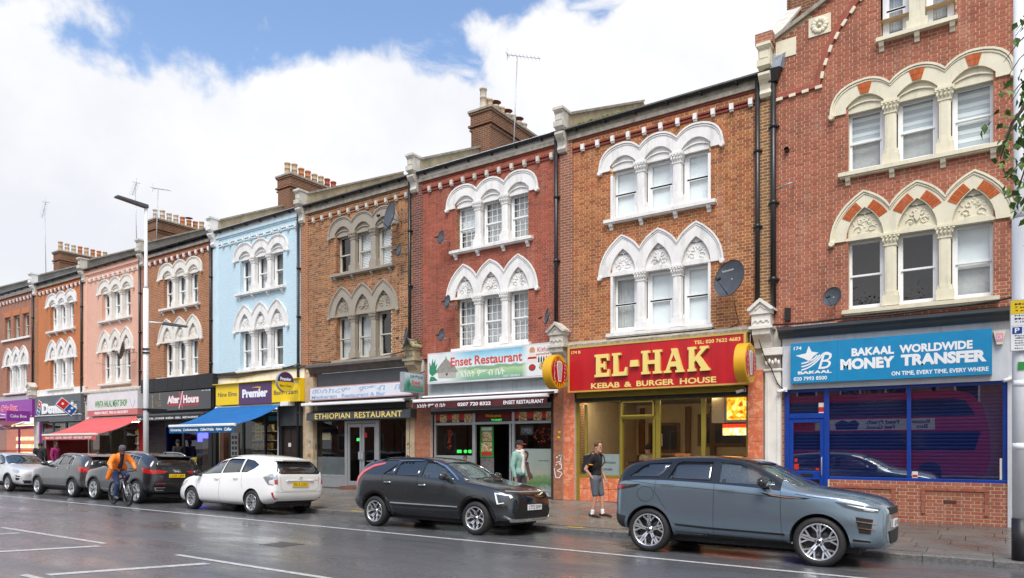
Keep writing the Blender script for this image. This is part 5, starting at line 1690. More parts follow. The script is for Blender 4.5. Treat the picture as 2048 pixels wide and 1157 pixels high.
def kebab_disc(X, z, words, label, Yc=16.62, r=0.47):
 t=thing_at('projecting_sign',label,'hanging sign',(X,Yc,z),'round yellow kebab signs')
 b=MB();b.lathe([(0,-0.13),(r,-0.13),(r,0.12),(r*0.97,0.13),(0,0.13)],(X,Yc,z),36,axis='x',smooth=False);b.build('disc',M['disc_yellow'],t,sharp=30)
 b=MB();b.lathe([(0,0.130),(r*0.86,0.130),(r*0.86,0.138),(0,0.138)],(X,Yc,z),36,axis='x',smooth=False);b.build('red_face',M['red_sign'],t)
 b=MB();b.tube([(X,Yc+r*.9,z+0.2),(X,FY,z+0.2)],0.02,6);b.tube([(X,Yc+r*.9,z-0.2),(X,FY,z-0.2)],0.02,6);b.build('bracket',M['black'],t)
 pl = X + 0.139
 k_=[(Yc-0.07,z-0.27),(Yc+0.08,z-0.27),(Yc+0.11,z-0.1),(Yc+0.15,z+0.15),(Yc+0.12,z+0.27),(Yc,z+0.31),(Yc-0.12,z+0.27),(Yc-0.15,z+0.15),(Yc-0.10,z-0.1)]
 MB().prism(k_,pl,pl+0.004,axis='x').build('kebab_emblem',M['white'],t)
 kk=[((p[0]-Yc)*.82+Yc,(p[1]-z)*.88+z) for p in k_]
 MB().prism(kk,pl+0.004,pl+0.006,axis='x').build('kebab_emblem',plain('grey_pink_meat',(0.55,0.45,0.42),.6,var=.3,scale=20),t)
 arc_letters(words[0],M['yellow'],t,pl,Yc,z,r*0.80,128,52,0.15)
 arc_letters(words[1],M['yellow'],t,pl,Yc,z,r*0.80,232,308,0.15,True)
 for wd, s_ in ((words[2], -1), (words[3], 1)):
  b = MB()
  n = len(wd)
  for i, ch in enumerate(wd):
   me = text_mesh(ch, 1.0, 0.02)
   zz = z + 0.20 - 0.40 * i / (n - 1)
   b.add([(pl+0.004,Yc+s_*0.275+(v.co.x-0.3)*0.085,zz+(v.co.y-0.35)*0.085) for v in me.vertices],[tuple(p.vertices) for p in me.polygons])
   bpy.data.meshes.remove(me)
  b.build('lettering', M['white'], t)
 return t
kebab_disc(-9.86,3.78,('EL-HAK','KEBAB','CHICKEN','DONER'),'round yellow projecting kebab sign at the left end of the red sign')
kebab_disc(-4.72,3.68,('KEBABS','BURGERS','LAMB','DONER'),'round yellow projecting kebab sign between the red sign and the blue shop')
# =============== the shop with the hut picture sign
root = ROOT[2]
shop_room(root,-15.3,-10.45,0.2,3.0,M['room'],M['floor_in'],M['dark'],4.5)
P(root,'fascia',plain('pale_blue_grey_board',(0.42,0.48,0.50),.7,var=.12,dirt=.35),-15.15,-10.35,FY-0.08,FY+0.05,3.38,4.75)
P(root,'fascia',M['black'],-15.15,-10.35,FY-0.05,FY+0.05,2.78,3.38)
tile_pier(root, -15.72, -15.05, 3.0, M['terra'], 0.22, 14)
P(root,'wall_panel',M['buff_pier'],-15.95,-15.72,FY-0.10,FY+0.05,0.2,4.1)
P(root,'wall_panel',M['dark'],-10.44,-10.38,FY-0.14,FY+0.05,0.22,3.2)
fr=front_frame(root,M['alu'],[(-15.00,-14.93,0.22,2.86),(-13.43,-13.32,0.22,2.86,.004),(-11.93,-11.84,0.22,2.86),(-12.02,-11.965,0.22,2.44,.01),(-10.47,-10.42,0.22,2.86),(-15.0,-10.42,2.42,2.50,.012),(-15.0,-10.42,2.80,2.87,.014),
        (-14.93,-13.43,0.30,0.38,.006),(-11.84,-10.47,0.26,0.46,.006)])
panes(fr,M['shop_glass'],[(-14.93,-13.43,0.38,2.42),(-11.84,-10.47,0.46,2.42)])
shutter_box(root,M['alu'],-15.0,-10.42,2.87,3.02,FY-0.12,FY+0.04,4)
for(x0,x1) in((-14.93,-13.43),(-13.32,-11.93),(-11.84,-10.47)):
 P(root,'header_panel',M['red'] if x0!=-13.32 else M['awn_red_dark'],x0,x1,FY+0.082,FY+0.09,2.58,2.80)
 P(root,'header_panel',M['black'],x0,x1,FY+0.082,FY+0.0895,2.50,2.58)
for x_ in (-14.75, -14.25, -13.75, -11.68, -11.15, -10.72):
 P(root,'food_photo',M['food'],x_-.02,x_+0.27,FY+0.075,FY+0.081,2.51,2.77)
lettering('Welcome',M['yellow'],-12.95,-12.35,2.64,2.74,FY+0.081,root,bold=0.0)
lettering('TO ENSET',M['glow_green'],-12.72,-12.32,2.52,2.58,FY+0.081,root,bold=0.02)
P(fr,'frosted_film',M['frost'],-14.93,-13.43,FY+0.083,FY+0.087,0.38,1.45)
# the film by the right window carries a printed landscape and a woman
m, nt, N, L, B = new_mat('printed_window_film')
g=nd(nt,'ShaderNodeNewGeometry');sp=nd(nt,'ShaderNodeSeparateXYZ');L.new(g.outputs['Position'],sp.inputs[0])
a = wpos(nt, 5, 5, .6)
f=nd(nt,'ShaderNodeMath',operation='ADD');L.new(maprange(nt,sp.outputs[2],0.46,1.66,0,1),f.inputs[0]);L.new(maprange(nt,a,.3,.7,-.09,.09),f.inputs[1])
L.new(ramp_of(nt,f.outputs[0],[(0.05,(0.30,0.34,0.30)),(0.14,(0.10,0.20,0.05)),(0.30,(0.20,0.30,0.12)),(0.38,(0.42,0.38,0.30)),(0.6,(0.36,0.39,0.33)),(1.0,(0.40,0.43,0.40))]),B.inputs['Base Color'])
B.inputs['Roughness'].default_value = 0.5
film=P(fr,'printed_film',m,-11.84,-10.47,FY+0.083,FY+0.087,0.46,1.67)
brownp=plain('brown_print',(0.11,0.035,0.025),.6,var=.3,scale=12);skinp=plain('tan_print',(0.32,0.17,0.10),.6)
YF = FY + 0.0825
for mt,poly in((brownp,circ(-11.44,1.50,.11,14,.09)),(brownp,[(-11.56,1.50),(-11.50,1.28),(-11.42,1.30),(-11.36,1.45)]),(brownp,[(-11.56,1.28),(-11.36,1.28),(-11.30,1.0),(-11.18,0.82),(-11.55,0.62),(-11.62,1.0)])):
 poly_part(film, 'printed_figure', mt, poly, YF, 0.002)
poly_part(film,'printed_figure',skinp,circ(-11.46,1.47,.075,12,.055),YF-0.0025,0.001)
poly_part(fr,'printed_figure',skinp,circ(-13.75,1.32,.1,12,.07),YF,0.001);poly_part(fr,'printed_figure',brownp,circ(-13.74,1.38,.09,12,.09),YF+.0005,0.0005)
lettering('Savory and Delicious',M['charcoal'],-11.0,-10.65,1.30,1.34,YF,film,bold=0)
# open door with menu poster
t=thing_at('poster','tall green edged menu poster by the open restaurant door','poster',(-13.02,FY+0.3,1.4))
P(t,'sheet',M['green'],-13.30,-12.78,FY+0.28,FY+0.30,1.40,2.38);P(t,'photo',M['food'],-13.24,-12.84,FY+0.272,FY+0.279,1.92,2.20);P(t,'photo',M['food'],-13.24,-12.84,FY+0.272,FY+0.279,1.58,1.88)
P(t,'heading',M['paper'],-13.24,-12.84,FY+0.272,FY+0.279,2.24,2.34);P(t,'heading',M['red'],-13.24,-12.84,FY+0.270,FY+0.279,1.46,1.56)
P(root,'side_glass',plain('grey_leaflets',(0.16,0.15,0.15),.6,var=.5,scale=9),-13.30,-12.78,FY+0.30,FY+0.31,0.3,1.40)
for(x_,z_,w_) in((-14.0,1.58,.18),(-13.75,1.58,.13),(-13.57,1.58,.12)):
 tag(MB().prism(circ(x_,z_,.055,12,w_/2) if w_==.13 else[(x_-w_/2,z_-.05),(x_+w_/2,z_-.05),(x_+w_/2,z_+.05),(x_-w_/2,z_+.05)],FY+.10,FY+.12).build('window_sticker',M['glow_green']),
  {-14.0:'left square bright green delivery sticker in the restaurant window',-13.75:'round bright green delivery sticker in the restaurant window',-13.57:'right square bright green delivery sticker in the restaurant window'}[x_],'sticker','green stickers in the restaurant window')
t=thing_at('open_sign','unlit open sign hanging inside the right restaurant window','open sign',(-11.45,FY+0.2,2.1))
P(t,'board',M['charcoal'],-11.74,-11.28,FY+.22,FY+.24,2.08,2.36);lettering('OPEN',M['grey_metal'],-11.68,-11.34,2.15,2.29,FY+.219,t,bold=.01)
rr = random.Random(12)
for(cx_,cz_,lab) in((-10.95,2.15,'red flower garland hanging in the right restaurant window'),(-14.5,2.0,'red and orange garland hanging in the left restaurant window')):
 b = MB()
 for i in range(46):
  zz=cz_+rr.uniform(-.35,.28) if cx_<-12 else cz_+rr.uniform(-.3,.15)
  xx=cx_+rr.gauss(0,.05)+(0.10*(zz-cz_) if cx_<-12 else 0)+(rr.choice((-.22,0,.25)) if cx_>-12 else 0)
  b.ball((xx,FY+.25+rr.uniform(-.04,.04),zz),rr.uniform(.018,.034),5)
 tag(b.build('garland',plain('red_petals',(0.42,0.03,0.01),.7,var=.5,scale=30)),lab,'garland')
t=thing_at('basket_table','dim woven basket table standing inside the restaurant doorway','basket',(-12.3,FY+2.2,.2))
b=MB();b.lathe([(.30,0),(.22,.35),(.34,.6),(.36,.75),(.26,.95),(.10,1.12),(.03,1.25),(0,1.27)],(-12.3,FY+2.2,.2),18);b.build('basket',plain('woven_straw',(0.28,0.10,0.03),.8,var=.4,scale=30),t)
s=thing_at('shop_sign','picture sign of a thatched hut on green grass with red restaurant name','shop sign',(-12.65,FY-0.2,3.75))
YS = FY - 0.30
P(s,'sign_case',M['pale_fascia'],-14.98,-10.33,YS+0.004,FY-0.08,3.74,4.72)
m, nt, N, L, B = new_mat('printed_landscape')
g=nd(nt,'ShaderNodeNewGeometry');sp=nd(nt,'ShaderNodeSeparateXYZ');L.new(g.outputs['Position'],sp.inputs[0])
a = wpos(nt, 4, 5, .6)
f=nd(nt,'ShaderNodeMath',operation='ADD');L.new(maprange(nt,sp.outputs[2],3.80,4.68,0,1),f.inputs[0]);L.new(maprange(nt,a,.3,.7,-.04,.04),f.inputs[1])
land=ramp_of(nt,f.outputs[0],[(0.0,(0.05,0.30,0.18)),(0.12,(0.10,0.40,0.14)),(0.32,(0.35,0.58,0.22)),(0.37,(0.08,0.26,0.10)),(0.44,(0.12,0.33,0.16)),(0.47,(0.72,0.84,0.85)),(0.7,(0.40,0.75,0.88)),(1.0,(0.01,0.38,0.62))])
w1=nd(nt,'ShaderNodeMath',operation='SUBTRACT');w1.inputs[1].default_value=-13.65;L.new(sp.outputs[0],w1.inputs[0])
c=mix_col(nt,maprange(nt,w1.outputs[0],-.55,.35,1,0),land,(0.75,0.80,0.80))
w2=nd(nt,'ShaderNodeMath',operation='SUBTRACT');w2.inputs[1].default_value=-11.25;L.new(sp.outputs[0],w2.inputs[0])
c=mix_col(nt,maprange(nt,w2.outputs[0],-.10,.12,0,1),c,(0.78,0.80,0.77))
c = mix_col(nt, 0.24, c, (0.66, 0.68, 0.64))
L.new(c,B.inputs['Base Color']);B.inputs['Roughness'].default_value=0.3
P(s,'printed_panel',m,-14.93,-10.38,YS,YS+0.004,3.79,4.67)
thatch=plain('thatch_print',(0.30,0.29,0.26),.7,var=.4,scale=16);hutw=plain('hut_wall_print',(0.45,0.43,0.38),.7,var=.25,scale=16)
poly_part(s,'hut_print',hutw,[(-14.52,3.90),(-13.82,3.88),(-13.80,4.08),(-14.55,4.08)],YS,.001)
poly_part(s,'hut_print',thatch,[(-14.66,4.08),(-13.72,4.06),(-13.85,4.24),(-14.02,4.38),(-14.17,4.50),(-14.21,4.60),(-14.25,4.50),(-14.42,4.36),(-14.56,4.22)],YS,.0016)
poly_part(s,'hut_print',M['charcoal'],[(-14.22,3.98),(-14.14,3.98),(-14.14,4.05),(-14.22,4.05)],YS-.001,.0016)
leafg=plain('palm_print',(0.03,0.24,0.12),.6,var=.3,scale=18)
for i,(dx,dz_) in enumerate(((-.12,.40),(.02,.50),(.13,.48),(.22,.36),(-.16,.2),(.24,.2),(.06,.3))):
 x0, z0_ = -14.78, 3.98
 x1, z1_ = x0 + dx * 1.0, z0_ + dz_ * 1.15
 nx, nz = -(z1_ - z0_) * .12, (x1 - x0) * .12
 poly_part(s,'palm_print',leafg,[(x0,z0_),((x0+x1)/2+nx,(z0_+z1_)/2+nz),(max(x1,-14.92),min(z1_,4.66)),((x0+x1)/2-nx,(z0_+z1_)/2-nz)],YS-.0002*i,.001)
poly_part(s,'palm_print',leafg,[(-14.9,3.82),(-14.55,3.84),(-14.70,3.96),(-14.85,3.98)],YS-.002,.001)
jar=plain('basket_print',(0.62,0.30,0.16),.6,var=.35,scale=20)
poly_part(s,'basket_print',jar,circ(-10.98,4.52,.11,16,.10),YS,.001)
poly_part(s,'basket_print',M['paper'],[(-11.06,4.46),(-10.90,4.46),(-10.80,4.28),(-10.82,4.16),(-11.16,4.16),(-11.16,4.28)],YS,.0012)
poly_part(s,'basket_print',M['red'],[(-11.12,4.34),(-10.84,4.34),(-10.82,4.28),(-11.14,4.28)],YS-.001,.0012)
poly_part(s,'food_print',M['charcoal'],circ(-10.98,4.03,.10,16,.12),YS-.0012,.001);poly_part(s,'food_print',M['red'],circ(-10.98,4.035,.07,16,.09),YS-.0022,.001)
poly_part(s,'food_print',M['food'],circ(-10.62,4.05,.11,16,.14),YS-.001,.001)
for i in range(4):poly_part(s,'bottle_print',M['black'],[(-10.78+i*.085,4.16),(-10.73+i*.085,4.16),(-10.73+i*.085,4.27),(-10.745+i*.085,4.34),(-10.765+i*.085,4.34),(-10.78+i*.085,4.27)],YS,.001)
M['coral']=plain('coral_red_print',(0.66,0.07,0.045),.5)
lettering('Enset',M['coral'],-14.02,-13.18,4.25,4.53,YS-.002,s,bold=0.02)
lettering('Restaurant',M['coral'],-13.07,-11.32,4.25,4.53,YS-.002,s,bold=0.02)
lettering('እንሰት ምግብ ቤት',M['white'],-13.63,-11.95,3.89,4.09,YS-.002,s,bold=0.012)
lettering('0207 720 8322',M['white'],-12.0,-11.41,3.81,3.87,YS-.002,s)
lettering('Kitfo',M['coral'],-10.80,-10.46,4.47,4.60,YS-.002,s);lettering('paradise',M['coral'],-10.84,-10.40,4.36,4.44,YS-.002,s)
MB().box(-13.255,-13.25,YS-.001,YS+.001,3.80,4.66).build('panel_joint',M['grey_metal'],s)
def folded_awning(label,x0,x1,ztop,zbar,y0,y1,cloth,bar,valance=None,vz=None,brk=True):
 t=thing_at('awning',label,'awning',((x0+x1)/2,FY-0.1,zbar),'shop awnings')
 b=MB();b.hexa([(x0-.1,y1-.12,ztop-.11),(x1+.1,y1-.12,ztop-.11),(x1+.1,y1,ztop-.11),(x0-.1,y1,ztop-.11),(x0-.1,y1-.07,ztop),(x1+.1,y1-.07,ztop),(x1+.1,y1,ztop),(x0-.1,y1,ztop)])
 b.build('cassette', bar, t)
 b = MB()
 n = 12
 pts=[(y1-.10+(y0-y1+.10)*i/n,ztop-.05+(zbar-ztop+.05)*i/n-0.05*sin(pi*i/n)*(y1-y0)) for i in range(n+1)]
 m_ = 30
 vs_=[(x0+(x1-x0)*j/m_,p[0],p[1]+0.006*sin(j*2.1)*(i/n)) for i,p in enumerate(pts) for j in range(m_+1)]
 vs_ += [(v[0], v[1], v[2] - .004) for v in vs_]
 N_ = (n + 1) * (m_ + 1)
 fs=[(i*(m_+1)+j,(i+1)*(m_+1)+j,(i+1)*(m_+1)+j+1,i*(m_+1)+j+1) for i in range(n) for j in range(m_)]
 b.add(vs_,fs+[tuple(q+N_ for q in f_[::-1]) for f_ in fs],True)
 b.build('cloth', cloth, t)
 b=MB();b.bbox(x0-.02,x1+.02,y0-.05,y0+.04,zbar-.05,zbar+.05,.02);b.build('front_bar',bar,t)
 if valance:
  b = MB()
  n = 60
  zz = lambda i: vz
  vs_=[(x0+(x1-x0)*i/n,y0-.03+.008*sin(i*.9),zbar-.05) for i in range(n+1)]+[(x0+(x1-x0)*i/n,y0-.03+.016*sin(i*.9+.5),vz+.008*sin(i*1.3)) for i in range(n+1)]
  vs_ += [(v[0], v[1] + .004, v[2]) for v in vs_]
  N_ = 2 * (n + 1)
  fs = [(i, n + 1 + i, n + 2 + i, i + 1) for i in range(n)]
  b.add(vs_,fs+[tuple(q+N_ for q in f_[::-1]) for f_ in fs],True)
  b.build('valance', valance, t)
 if y1 - y0 > 1:
  for xe in (x0 + .35, x1 - .35):
   s_ = 1 if xe < (x0 + x1) / 2 else -1
   mid=(xe+s_*.75,(y0+y1)/2,(ztop+zbar)/2-.32)
   b=MB();b.tube([(xe,y1-.1,ztop-.22),mid],.022,6);b.tube([mid,(xe,y0+.05,zbar-.06)],.018,6);b.build('arm',M['white'],t)
 return t
t=folded_awning('folded maroon awning with phone number and restaurant name, under the hut picture sign',-15.35,-10.30,3.38,3.19,FY-.55,FY-.08,plain('maroon_cloth',(0.045,0.012,0.014),.8,var=.3,dirt=.3),M['white'],plain('maroon_valance',(0.085,0.012,0.018),.8,var=.35,scale=2),2.93)
YV = FY - .605
lettering('እንሰት ምግብ ቤት',M['white'],-15.15,-13.98,2.97,3.09,YV,t,bold=.01);lettering('0207 720 8322',M['white'],-13.50,-12.24,2.97,3.08,YV,t,bold=.03);lettering('ENSET RESTAURANT',M['white'],-11.79,-10.40,2.97,3.08,YV,t,bold=.02)
t=thing_at('projecting_sign','small boxed projecting sign of a palm tree beside the mossy pediment','hanging sign',(-15.36,16.9,3.8))
P(t,'case',M['grey_metal'],-15.45,-15.29,16.42,17.38,3.47,4.10)
m2, nt, N, L, B = new_mat('small_sign_print')
g=nd(nt,'ShaderNodeNewGeometry');sp=nd(nt,'ShaderNodeSeparateXYZ');L.new(g.outputs['Position'],sp.inputs[0])
L.new(ramp_of(nt,maprange(nt,sp.outputs[2],3.5,4.07,0,1),[(0,(0.05,0.22,0.16)),(.3,(0.10,0.30,0.24)),(.5,(0.30,0.48,0.50)),(.75,(0.45,0.55,0.58)),(1,(0.55,0.66,0.70))]),B.inputs['Base Color'])
P(t,'printed_face',m2,-15.29,-15.286,16.45,17.35,3.50,4.07)
for i,(dx,dz_) in enumerate(((-.10,.35),(0,.42),(.10,.38),(.16,.25),(-.14,.2))):
 MB().prism([(16.62,3.55),(16.62+dx*.5-.03,3.55+dz_*.6),(16.62+dx,3.55+dz_),(16.62+dx*.5+.03,3.55+dz_*.5)],-15.286,-15.284,axis='x').build('palm_print',leafg,t)
lettering('እንሰት ምግብ ቤት',M['black'],16.72,17.32,3.92,4.04,-15.286,t,axis='x');lettering('Enset',M['coral'],16.80,17.20,3.74,3.86,-15.286,t,axis='x',bold=.02);lettering('RESTAURANT',M['coral'],16.80,17.30,3.64,3.70,-15.286,t,axis='x')
MB().tube([(-15.37,17.3,4.12),(-15.37,17.5,4.2)],.02,6).build('bracket',M['black'],t)
# =============== the dark Ethiopian restaurant
root = ROOT[3]
shop_room(root,-20.85,-15.95,0.25,3.0,M['dark'],M['floor_in'],M['dark'],4.5)
P(root,'fascia',M['charcoal'],-20.55,-15.95,FY-0.05,FY+0.05,2.65,4.4)
b=MB();b.prism([(FY+.05,4.42),(FY-.10,4.42),(FY-.16,4.50),(FY-.20,4.56),(FY-.34,4.62),(FY-.34,4.70),(FY+.05,4.80)],-20.9,-15.9,axis='x');b.build('shop_cornice',plain('dirty_grey_moulding',(0.12,0.11,0.10),.85,var=.3,dirt=.4),root)
P(root,'wall_panel',M['buff_pier'],-21.15,-20.70,FY-.14,FY+.05,.2,4.3);P(root,'wall_panel',M['buff_pier'],-16.1,-15.93,FY-.10,FY+.05,.2,3.2)
fr=front_frame(root,M['alu'],[(-20.84,-20.74,.25,2.66),(-19.20,-19.08,.25,2.66,.01),(-17.62,-17.50,.25,2.66,.01),(-16.0,-15.95,.25,2.66),(-20.74,-19.2,.62,.70,.004),(-19.08,-17.62,2.55,2.66,.006),(-20.74,-19.20,.25,.62,.001),(-17.50,-16.0,.25,.66,.001)])
panes(fr,M['shop_glass'],[(-20.74,-19.20,.70,2.66),(-17.50,-16.0,.66,2.66)])
for (x0, x1) in ((-19.07, -18.36), (-18.34, -17.63)):
 d=front_frame(root,M['alu'],[(x0,x0+.10,.34,2.54),(x1-.10,x1,.34,2.54),(x0+.1,x1-.1,2.42,2.54),(x0+.1,x1-.1,.34,.50)],y=FY+.05,d=.05,name='door')
 panes(d, M['shop_glass'], [(x0 + .1, x1 - .1, .50, 2.42)])
 P(d,'door_handle',M['grey_metal'],(x1-.11 if x0<-19 else x0+.0),(x1+.0 if x0<-19 else x0+.11),FY+.0,FY+.045,1.28,1.55)
P(fr,'sticker',M['glow_green'],-18.62,-18.45,FY+.07,FY+.078,1.93,2.03);P(fr,'sticker',M['red'],-18.22,-18.11,FY+.07,FY+.078,2.05,2.22)
P(fr,'notice',plain('yellowed_paper',(0.42,0.33,0.15),.8,var=.3,scale=9),-20.45,-20.02,FY+.09,FY+.10,1.98,2.24);P(fr,'card_reader',M['grey_metal'],-20.80,-20.70,FY-.02,FY+.03,1.62,1.84)
P(fr,'frosted_film',plain('grey_film',(0.13,0.14,0.145),.4,var=.2),-20.74,-19.20,FY+.083,FY+.087,.70,1.35)
P(root,'doorstep',plain('brick_step',(0.16,0.07,0.05),.8,var=.3),-19.2,-17.5,FY-.2,FY+.1,.2,.33)
b=MB();b.lathe([(0,.06),(.10,.05),(.14,0)],(-16.9,FY+1.2,2.35),12);tag(b.build('pendant_lamp',M['lit_warm']),'small glowing orange pendant lamp inside the dark restaurant','lamp')
s=thing_at('shop_sign','faded white restaurant and bar sign with pale blue lettering','shop sign',(-18.3,FY-.2,3.42))
YS = FY - .30
P(s,'sign_case',plain('pinkish_edge',(0.45,0.26,0.26),.6),-20.72,-15.62,YS+.003,FY-.05,3.41,3.90);P(s,'sign_face',plain('faded_white_acrylic',(0.68,0.70,0.75),.4,var=.06),-20.66,-15.68,YS,YS+.01,3.45,3.86)
M['faded_blue']=plain('faded_blue_print',(0.33,0.45,0.62),.5,var=.15,scale=8)
lettering('መስከረም',M['faded_blue'],-20.54,-18.54,3.64,3.82,YS,s,bold=.02,shear=.15);lettering('ምግብ',M['faded_blue'],-18.11,-16.85,3.64,3.82,YS,s,bold=.02,shear=.15);lettering('ቤት',M['faded_blue'],-16.43,-15.80,3.64,3.82,YS,s,bold=.02,shear=.15)
lettering('Meskerem',M['faded_blue'],-20.58,-19.22,3.47,3.60,YS,s,bold=.035);lettering('Restaurant & Bar',M['faded_blue'],-18.98,-16.85,3.47,3.60,YS,s,bold=.035)
t=folded_awning('folded white awning above the black Ethiopian restaurant strip',-20.80,-15.80,3.38,3.25,FY-.55,FY-.08,M['charcoal'],M['white'])
s=thing_at('shop_sign','black strip sign with yellow capitals reading Ethiopian restaurant','shop sign',(-18.2,FY-.35,2.7))
b=MB();b.hexa([(-20.73,FY-.42,2.68),(-15.62,FY-.42,2.68),(-15.62,FY-.05,2.68),(-20.73,FY-.05,2.68),(-20.73,FY-.40,2.95),(-15.62,FY-.40,2.95),(-15.62,FY-.05,3.05),(-20.73,FY-.05,3.05)]);b.build('sign_box',M['charcoal'],s)
lettering('ETHIOPIAN',M['yellow_letter'],-20.25,-18.42,2.72,2.92,FY-.424,s,bold=.015,space=1.1);lettering('RESTAURANT',M['yellow_letter'],-18.20,-15.98,2.72,2.92,FY-.424,s,bold=.015,space=1.1)
b = MB()
rr = random.Random(4)
stk=[M['white'],M['red'],M['blue_sign'],M['yellow'],M['green']]
for(X_,ya_,zlo,zhi,nn) in((-15.98,FY-.105,0.9,1.9,12),(-20.93,FY-.145,.9,2.0,14),(-10.2,FY-.125,1.2,2.2,9)):
 host=thing_at('sticker_cluster',{-15.98:'cluster of torn stickers on the pier right of the dark restaurant',-20.93:'cluster of torn stickers on the buff pier left of the dark restaurant',-10.2:'few stickers on the terracotta pier beside the kebab shop'}[X_],'stickers',(X_,ya_,zlo),'street stickers on shop piers')
 for i in range(nn):
  zz=rr.uniform(zlo,zhi);xx=X_+rr.uniform(-.08,.05);w_,h_=rr.uniform(.03,.07),rr.uniform(.03,.08)
  P(host,'sticker',stk[i%5],xx,xx+w_,ya_-.002*(i%4)-.003,ya_,zz,zz+h_)
g_ = []
tg=thing_at('graffiti_tag','white spray painted tag scrawled on the terracotta tiled pier','graffiti',(-10.2,FY-.13,.8))
for pts in([(-10.34,1.12),(-10.30,.86),(-10.18,.84),(-10.08,.98)],[(-10.30,1.2),(-10.12,1.28),(-10.10,1.12),(-10.26,1.04),(-10.10,1.0)],[(-10.28,1.42),(-10.14,1.5),(-10.12,1.32),(-10.27,1.28),(-10.13,1.22)]):
 q = []
 for i in range(len(pts)-1):q+=[(pts[i][0]+(pts[i+1][0]-pts[i][0])*t_/4,pts[i][1]+(pts[i+1][1]-pts[i][1])*t_/4) for t_ in range(4)]
 q.append(pts[-1])
 MB().sweep(q,.022,FY-.124,FY-.1215).build('spray_line',M['white'],tg)
# =============== the yellow and plum convenience store
root = ROOT[4]
X0, X1 = -26.85, -21.55
shop_room(root,X0,X1,0.25,3.2,M['dark'],M['floor_in'],M['room'],4.5)
P(root,'fascia',M['offwhite_trim'],-26.9,-21.3,FY-.04,FY+.05,3.35,4.78)
P(root,'fascia',M['charcoal'],-22.75,-21.45,FY-.10,FY+.05,2.52,3.40)
P(root,'wall_panel',M['black'],-27.0,-26.85,FY-.08,FY+.05,.2,3.4)
b=MB();b.prism([(-26.9,4.78),(-21.2,4.78),(-21.2,4.70),(-22.6,4.68),(-24.2,4.60),(-25.4,4.52),(-26.9,4.62)],FY-.10,FY-.02);b.build('torn_felt_strip',plain('dark_torn_felt',(0.07,0.055,0.045),.9,var=.5,scale=9),root)
s=thing_at('shop_sign','yellow convenience store sign with a plum coloured centre panel','shop sign',(-23.8,FY-.2,3.4))
YS = FY - .35
P(s,'sign_board',M['yellow'],-26.45,-21.17,YS,FY-.05,3.42,4.26);P(s,'top_flashing',M['yellow'],-26.55,-21.17,YS-.10,FY-.05,4.26,4.285);P(s,'plum_panel',M['purple'],-24.88,-22.81,YS-.012,YS,3.40,4.255)
lettering('Nine Elms',M['charcoal'],-26.3,-25.03,3.76,3.94,YS,s,bold=.01);lettering('Premier',M['white'],-24.65,-23.05,3.66,4.0,YS-.012,s,bold=.055);lettering('8am-12am',M['charcoal'],-22.70,-21.30,3.70,3.88,YS,s,bold=.01)
poly_part(s,'swoosh',M['disc_yellow'],curve3((-24.02,4.03),(-23.75,4.07),(-23.50,3.98),8)+curve3((-23.46,4.06),(-23.75,4.10),(-24.02,4.05),8),YS-.012)
t=thing_at('projecting_sign','round plum and yellow projecting sign with opening hours','hanging sign',(-21.2,16.5,4.07),None)
b=MB();b.lathe([(0,-.05),(.37,-.05),(.37,.05),(0,.05)],(-21.2,16.5,4.08),36,axis='x',smooth=False);b.build('disc',M['grey_metal'],t)
cc=lambda r,a0,a1:[(16.5+r*cos(radians(a)),4.08+r*sin(radians(a))) for a in[a0+(a1-a0)*i/24 for i in range(25)]]
MB().prism(cc(.35,0,180),-21.15,-21.146,axis='x').build('plum_half',M['purple'],t);MB().prism(cc(.35,180,360),-21.15,-21.146,axis='x').build('yellow_half',M['yellow'],t)
lettering('Premier',M['white'],16.26,16.74,4.12,4.25,-21.146,t,axis='x',bold=.05);lettering('8am-12am',M['charcoal'],16.25,16.75,3.90,3.98,-21.146,t,axis='x',bold=.01)
MB().tube([(-21.2,16.85,4.1),(-21.2,FY-.2,4.1)],.02,6).build('bracket',M['grey_metal'],t)
t=folded_awning('bright blue extended awning of the convenience store',-26.50,-22.30,3.38,2.52,15.2,FY-.20,M['awn_blue'],M['white'],plain('blue_valance',(0.0,0.10,0.27),.8),2.24)
for(tx,a,c_) in(('Groceries,',-26.3,-25.5),('Confectioneries,',-25.3,-24.15),('Chilled Drinks,',-23.95,-22.95-.2),('Injera,',-22.95,-22.62),('Coffee',-22.56,-22.34)):
 pass
w_ = -26.35
for tx,l_ in(('Groceries,',.74),('Confectioneries,',1.0),('Chilled Drinks,',.86),('Injera,',.38),('Coffee',.42)):
 lettering(tx,M['white'],w_,w_+l_,2.30,2.42,15.2-.05,t,bold=.03,shear=.15);w_+=l_+.13
fr=front_frame(root,M['black'],[(-26.85,-26.75,.25,3.3),(-26.15,-26.05,.25,3.3),(-25.25,-25.12,.25,3.3),(-22.82,-22.70,.25,3.4,.03),(-23.80,-23.72,.25,3.0),(-26.75,-22.82,2.92,3.0,.01),(-26.75,-22.82,3.26,3.32,.012)])
P(fr,'edge_strip',M['white'],-22.86,-22.82,FY-.06,FY-.02,.3,3.3)
panes(fr,M['shop_glass'],[(-26.05,-25.25,.4,2.9),(-25.12,-23.80,.9,2.9)])
P(root,'stall_riser',M['black'],-25.25,-23.8,FY+.03,FY+.1,.25,.9)
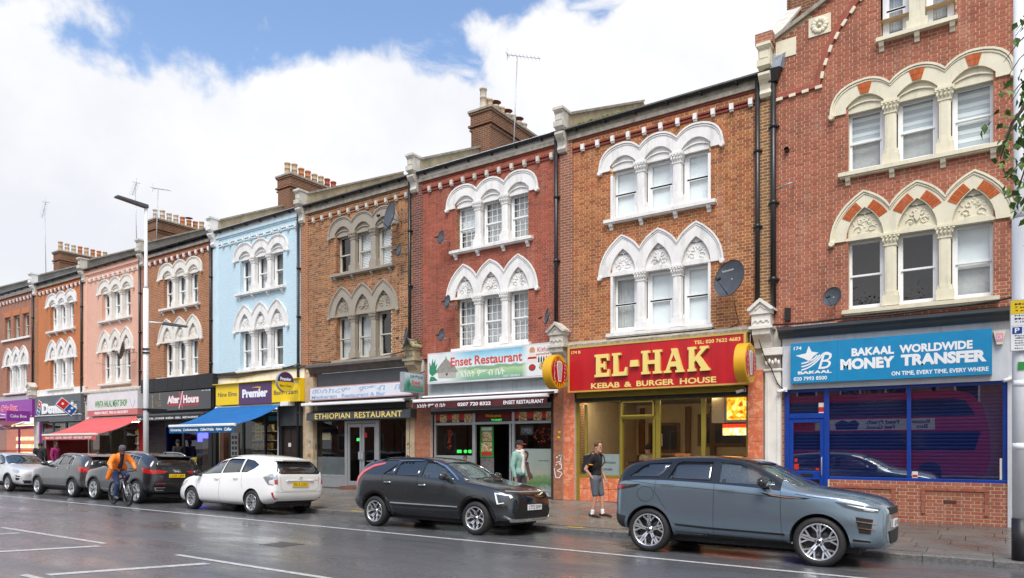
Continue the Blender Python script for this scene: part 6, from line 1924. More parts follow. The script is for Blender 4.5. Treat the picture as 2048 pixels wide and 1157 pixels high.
for(x0,x1,z0,z1,m_,lab,y_) in((-26.02,-25.50,1.30,2.30,'paper','tall pale notice board in the convenience store window',FY+.05),(-24.45,-24.02,2.0,2.68,'yellow','yellow offer poster in the convenience store window',FY+.10),(-23.65,-23.0,2.75,3.1,'blue_sign','pale blue poster above the convenience store door',FY+.12)):
 t=thing_at('poster',lab,'poster',((x0+x1)/2,y_,z0),'posters in the convenience store')
 P(t, 'sheet', M[m_], x0, x1, y_ - .004, y_, z0, z1)
 for i in range(8):
  xx=x0+(x1-x0)*(.15+.38*(i%2));zz=z0+(z1-z0)*(.08+.22*(i//2));P(t,'print',M['charcoal'] if m_=='paper' else M['red'] if i==3 else M['green'],xx,xx+(x1-x0)*.28,y_-.0055,y_-.0041,zz,zz+(z1-z0)*.13)
t=thing_at('shelf_unit','lit shelves of packets inside the convenience store','shelves',(-25.2,FY+1.0,.3))
for i in range(6):
 P(t,'shelf',M['white'],-25.9,-24.6,FY+.95,FY+1.3,.45+i*.38,.48+i*.38)
 b = MB(); x_ = -25.88
 rr = random.Random(i)
 while x_ < -24.65:
  w_=rr.uniform(.05,.11);b.box(x_,x_+w_-.008,FY+.97,FY+1.1,.48+i*.38,.48+i*.38+rr.uniform(.18,.28));x_+=w_
 b.build('packets', M['goods'], t, kind='stuff')
P(root,'added_ceiling_light',M['lit_cool'],-25.6,-23.2,FY+1.6,FY+1.7,3.12,3.16)
P(root,'door',plain('dark_panel_door',(0.02,0.014,0.012),.5),-22.62,-21.62,FY+.02,FY+.08,.3,2.5)
for(x0,x1,z0,z1) in((-22.5,-22.15,1.5,2.35),(-22.08,-21.74,1.5,2.35),(-22.5,-22.15,.5,1.35),(-22.08,-21.74,.5,1.35)):
 P(root,'door_panel',plain('dark_panel',(0.03,0.02,0.018),.5),x0,x1,FY+.005,FY+.02,z0,z1)
P(root,'notice',M['paper'],-22.28,-22.12,FY-.0,FY+.004,1.72,1.87);P(root,'fanlight_panel',M['pale_fascia'],-22.72,-21.55,FY-.02,FY+.05,2.52,2.78)
P(root,'door_post',M['black'],-22.75,-22.62,FY-.04,FY+.08,.3,2.52);P(root,'door_post',M['black'],-21.62,-21.45,FY-.04,FY+.08,.3,2.52)
P(root,'awning_end_box',M['white'],-22.22,-21.75,FY-.42,FY-.12,3.27,3.42)
# =============== the black bar front
root = ROOT[5]
shop_room(root,-32.5,-27.3,0.25,3.0,M['dark'],M['floor_in'],M['dark'],4.5)
P(root,'fascia',M['black'],-32.5,-27.0,FY-.10,FY+.05,2.9,4.18)
for i in range(5):
 x0 = -32.4 + i * 1.13
 b=MB();b.bbox(x0+.01,x0+1.12,FY-.30,FY-.05,4.18,4.78,.01);o=b.build('cladding_panel',plain('black_brick_cladding',(0.014,0.015,0.017),.55,var=.5,scale=22,bumpy=.8) if i==0 else M['clad'],root)
 if i == 0: M['clad'] = o.data.materials[0]
P(root,'cladding_panel',M['clad'],-26.98,-26.70-.1,FY-.13,FY+.05,.25,4.15);P(root,'cladding_panel',M['clad'],-27.45,-27.2,FY-.06,FY+.05,.25,2.9)
s=thing_at('shop_sign','black lounge bar sign with white glowing script and a red line','shop sign',(-29.3,FY-.2,3.32))
YS = FY - .32
P(s,'sign_board',M['black_gloss'],-31.95,-26.86,YS,FY-.1,3.32,4.14)
M['pink_edge']=plain('pink_letter_edge',(0.85,0.05,0.12),.4);M['gold_print']=plain('gold_print',(0.30,0.21,0.05),.4)  # flat pink edge behind the white letters, no emission
for(tx,a,c_,z0,z1) in(('After',-30.12,-29.18,3.62,3.95),('Hours',-28.88,-27.73,3.60,3.94)):
 lettering(tx,M['pink_edge'],a-.03,c_+.03,z0-.025,z1+.025,YS,s,bold=.075);lettering(tx,M['white'],a,c_,z0,z1,YS-.005,s,bold=.045)
MB().sweep([(-29.17,4.10),(-29.05,3.75),(-28.92,3.38)],.05,YS-.012,YS).build('crossed_stroke',M['pink_edge'],s);MB().sweep([(-28.92,4.12),(-29.04,3.75),(-29.20,3.38)],.05,YS-.014,YS).build('crossed_stroke',M['white'],s)
poly_part(s,'red_line',M['red'],[(-30.1,3.52),(-27.72,3.49),(-27.72,3.54),(-30.1,3.57)],YS)
lettering('LOUNGE',M['gold_print'],-31.15,-30.62,3.66,3.74,YS,s);lettering('BAR',M['gold_print'],-30.92,-30.62,3.52,3.61,YS,s)
for(x_,z_,h_) in((-31.35,3.45,.6),(-30.75,3.82,.28)):
 poly_part(s,'hookah_emblem',M['gold_print'],[(x_-.06,z_),(x_+.06,z_),(x_+.02,z_+h_*.3),(x_+.05,z_+h_*.5),(x_+.01,z_+h_*.7),(x_+.07,z_+h_),(x_-.07,z_+h_),(x_-.01,z_+h_*.7),(x_-.05,z_+h_*.5),(x_-.02,z_+h_*.3)],YS)
lettering('020 7720 4488',M['white'],-27.50,-26.88,4.07,4.11,YS,s)
t=folded_awning('folded black awning over the bar front',-32.2,-27.0,3.28,3.12,FY-.55,FY-.1,M['charcoal'],M['charcoal'],M['black'],2.88)
lettering('BAR  COCKTAIL  LOUNGE  SHISHA  GRILL  RESTAURANT',M['white'],-32.1,-27.3,2.93,3.01,FY-.606,t,bold=.02)
sh = MB(); z = .3
while z<2.8:sh.bbox(-32.35,-31.05,FY+.02,FY+.05,z,z+.07,.015);z+=.078
sh.build('roller_shutter',plain('brown_black_shutter',(0.03,0.024,0.022),.5),root)
for q in((-32.5,-32.35),(-31.05,-30.9),(-29.6,-29.45),(-27.5,-27.4)):front_frame(root,M['black'],[(q[0],q[1],.25,2.9)],name='door_post')
front_frame(root,M['black'],[(-30.9,-29.6,2.6,2.9)],name='door_head')
front_frame(root,M['black'],[(-29.45,-27.5,2.75,2.9)],name='window_head');fr=front_frame(root,M['black'],[(-29.45,-27.5,.25,.9)],name='stall_riser');panes(fr,M['shop_glass'],[(-29.45,-27.5,.9,2.75)])
P(root,'wall_light',M['lit_blue'],-30.75,-29.9,FY+1.5,FY+1.53,1.95,2.5)
P(root,'wall_panelling',plain('dark_tan_boards',(0.10,0.055,0.03),.7),-29.4,-27.5,FY+.9,FY+1.0,.25,2.1)
P(root,'wall_light',plain('orange_lamp',(0.9,0.25,0.03),.5,emit=.8),-27.9,-27.75,FY+.6,FY+.7,1.5,1.85)
t=thing_at('pavement_board','yellow and brown pavement advertising board beside the blue awning','a-board',(-26.6,16.4,.2))
b=MB();b.hexa([(-27.0,16.0,.22),(-26.3,16.0,.22),(-26.3,16.04,.22),(-27.0,16.04,.22),(-27.0,16.2,1.3),(-26.3,16.2,1.3),(-26.3,16.24,1.3),(-27.0,16.24,1.3)]);b.build('board',M['yellow'],t)
b=MB();b.hexa([(-27.0,16.52,.22),(-26.3,16.52,.22),(-26.3,16.56,.22),(-27.0,16.56,.22),(-27.0,16.26,1.3),(-26.3,16.26,1.3),(-26.3,16.30,1.3),(-27.0,16.30,1.3)]);b.build('board',M['charcoal'],t)
b = MB()
for(x0,x1,z0,z1) in((-26.93,-26.68,.85,1.15),(-26.58,-26.38,.7,1.2)):
 f_ = lambda z: 16.0 + (z - .22) / 1.08 * .2 - .006
 b.hexa([(x0,f_(z0),z0),(x1,f_(z0),z0),(x1,f_(z0)+.004,z0),(x0,f_(z0)+.004,z0),(x0,f_(z1),z1),(x1,f_(z1),z1),(x1,f_(z1)+.004,z1),(x0,f_(z1)+.004,z1)])
b.build('print', M['brown'], t)
# =============== the butcher with the red awning
root = ROOT[6]
shop_room(root,-38.0,-32.9,0.25,3.0,M['room'],M['floor_in'],M['room'],4.5)
P(root,'fascia',M['old_white'],-38.3,-32.75,FY-.05,FY+.05,3.1,4.6)
b=MB();b.prism([(FY+.05,4.33),(FY-.15,4.33),(FY-.25,4.42),(FY-.25,4.50),(FY+.05,4.6)],-38.2,-32.6,axis='x');b.build('shop_cornice',M['old_white'],root)
pilaster_col(root,M['old_white'],-38.45,-38.05,4.5);P(root,'wall_panel',M['red'],-33.0,-32.72,FY-.08,FY+.05,.2,2.9)
s=thing_at('shop_sign','faded white butcher sign with green capitals and a red strip below','shop sign',(-35.0,FY-.2,3.2))
YS = FY - .32
P(s,'sign_board',plain('faded_white_board',(0.66,0.67,0.68),.5,var=.1),-37.41,-32.65,YS,FY-.06,3.50,4.32);P(s,'red_strip',plain('faded_pink_red',(0.50,0.16,0.15),.5,var=.12),-37.41,-32.65,YS-.004,FY-.06,3.22,3.49)
lettering('WINTA HALAL MEAT SHOP',M['green'],-36.64,-33.58,3.64,3.96,YS,s,bold=.025);lettering('FRESH FRUIT, VEG & GROCERY',M['white'],-36.68,-33.45,3.28,3.43,YS-.004,s,bold=.03,shear=.15)
MB().sweep([(-33.35,3.95),(-33.2,3.7),(-33.05,3.55),(-32.95,3.7),(-32.85,3.9)],.03,YS-.006,YS).build('horn_print',M['faded_blue'],s)
t=folded_awning('faded red extended awning of the butcher shop',-37.6,-32.35,3.16,2.27,15.25,FY-.15,M['awn_red'],plain('cream_bar',(0.70,0.66,0.58),.5),M['awn_red'],2.03)
lettering('HALAL MEAT - CHICKEN - FRESH FRUIT - VEGETABLES - GROCERY',M['white'],-37.2,-32.7,2.08,2.18,15.2,t,bold=.02)
P(t,'side_sheet',M['awn_red_dark'],-37.62,-37.59,15.4,FY-.2,.9,2.3)
fr=front_frame(root,M['charcoal'],[(-38.05,-37.95,.25,3.1),(-36.0,-35.9,.25,3.1),(-34.6,-34.45,.25,3.1),(-33.1,-33.0,.25,3.1),(-37.95,-33.1,2.55,2.65,.01)]);panes(fr,M['shop_glass'],[(-37.95,-36.0,.8,2.55),(-34.45,-33.1,.6,3.1)])
for i in range(5):
 t=thing_at('goods_shelf',['lowest','second','third','fourth','topmost'][i]+' shelf of groceries inside the butcher shop','shelf',(-34.5,FY+1.6,.5+i*.45),'shelves of groceries in the butcher shop')
 P(t,'board',M['white'],-36.6,-33.2,FY+1.6,FY+1.9,.5+i*.45,.53+i*.45)
 b = MB(); x_ = -36.55; rr = random.Random(i + 50)
 while x_ < -33.3:
  w_=rr.uniform(.08,.16);b.box(x_,x_+w_-.01,FY+1.62,FY+1.8,.53+i*.45,.53+i*.45+rr.uniform(.18,.33));x_+=w_
 b.build('packets', M['goods'], t, kind='stuff')
P(root,'added_ceiling_light',M['lit_cool'],-36,-33.5,FY+.9,FY+1.0,2.93,2.97)
t=thing_at('stall','green edged fruit stall under the red awning','fruit stall',(-35.4,16.4,.2))
for(x0,x1) in((-37.0,-36.95),(-34.1,-34.05)):P(t,'leg',M['green'],x0,x1,16.0,16.05,.2,.9);
P(t,'table',M['green'],-37.05,-34.0,15.95,16.9,.85,.92)
cm_=[plain('orange_fruit',(0.75,0.22,0.02),.6),plain('green_produce',(0.12,0.30,0.04),.7),plain('red_produce',(0.5,0.04,0.02),.5)]
for i in range(6):
 x0 = -36.95 + i * .49
 c_=thing_at('fruit_crate',['first','second','third','fourth','fifth','last'][i]+' crate of produce from the left on the stall under the red awning','crate',(x0+.22,16.4,.92),'crates of produce on the stall')
 b=MB();b.box(x0,x0+.45,16.0,16.02,.92,1.08);b.box(x0,x0+.45,16.7,16.72,.92,1.08);b.box(x0,x0+.02,16.02,16.7,.92,1.08);b.box(x0+.43,x0+.45,16.02,16.7,.92,1.08);b.box(x0,x0+.45,16.0,16.72,.921,.94)
 b.build('box', M['brown'], c_)
 b = MB(); rr = random.Random(i)
 for j in range(26):b.ball((x0+.07+rr.random()*.32,16.07+rr.random()*.58,1.06+rr.random()*.05),.045,6)
 b.build('produce', cm_[i % 3], c_, kind='stuff')
# =============== the grey pizza shop
root = ROOT[7]
shop_room(root,-43.6,-38.5,0.25,3.0,M['room'],M['floor_in'],M['dark'],4.5)
P(root,'fascia',M['white_trim'],-43.7,-38.3,FY-.06,FY+.05,4.42,4.82);b=MB();b.prism([(FY+.05,4.40),(FY-.2,4.40),(FY-.22,4.46),(FY+.05,4.52)],-43.7,-38.3,axis='x');b.build('shop_cornice',M['old_white'],root)
M['dgrey']=plain('slate_grey_fascia',(0.10,0.115,0.125),.5,var=.1)
s=thing_at('shop_sign','slate grey pizza shop sign with white rounded letters and tilted domino logo','shop sign',(-40.6,FY-.2,3.1))
YS = FY - .32
P(s,'sign_board',M['dgrey'],-43.3,-38.1,YS,FY-.05,3.40,4.42);P(s,'light_strip',M['white'],-43.3,-38.1,YS-.02,YS,3.36,3.40);P(s,'lower_panel',M['dgrey'],-43.3,-38.1,YS+.02,FY-.05,3.08,3.36)
M['dom_blue'] = plain('logo_blue', (0.0, 0.10, 0.36), .4)
lettering("Domino's",M['white'],-42.4,-38.45,3.46,4.06,YS,s,bold=.07,depth=.04)
def domino_logo(t, cx, cz, a, L_, W_, plane, axis):
 u = (cos(a), sin(a)); v = (-sin(a), cos(a))
 Q=lambda p,q:(cx+u[0]*p+v[0]*q,cz+u[1]*p+v[1]*q)
 def put(poly, m_, off, nm):
  b = MB()
  if axis=='y':b.prism(poly,plane-off-.004,plane-off+.002)
  else:b.prism(poly,plane+off-.002,plane+off+.004,axis='x')
  b.build(nm, m_, t)
 put([Q(-L_/2,-W_/2),Q(L_/2,-W_/2),Q(L_/2,W_/2),Q(-L_/2,W_/2)],M['white'],.0,'logo_edge')
 e = .035
 put([Q(-L_/2+e,-W_/2+e),Q(-e/2,-W_/2+e),Q(-e/2,W_/2-e),Q(-L_/2+e,W_/2-e)],M['red'],.006,'red_half')
 put([Q(e/2,-W_/2+e),Q(L_/2-e,-W_/2+e),Q(L_/2-e,W_/2-e),Q(e/2,W_/2-e)],M['dom_blue'],.006,'blue_half')
 for(p,q) in((-L_/4,0),(L_/4,-W_/4.5),(L_/4,W_/4.5)):
  c0=Q(p,q);put(circ(c0[0],c0[1],W_*.13,14),M['white'],.012,'dot')
domino_logo(s,-42.72,3.82,radians(-112),.78,.40,YS-.03,'y')
t=thing_at('projecting_sign','red and blue domino shaped projecting sign tilted on its corner','hanging sign',(-38.35,16.65,3.7))
a = radians(-38)
u=(cos(a),sin(a));v=(-sin(a),cos(a));Q=lambda p,q:(16.62+u[0]*p+v[0]*q,3.72+u[1]*p+v[1]*q)
MB().prism([Q(-.46,-.24),Q(.46,-.24),Q(.46,.24),Q(-.46,.24)],-38.45,-38.33,axis='x').build('case',M['dom_blue'],t)
domino_logo(t, 16.62, 3.72, a, .92, .48, -38.328, 'x')
for dz_ in(-.1,.12,.3):MB().tube([(-38.4,16.8,3.7+dz_),(-38.4,FY-.2,3.7+dz_)],.015,6).build('bracket',M['black'],t)
fr=front_frame(root,M['dgrey'],[(-43.4,-43.25,.25,3.08),(-42.1,-41.95,.25,3.08),(-40.6,-40.45,.25,3.08),(-38.6,-38.45,.25,3.08),(-43.25,-38.6,2.42,2.52,.01),(-43.25,-38.6,2.98,3.08,.01)]);panes(fr,M['shop_glass'],[(-43.25,-42.1,.5,2.98),(-41.95,-40.6,.5,2.98),(-40.45,-38.6,.5,2.98)])
P(root,'poster_panel',M['awn_red_dark'],-43.2,-42.2,FY+.2,FY+.22,2.52,2.95);P(root,'poster_panel',M['food'],-41.8,-40.7,FY+.3,FY+.32,2.52,2.95)
P(root,'inside_board',plain('tan_boards',(0.20,0.13,0.07),.6,var=.3),-43.2,-42.2,FY+.5,FY+.52,.3,2.4);P(root,'added_ceiling_light',M['lit_cool'],-41.5,-40.5,FY+1.5,FY+1.6,2.93,2.97)
# =============== the purple cake shop
root = ROOT[8]
shop_room(root,-49.4,-43.95,0.25,3.0,plain('orange_lit_wall',(0.75,0.28,0.08),.8),M['floor_in'],M['ceil_in'],2.5)
P(root,'fascia',M['grey_fascia'],-49.6,-43.8,FY-.05,FY+.05,4.35,4.62)
s=thing_at('shop_sign','violet cake shop sign with pink and white script','shop sign',(-46.5,FY-.2,3.35))
YS = FY - .30
P(s,'sign_board',M['violet'],-49.5,-43.72,YS,FY-.05,3.34,4.35);lettering('Cake Box',M['white'],-47.83,-45.52,3.74,4.12,YS,s,bold=.08,shear=.1);lettering('Cake Box',plain('hot_pink',(0.75,0.02,0.16),.4),-47.80,-45.55,3.76,4.10,YS-.006,s,bold=.035,shear=.1)
MB().sweep(curve3((-47.9,3.62),(-46.8,3.48),(-46.0,3.64),8),.05,YS-.006,YS).build('swoosh',M['white'],s);P(s,'light_strip',M['white'],-49.5,-43.72,YS-.01,YS,3.40,3.43)
t=thing_at('projecting_sign','violet oblong projecting sign of the cake shop','hanging sign',(-43.9,16.5,3.4))
P(t,'case',M['violet'],-44.0,-43.86,16.05,17.15,3.10,3.66);lettering('Cake Box',M['white'],16.2,17.0,3.30,3.46,-43.86,t,axis='x',bold=.02)
t=folded_awning('short dusky purple awning of the cake shop',-49.3,-44.6,3.28,2.85,16.1,FY-.1,plain('dusky_plum_cloth',(0.16,0.035,0.07),.8),plain('plum_bar',(0.35,0.25,0.3),.5))
fr=front_frame(root,M['violet'],[(-44.0,-43.55,.25,3.34),(-49.5,-44.0,2.72,2.9),(-46.4,-46.3,.25,2.72),(-49.5,-44.0,.25,.5)]);panes(fr,M['shop_glass'],[(-49.4,-46.4,.5,2.72),(-46.3,-44.0,.5,2.72)])
for i in range(4):
 t=thing_at('cake_shelf',['lowest','second','third','topmost'][i]+' brightly lit cake shelf in the purple shop window','shelf',(-46,FY+.6,.7+i*.45),'lit cake shelves in the purple shop')
 P(t,'board',M['white'],-48.6,-44.3,FY+.6,FY+1.0,.7+i*.45,.73+i*.45)
 b = MB(); rr = random.Random(i + 9); x_ = -48.5
 while x_ < -44.4:
  w_=rr.uniform(.15,.3);b.lathe([(w_*.4,0),(w_*.4,.14),(w_*.3,.2),(0,.22)],(x_+w_/2,FY+.78,.73+i*.45),8);x_+=w_+.03
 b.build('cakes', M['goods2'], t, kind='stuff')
P(root,'added_ceiling_light',M['lit_warm'],-48.5,-44.5,FY+.5,FY+.56,2.93,2.96)
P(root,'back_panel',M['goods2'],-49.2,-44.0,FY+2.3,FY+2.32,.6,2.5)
# ======================================================================= vehicles
M['car_glass']=glass_mat('car_window_glass',(0.62,0.72,0.70),1.9,spotted=0.07)
M['privacy_glass']=glass_mat('privacy_glass',(0.10,0.11,0.12),2.1,spotted=0.04)
M['screen_glass']=glass_mat('windscreen_glass',(0.70,0.80,0.77),1.9,spotted=0.05)
M['cabin']=plain('dark_cabin_lining',(0.03,0.03,0.032),0.8)
M['seat']=plain('black_leather_seat',(0.022,0.022,0.024),0.5)
M['gap'] = plain('panel_gap', (0.006, 0.006, 0.006), 0.8)
M['lamp_clear']=plain('clear_lamp_lens',(0.55,0.57,0.60),0.08,metal=0.6,var=0.3,scale=22,coat=1)
M['lamp_dark']=plain('dark_lamp_lens',(0.05,0.055,0.06),0.06,metal=0.3,var=0.3,coat=1)
M['lamp_white']=plain('lamp_signature',(0.85,0.87,0.9),0.15)
M['lamp_red']=plain('red_lamp_lens',(0.42,0.01,0.012),0.1,coat=1,var=0.15)
M['plate_yellow']=plain('yellow_plate',(0.90,0.60,0.01),0.35,var=0.03)
M['plate_white']=plain('white_plate',(0.82,0.83,0.82),0.35,var=0.03)
M['cladding']=plain('grey_cladding',(0.03,0.032,0.034),0.55,var=0.2)
def eval_mesh(o):
 dg = bpy.context.evaluated_depsgraph_get()
 return bpy.data.meshes.new_from_object(o.evaluated_get(dg))
def loft(stations, mats, belt_mat=0):
 """stations: (x, zbot, wbot, wmid, zmid, zbelt, wbelt, zedge, wedge, zc)"""
 V_, F_, MI = [], [], []
 rings = []
 for (x, zb, wb, wm, zm, zt, wt, ze, we, zc) in stations:
  half=[(0,zb),(wb*.7,zb),(wb,zb+.03),(wm-.012,zb+(zm-zb)*.45),(wm,zm),(wt+(wm-wt)*.35,zm+(zt-zm)*.65),(wt,zt),(wt+(we-wt)*.45,zt+(ze-zt)*.5),(we,ze),(we*.72,ze+(zc-ze)*.70),(0,zc)]
  ring=[(x,y,z) for(y,z) in half]+[(x,-y,z) for(y,z) in half[-2:0:-1]]
  rings.append(range(len(V_), len(V_) + len(ring)))
  V_ += ring
 n = len(rings[0])
 for i in range(len(rings) - 1):
  for k in range(n):
   k2 = (k + 1) % n
   F_.append((rings[i][k],rings[i][k2],rings[i+1][k2],rings[i+1][k]))
   hk = k if k < 10 else n - 1 - k
   MI.append(belt_mat if hk>=6 and stations[i][9]-stations[i][5]>.2 and stations[i+1][9]-stations[i+1][5]>.2 else 0)
 # end caps as strips of quads
 for rg, flip in ((rings[0], False), (rings[-1], True)):
  for k in range(0, 10):
   a,b_,c_,d_=rg[k],rg[k+1],rg[(n-k-1)%n],rg[(n-k)%n]
   q = []
   for t in (a, d_, c_, b_):
    if t not in q: q.append(t)
   if len(q) >= 3:
    F_.append(tuple(q[::-1]) if flip else tuple(q));MI.append(0)
 me = bpy.data.meshes.new('body')
 me.from_pydata(V_, [], F_)
 for m_ in mats: me.materials.append(m_)
 me.polygons.foreach_set('material_index', MI)
 me.polygons.foreach_set('use_smooth', [True] * len(F_))
 bm=bmesh.new();bm.from_mesh(me);bmesh.ops.recalc_face_normals(bm,faces=bm.faces);bm.to_mesh(me);bm.free()
 return me
def bool_cut(me, cutters):
 """cut a list of MB solids out of a mesh"""
 o = bpy.data.objects.new('tmp', me); COL.objects.link(o)
 tmp = []
 for c_ in cutters:
  cm = c_.mesh('cut')
  bm=bmesh.new();bm.from_mesh(cm);bmesh.ops.recalc_face_normals(bm,faces=bm.faces);bm.to_mesh(cm);bm.free()
  for m_ in me.materials: cm.materials.append(m_)
  cm.polygons.foreach_set('material_index',[len(me.materials)-1]*len(cm.polygons))
  co=bpy.data.objects.new('tmpc',cm);COL.objects.link(co);tmp.append(co)
  md=o.modifiers.new('b','BOOLEAN');md.operation='DIFFERENCE';md.object=co;md.solver='EXACT'
 out = eval_mesh(o)
 for t in tmp + [o]: bpy.data.objects.remove(t)
 return out
class Skin:
 """projects flat shapes onto the car's outer surface"""
 def __init__(s, me):
  bm=bmesh.new();bm.from_mesh(me);bmesh.ops.triangulate(bm,faces=bm.faces)
  s.bvh = BVHTree.FromBMesh(bm); bm.free()
 def hit(s, view, a, b_):
  if view=='L':o,d=Vector((a,3,b_)),Vector((0,-1,0))
  elif view=='R':o,d=Vector((a,-3,b_)),Vector((0,1,0))
  elif view=='F':o,d=Vector((5,a,b_)),Vector((-1,0,0))
  elif view=='B':o,d=Vector((-5,a,b_)),Vector((1,0,0))
  else: o, d = Vector((a, b_, 4)), Vector((0, 0, -1))
  p, nrm, _, _ = s.bvh.ray_cast(o, d)
  if p is None:
   q={'L':Vector((a,.8,b_)),'R':Vector((a,-.8,b_)),'F':Vector((2.2,a,b_)),'B':Vector((-2.2,a,b_))}.get(view,Vector((a,b_,1.5)))
   p, nrm, _, _ = s.bvh.find_nearest(q)
  if nrm.dot(d) > 0: nrm = -nrm
  return p, nrm
 def patch(s,poly,view,mb,off=0.004,th=0.006,step=0.07,hole=None,smooth=True):
  n = len(poly)
  vin = [Vector(p) for p in poly]
  edges = [(i, (i + 1) % n) for i in range(n)]
  # refine the outline
  pts = []
  for i in range(n):
   a, b_ = vin[i], vin[(i + 1) % n]
   k = max(1, int((b_ - a).length / step))
   pts += [a + (b_ - a) * j / k for j in range(k)]
  nb = len(pts)
  edges = [(i, (i + 1) % nb) for i in range(nb)]
  if hole:
   h0 = len(pts); pts += [Vector(p) for p in hole]
   edges+=[(h0+i,h0+(i+1)%len(hole)) for i in range(len(hole))]
  x0,x1=min(p.x for p in vin),max(p.x for p in vin);y0,y1=min(p.y for p in vin),max(p.y for p in vin)
  base = len(pts)
  gx = x0 + step / 2
  while gx < x1:
   gy = y0 + step / 2
   while gy < y1:
    pts.append(Vector((gx, gy))); gy += step
   gx += step
  vo,eo,fo,*_r=geometry.delaunay_2d_cdt(pts,edges,[],1,1e-5)
  # drop triangles outside / in the hole
  def inside(p, pl):
   c_ = False
   j = len(pl) - 1
   for i in range(len(pl)):
    if((pl[i][1]>p[1])!=(pl[j][1]>p[1])) and(p[0]<(pl[j][0]-pl[i][0])*(p[1]-pl[i][1])/(pl[j][1]-pl[i][1])+pl[i][0]):c_=not c_
    j = i
   return c_
  keep = []
  for f in fo:
   cx_=sum(vo[i][0] for i in f)/len(f);cy_=sum(vo[i][1] for i in f)/len(f)
   if inside((cx_,cy_),poly) and not(hole and inside((cx_,cy_),hole)):keep.append(f)
  used=sorted({i for f in keep for i in f});mp={u:i for i,u in enumerate(used)}
  top, bot = [], []
  for u in used:
   p, nr = s.hit(view, vo[u][0], vo[u][1])
   top.append(p + nr * off); bot.append(p + nr * (off - th))
  N_ = len(top)
  fs = []
  cnt = {}
  for f in keep:
   q = tuple(mp[i] for i in f)
   nn = (top[q[1]] - top[q[0]]).cross(top[q[2]] - top[q[0]])
   out = s.hit(view, vo[f[0]][0], vo[f[0]][1])[1]
   if nn.dot(out) < 0: q = q[::-1]
   fs.append(q)
   for i in range(len(q)): cnt[(q[i], q[(i + 1) % len(q)])] = 1
  allf=list(fs)+[tuple(i+N_ for i in f[::-1]) for f in fs]
  for (i, j) in cnt:
   if (j, i) not in cnt: allf.append((j, i, i + N_, j + N_))
  mb.add(top + bot, allf, False)
  for i in range(len(fs)):mb.sm[len(mb.f)-len(allf)+i]=smooth
  return mb
 def line(s, pts, view, mb, w=0.006, off=0.0025):
  q = []
  for i in range(len(pts) - 1):
   a,b_=Vector(pts[i]),Vector(pts[i+1]);k=max(1,int((b_-a).length/.05))
   q += [a + (b_ - a) * j / k for j in range(k)]
  q.append(Vector(pts[-1]))
  L_, R_ = [], []
  for i in range(len(q)):
   d = q[min(i + 1, len(q) - 1)] - q[max(i - 1, 0)]
   d.normalize(); nn = Vector((-d.y, d.x)) * w / 2
   for arr, sg in ((L_, 1), (R_, -1)):
    u = q[i] + nn * sg
    p, nr = s.hit(view, u.x, u.y); arr.append(p + nr * off)
  n = len(q)
  fs = [(i, i + 1, n + i + 1, n + i) for i in range(n - 1)]
  if n > 1:
   nn = (L_[1] - L_[0]).cross(R_[0] - L_[0])
   if nn.dot(s.hit(view,q[0].x,q[0].y)[1])<0:fs=[f[::-1] for f in fs]
  mb.add(L_ + R_, fs)
  return mb
def ringpoly(cx, cz, r, a0=0, a1=360, n=28):
 return[(cx+r*cos(radians(a0+(a1-a0)*i/n)),cz+r*sin(radians(a0+(a1-a0)*i/n))) for i in range(n+1 if a1-a0<360 else n)]
_wheel = {}
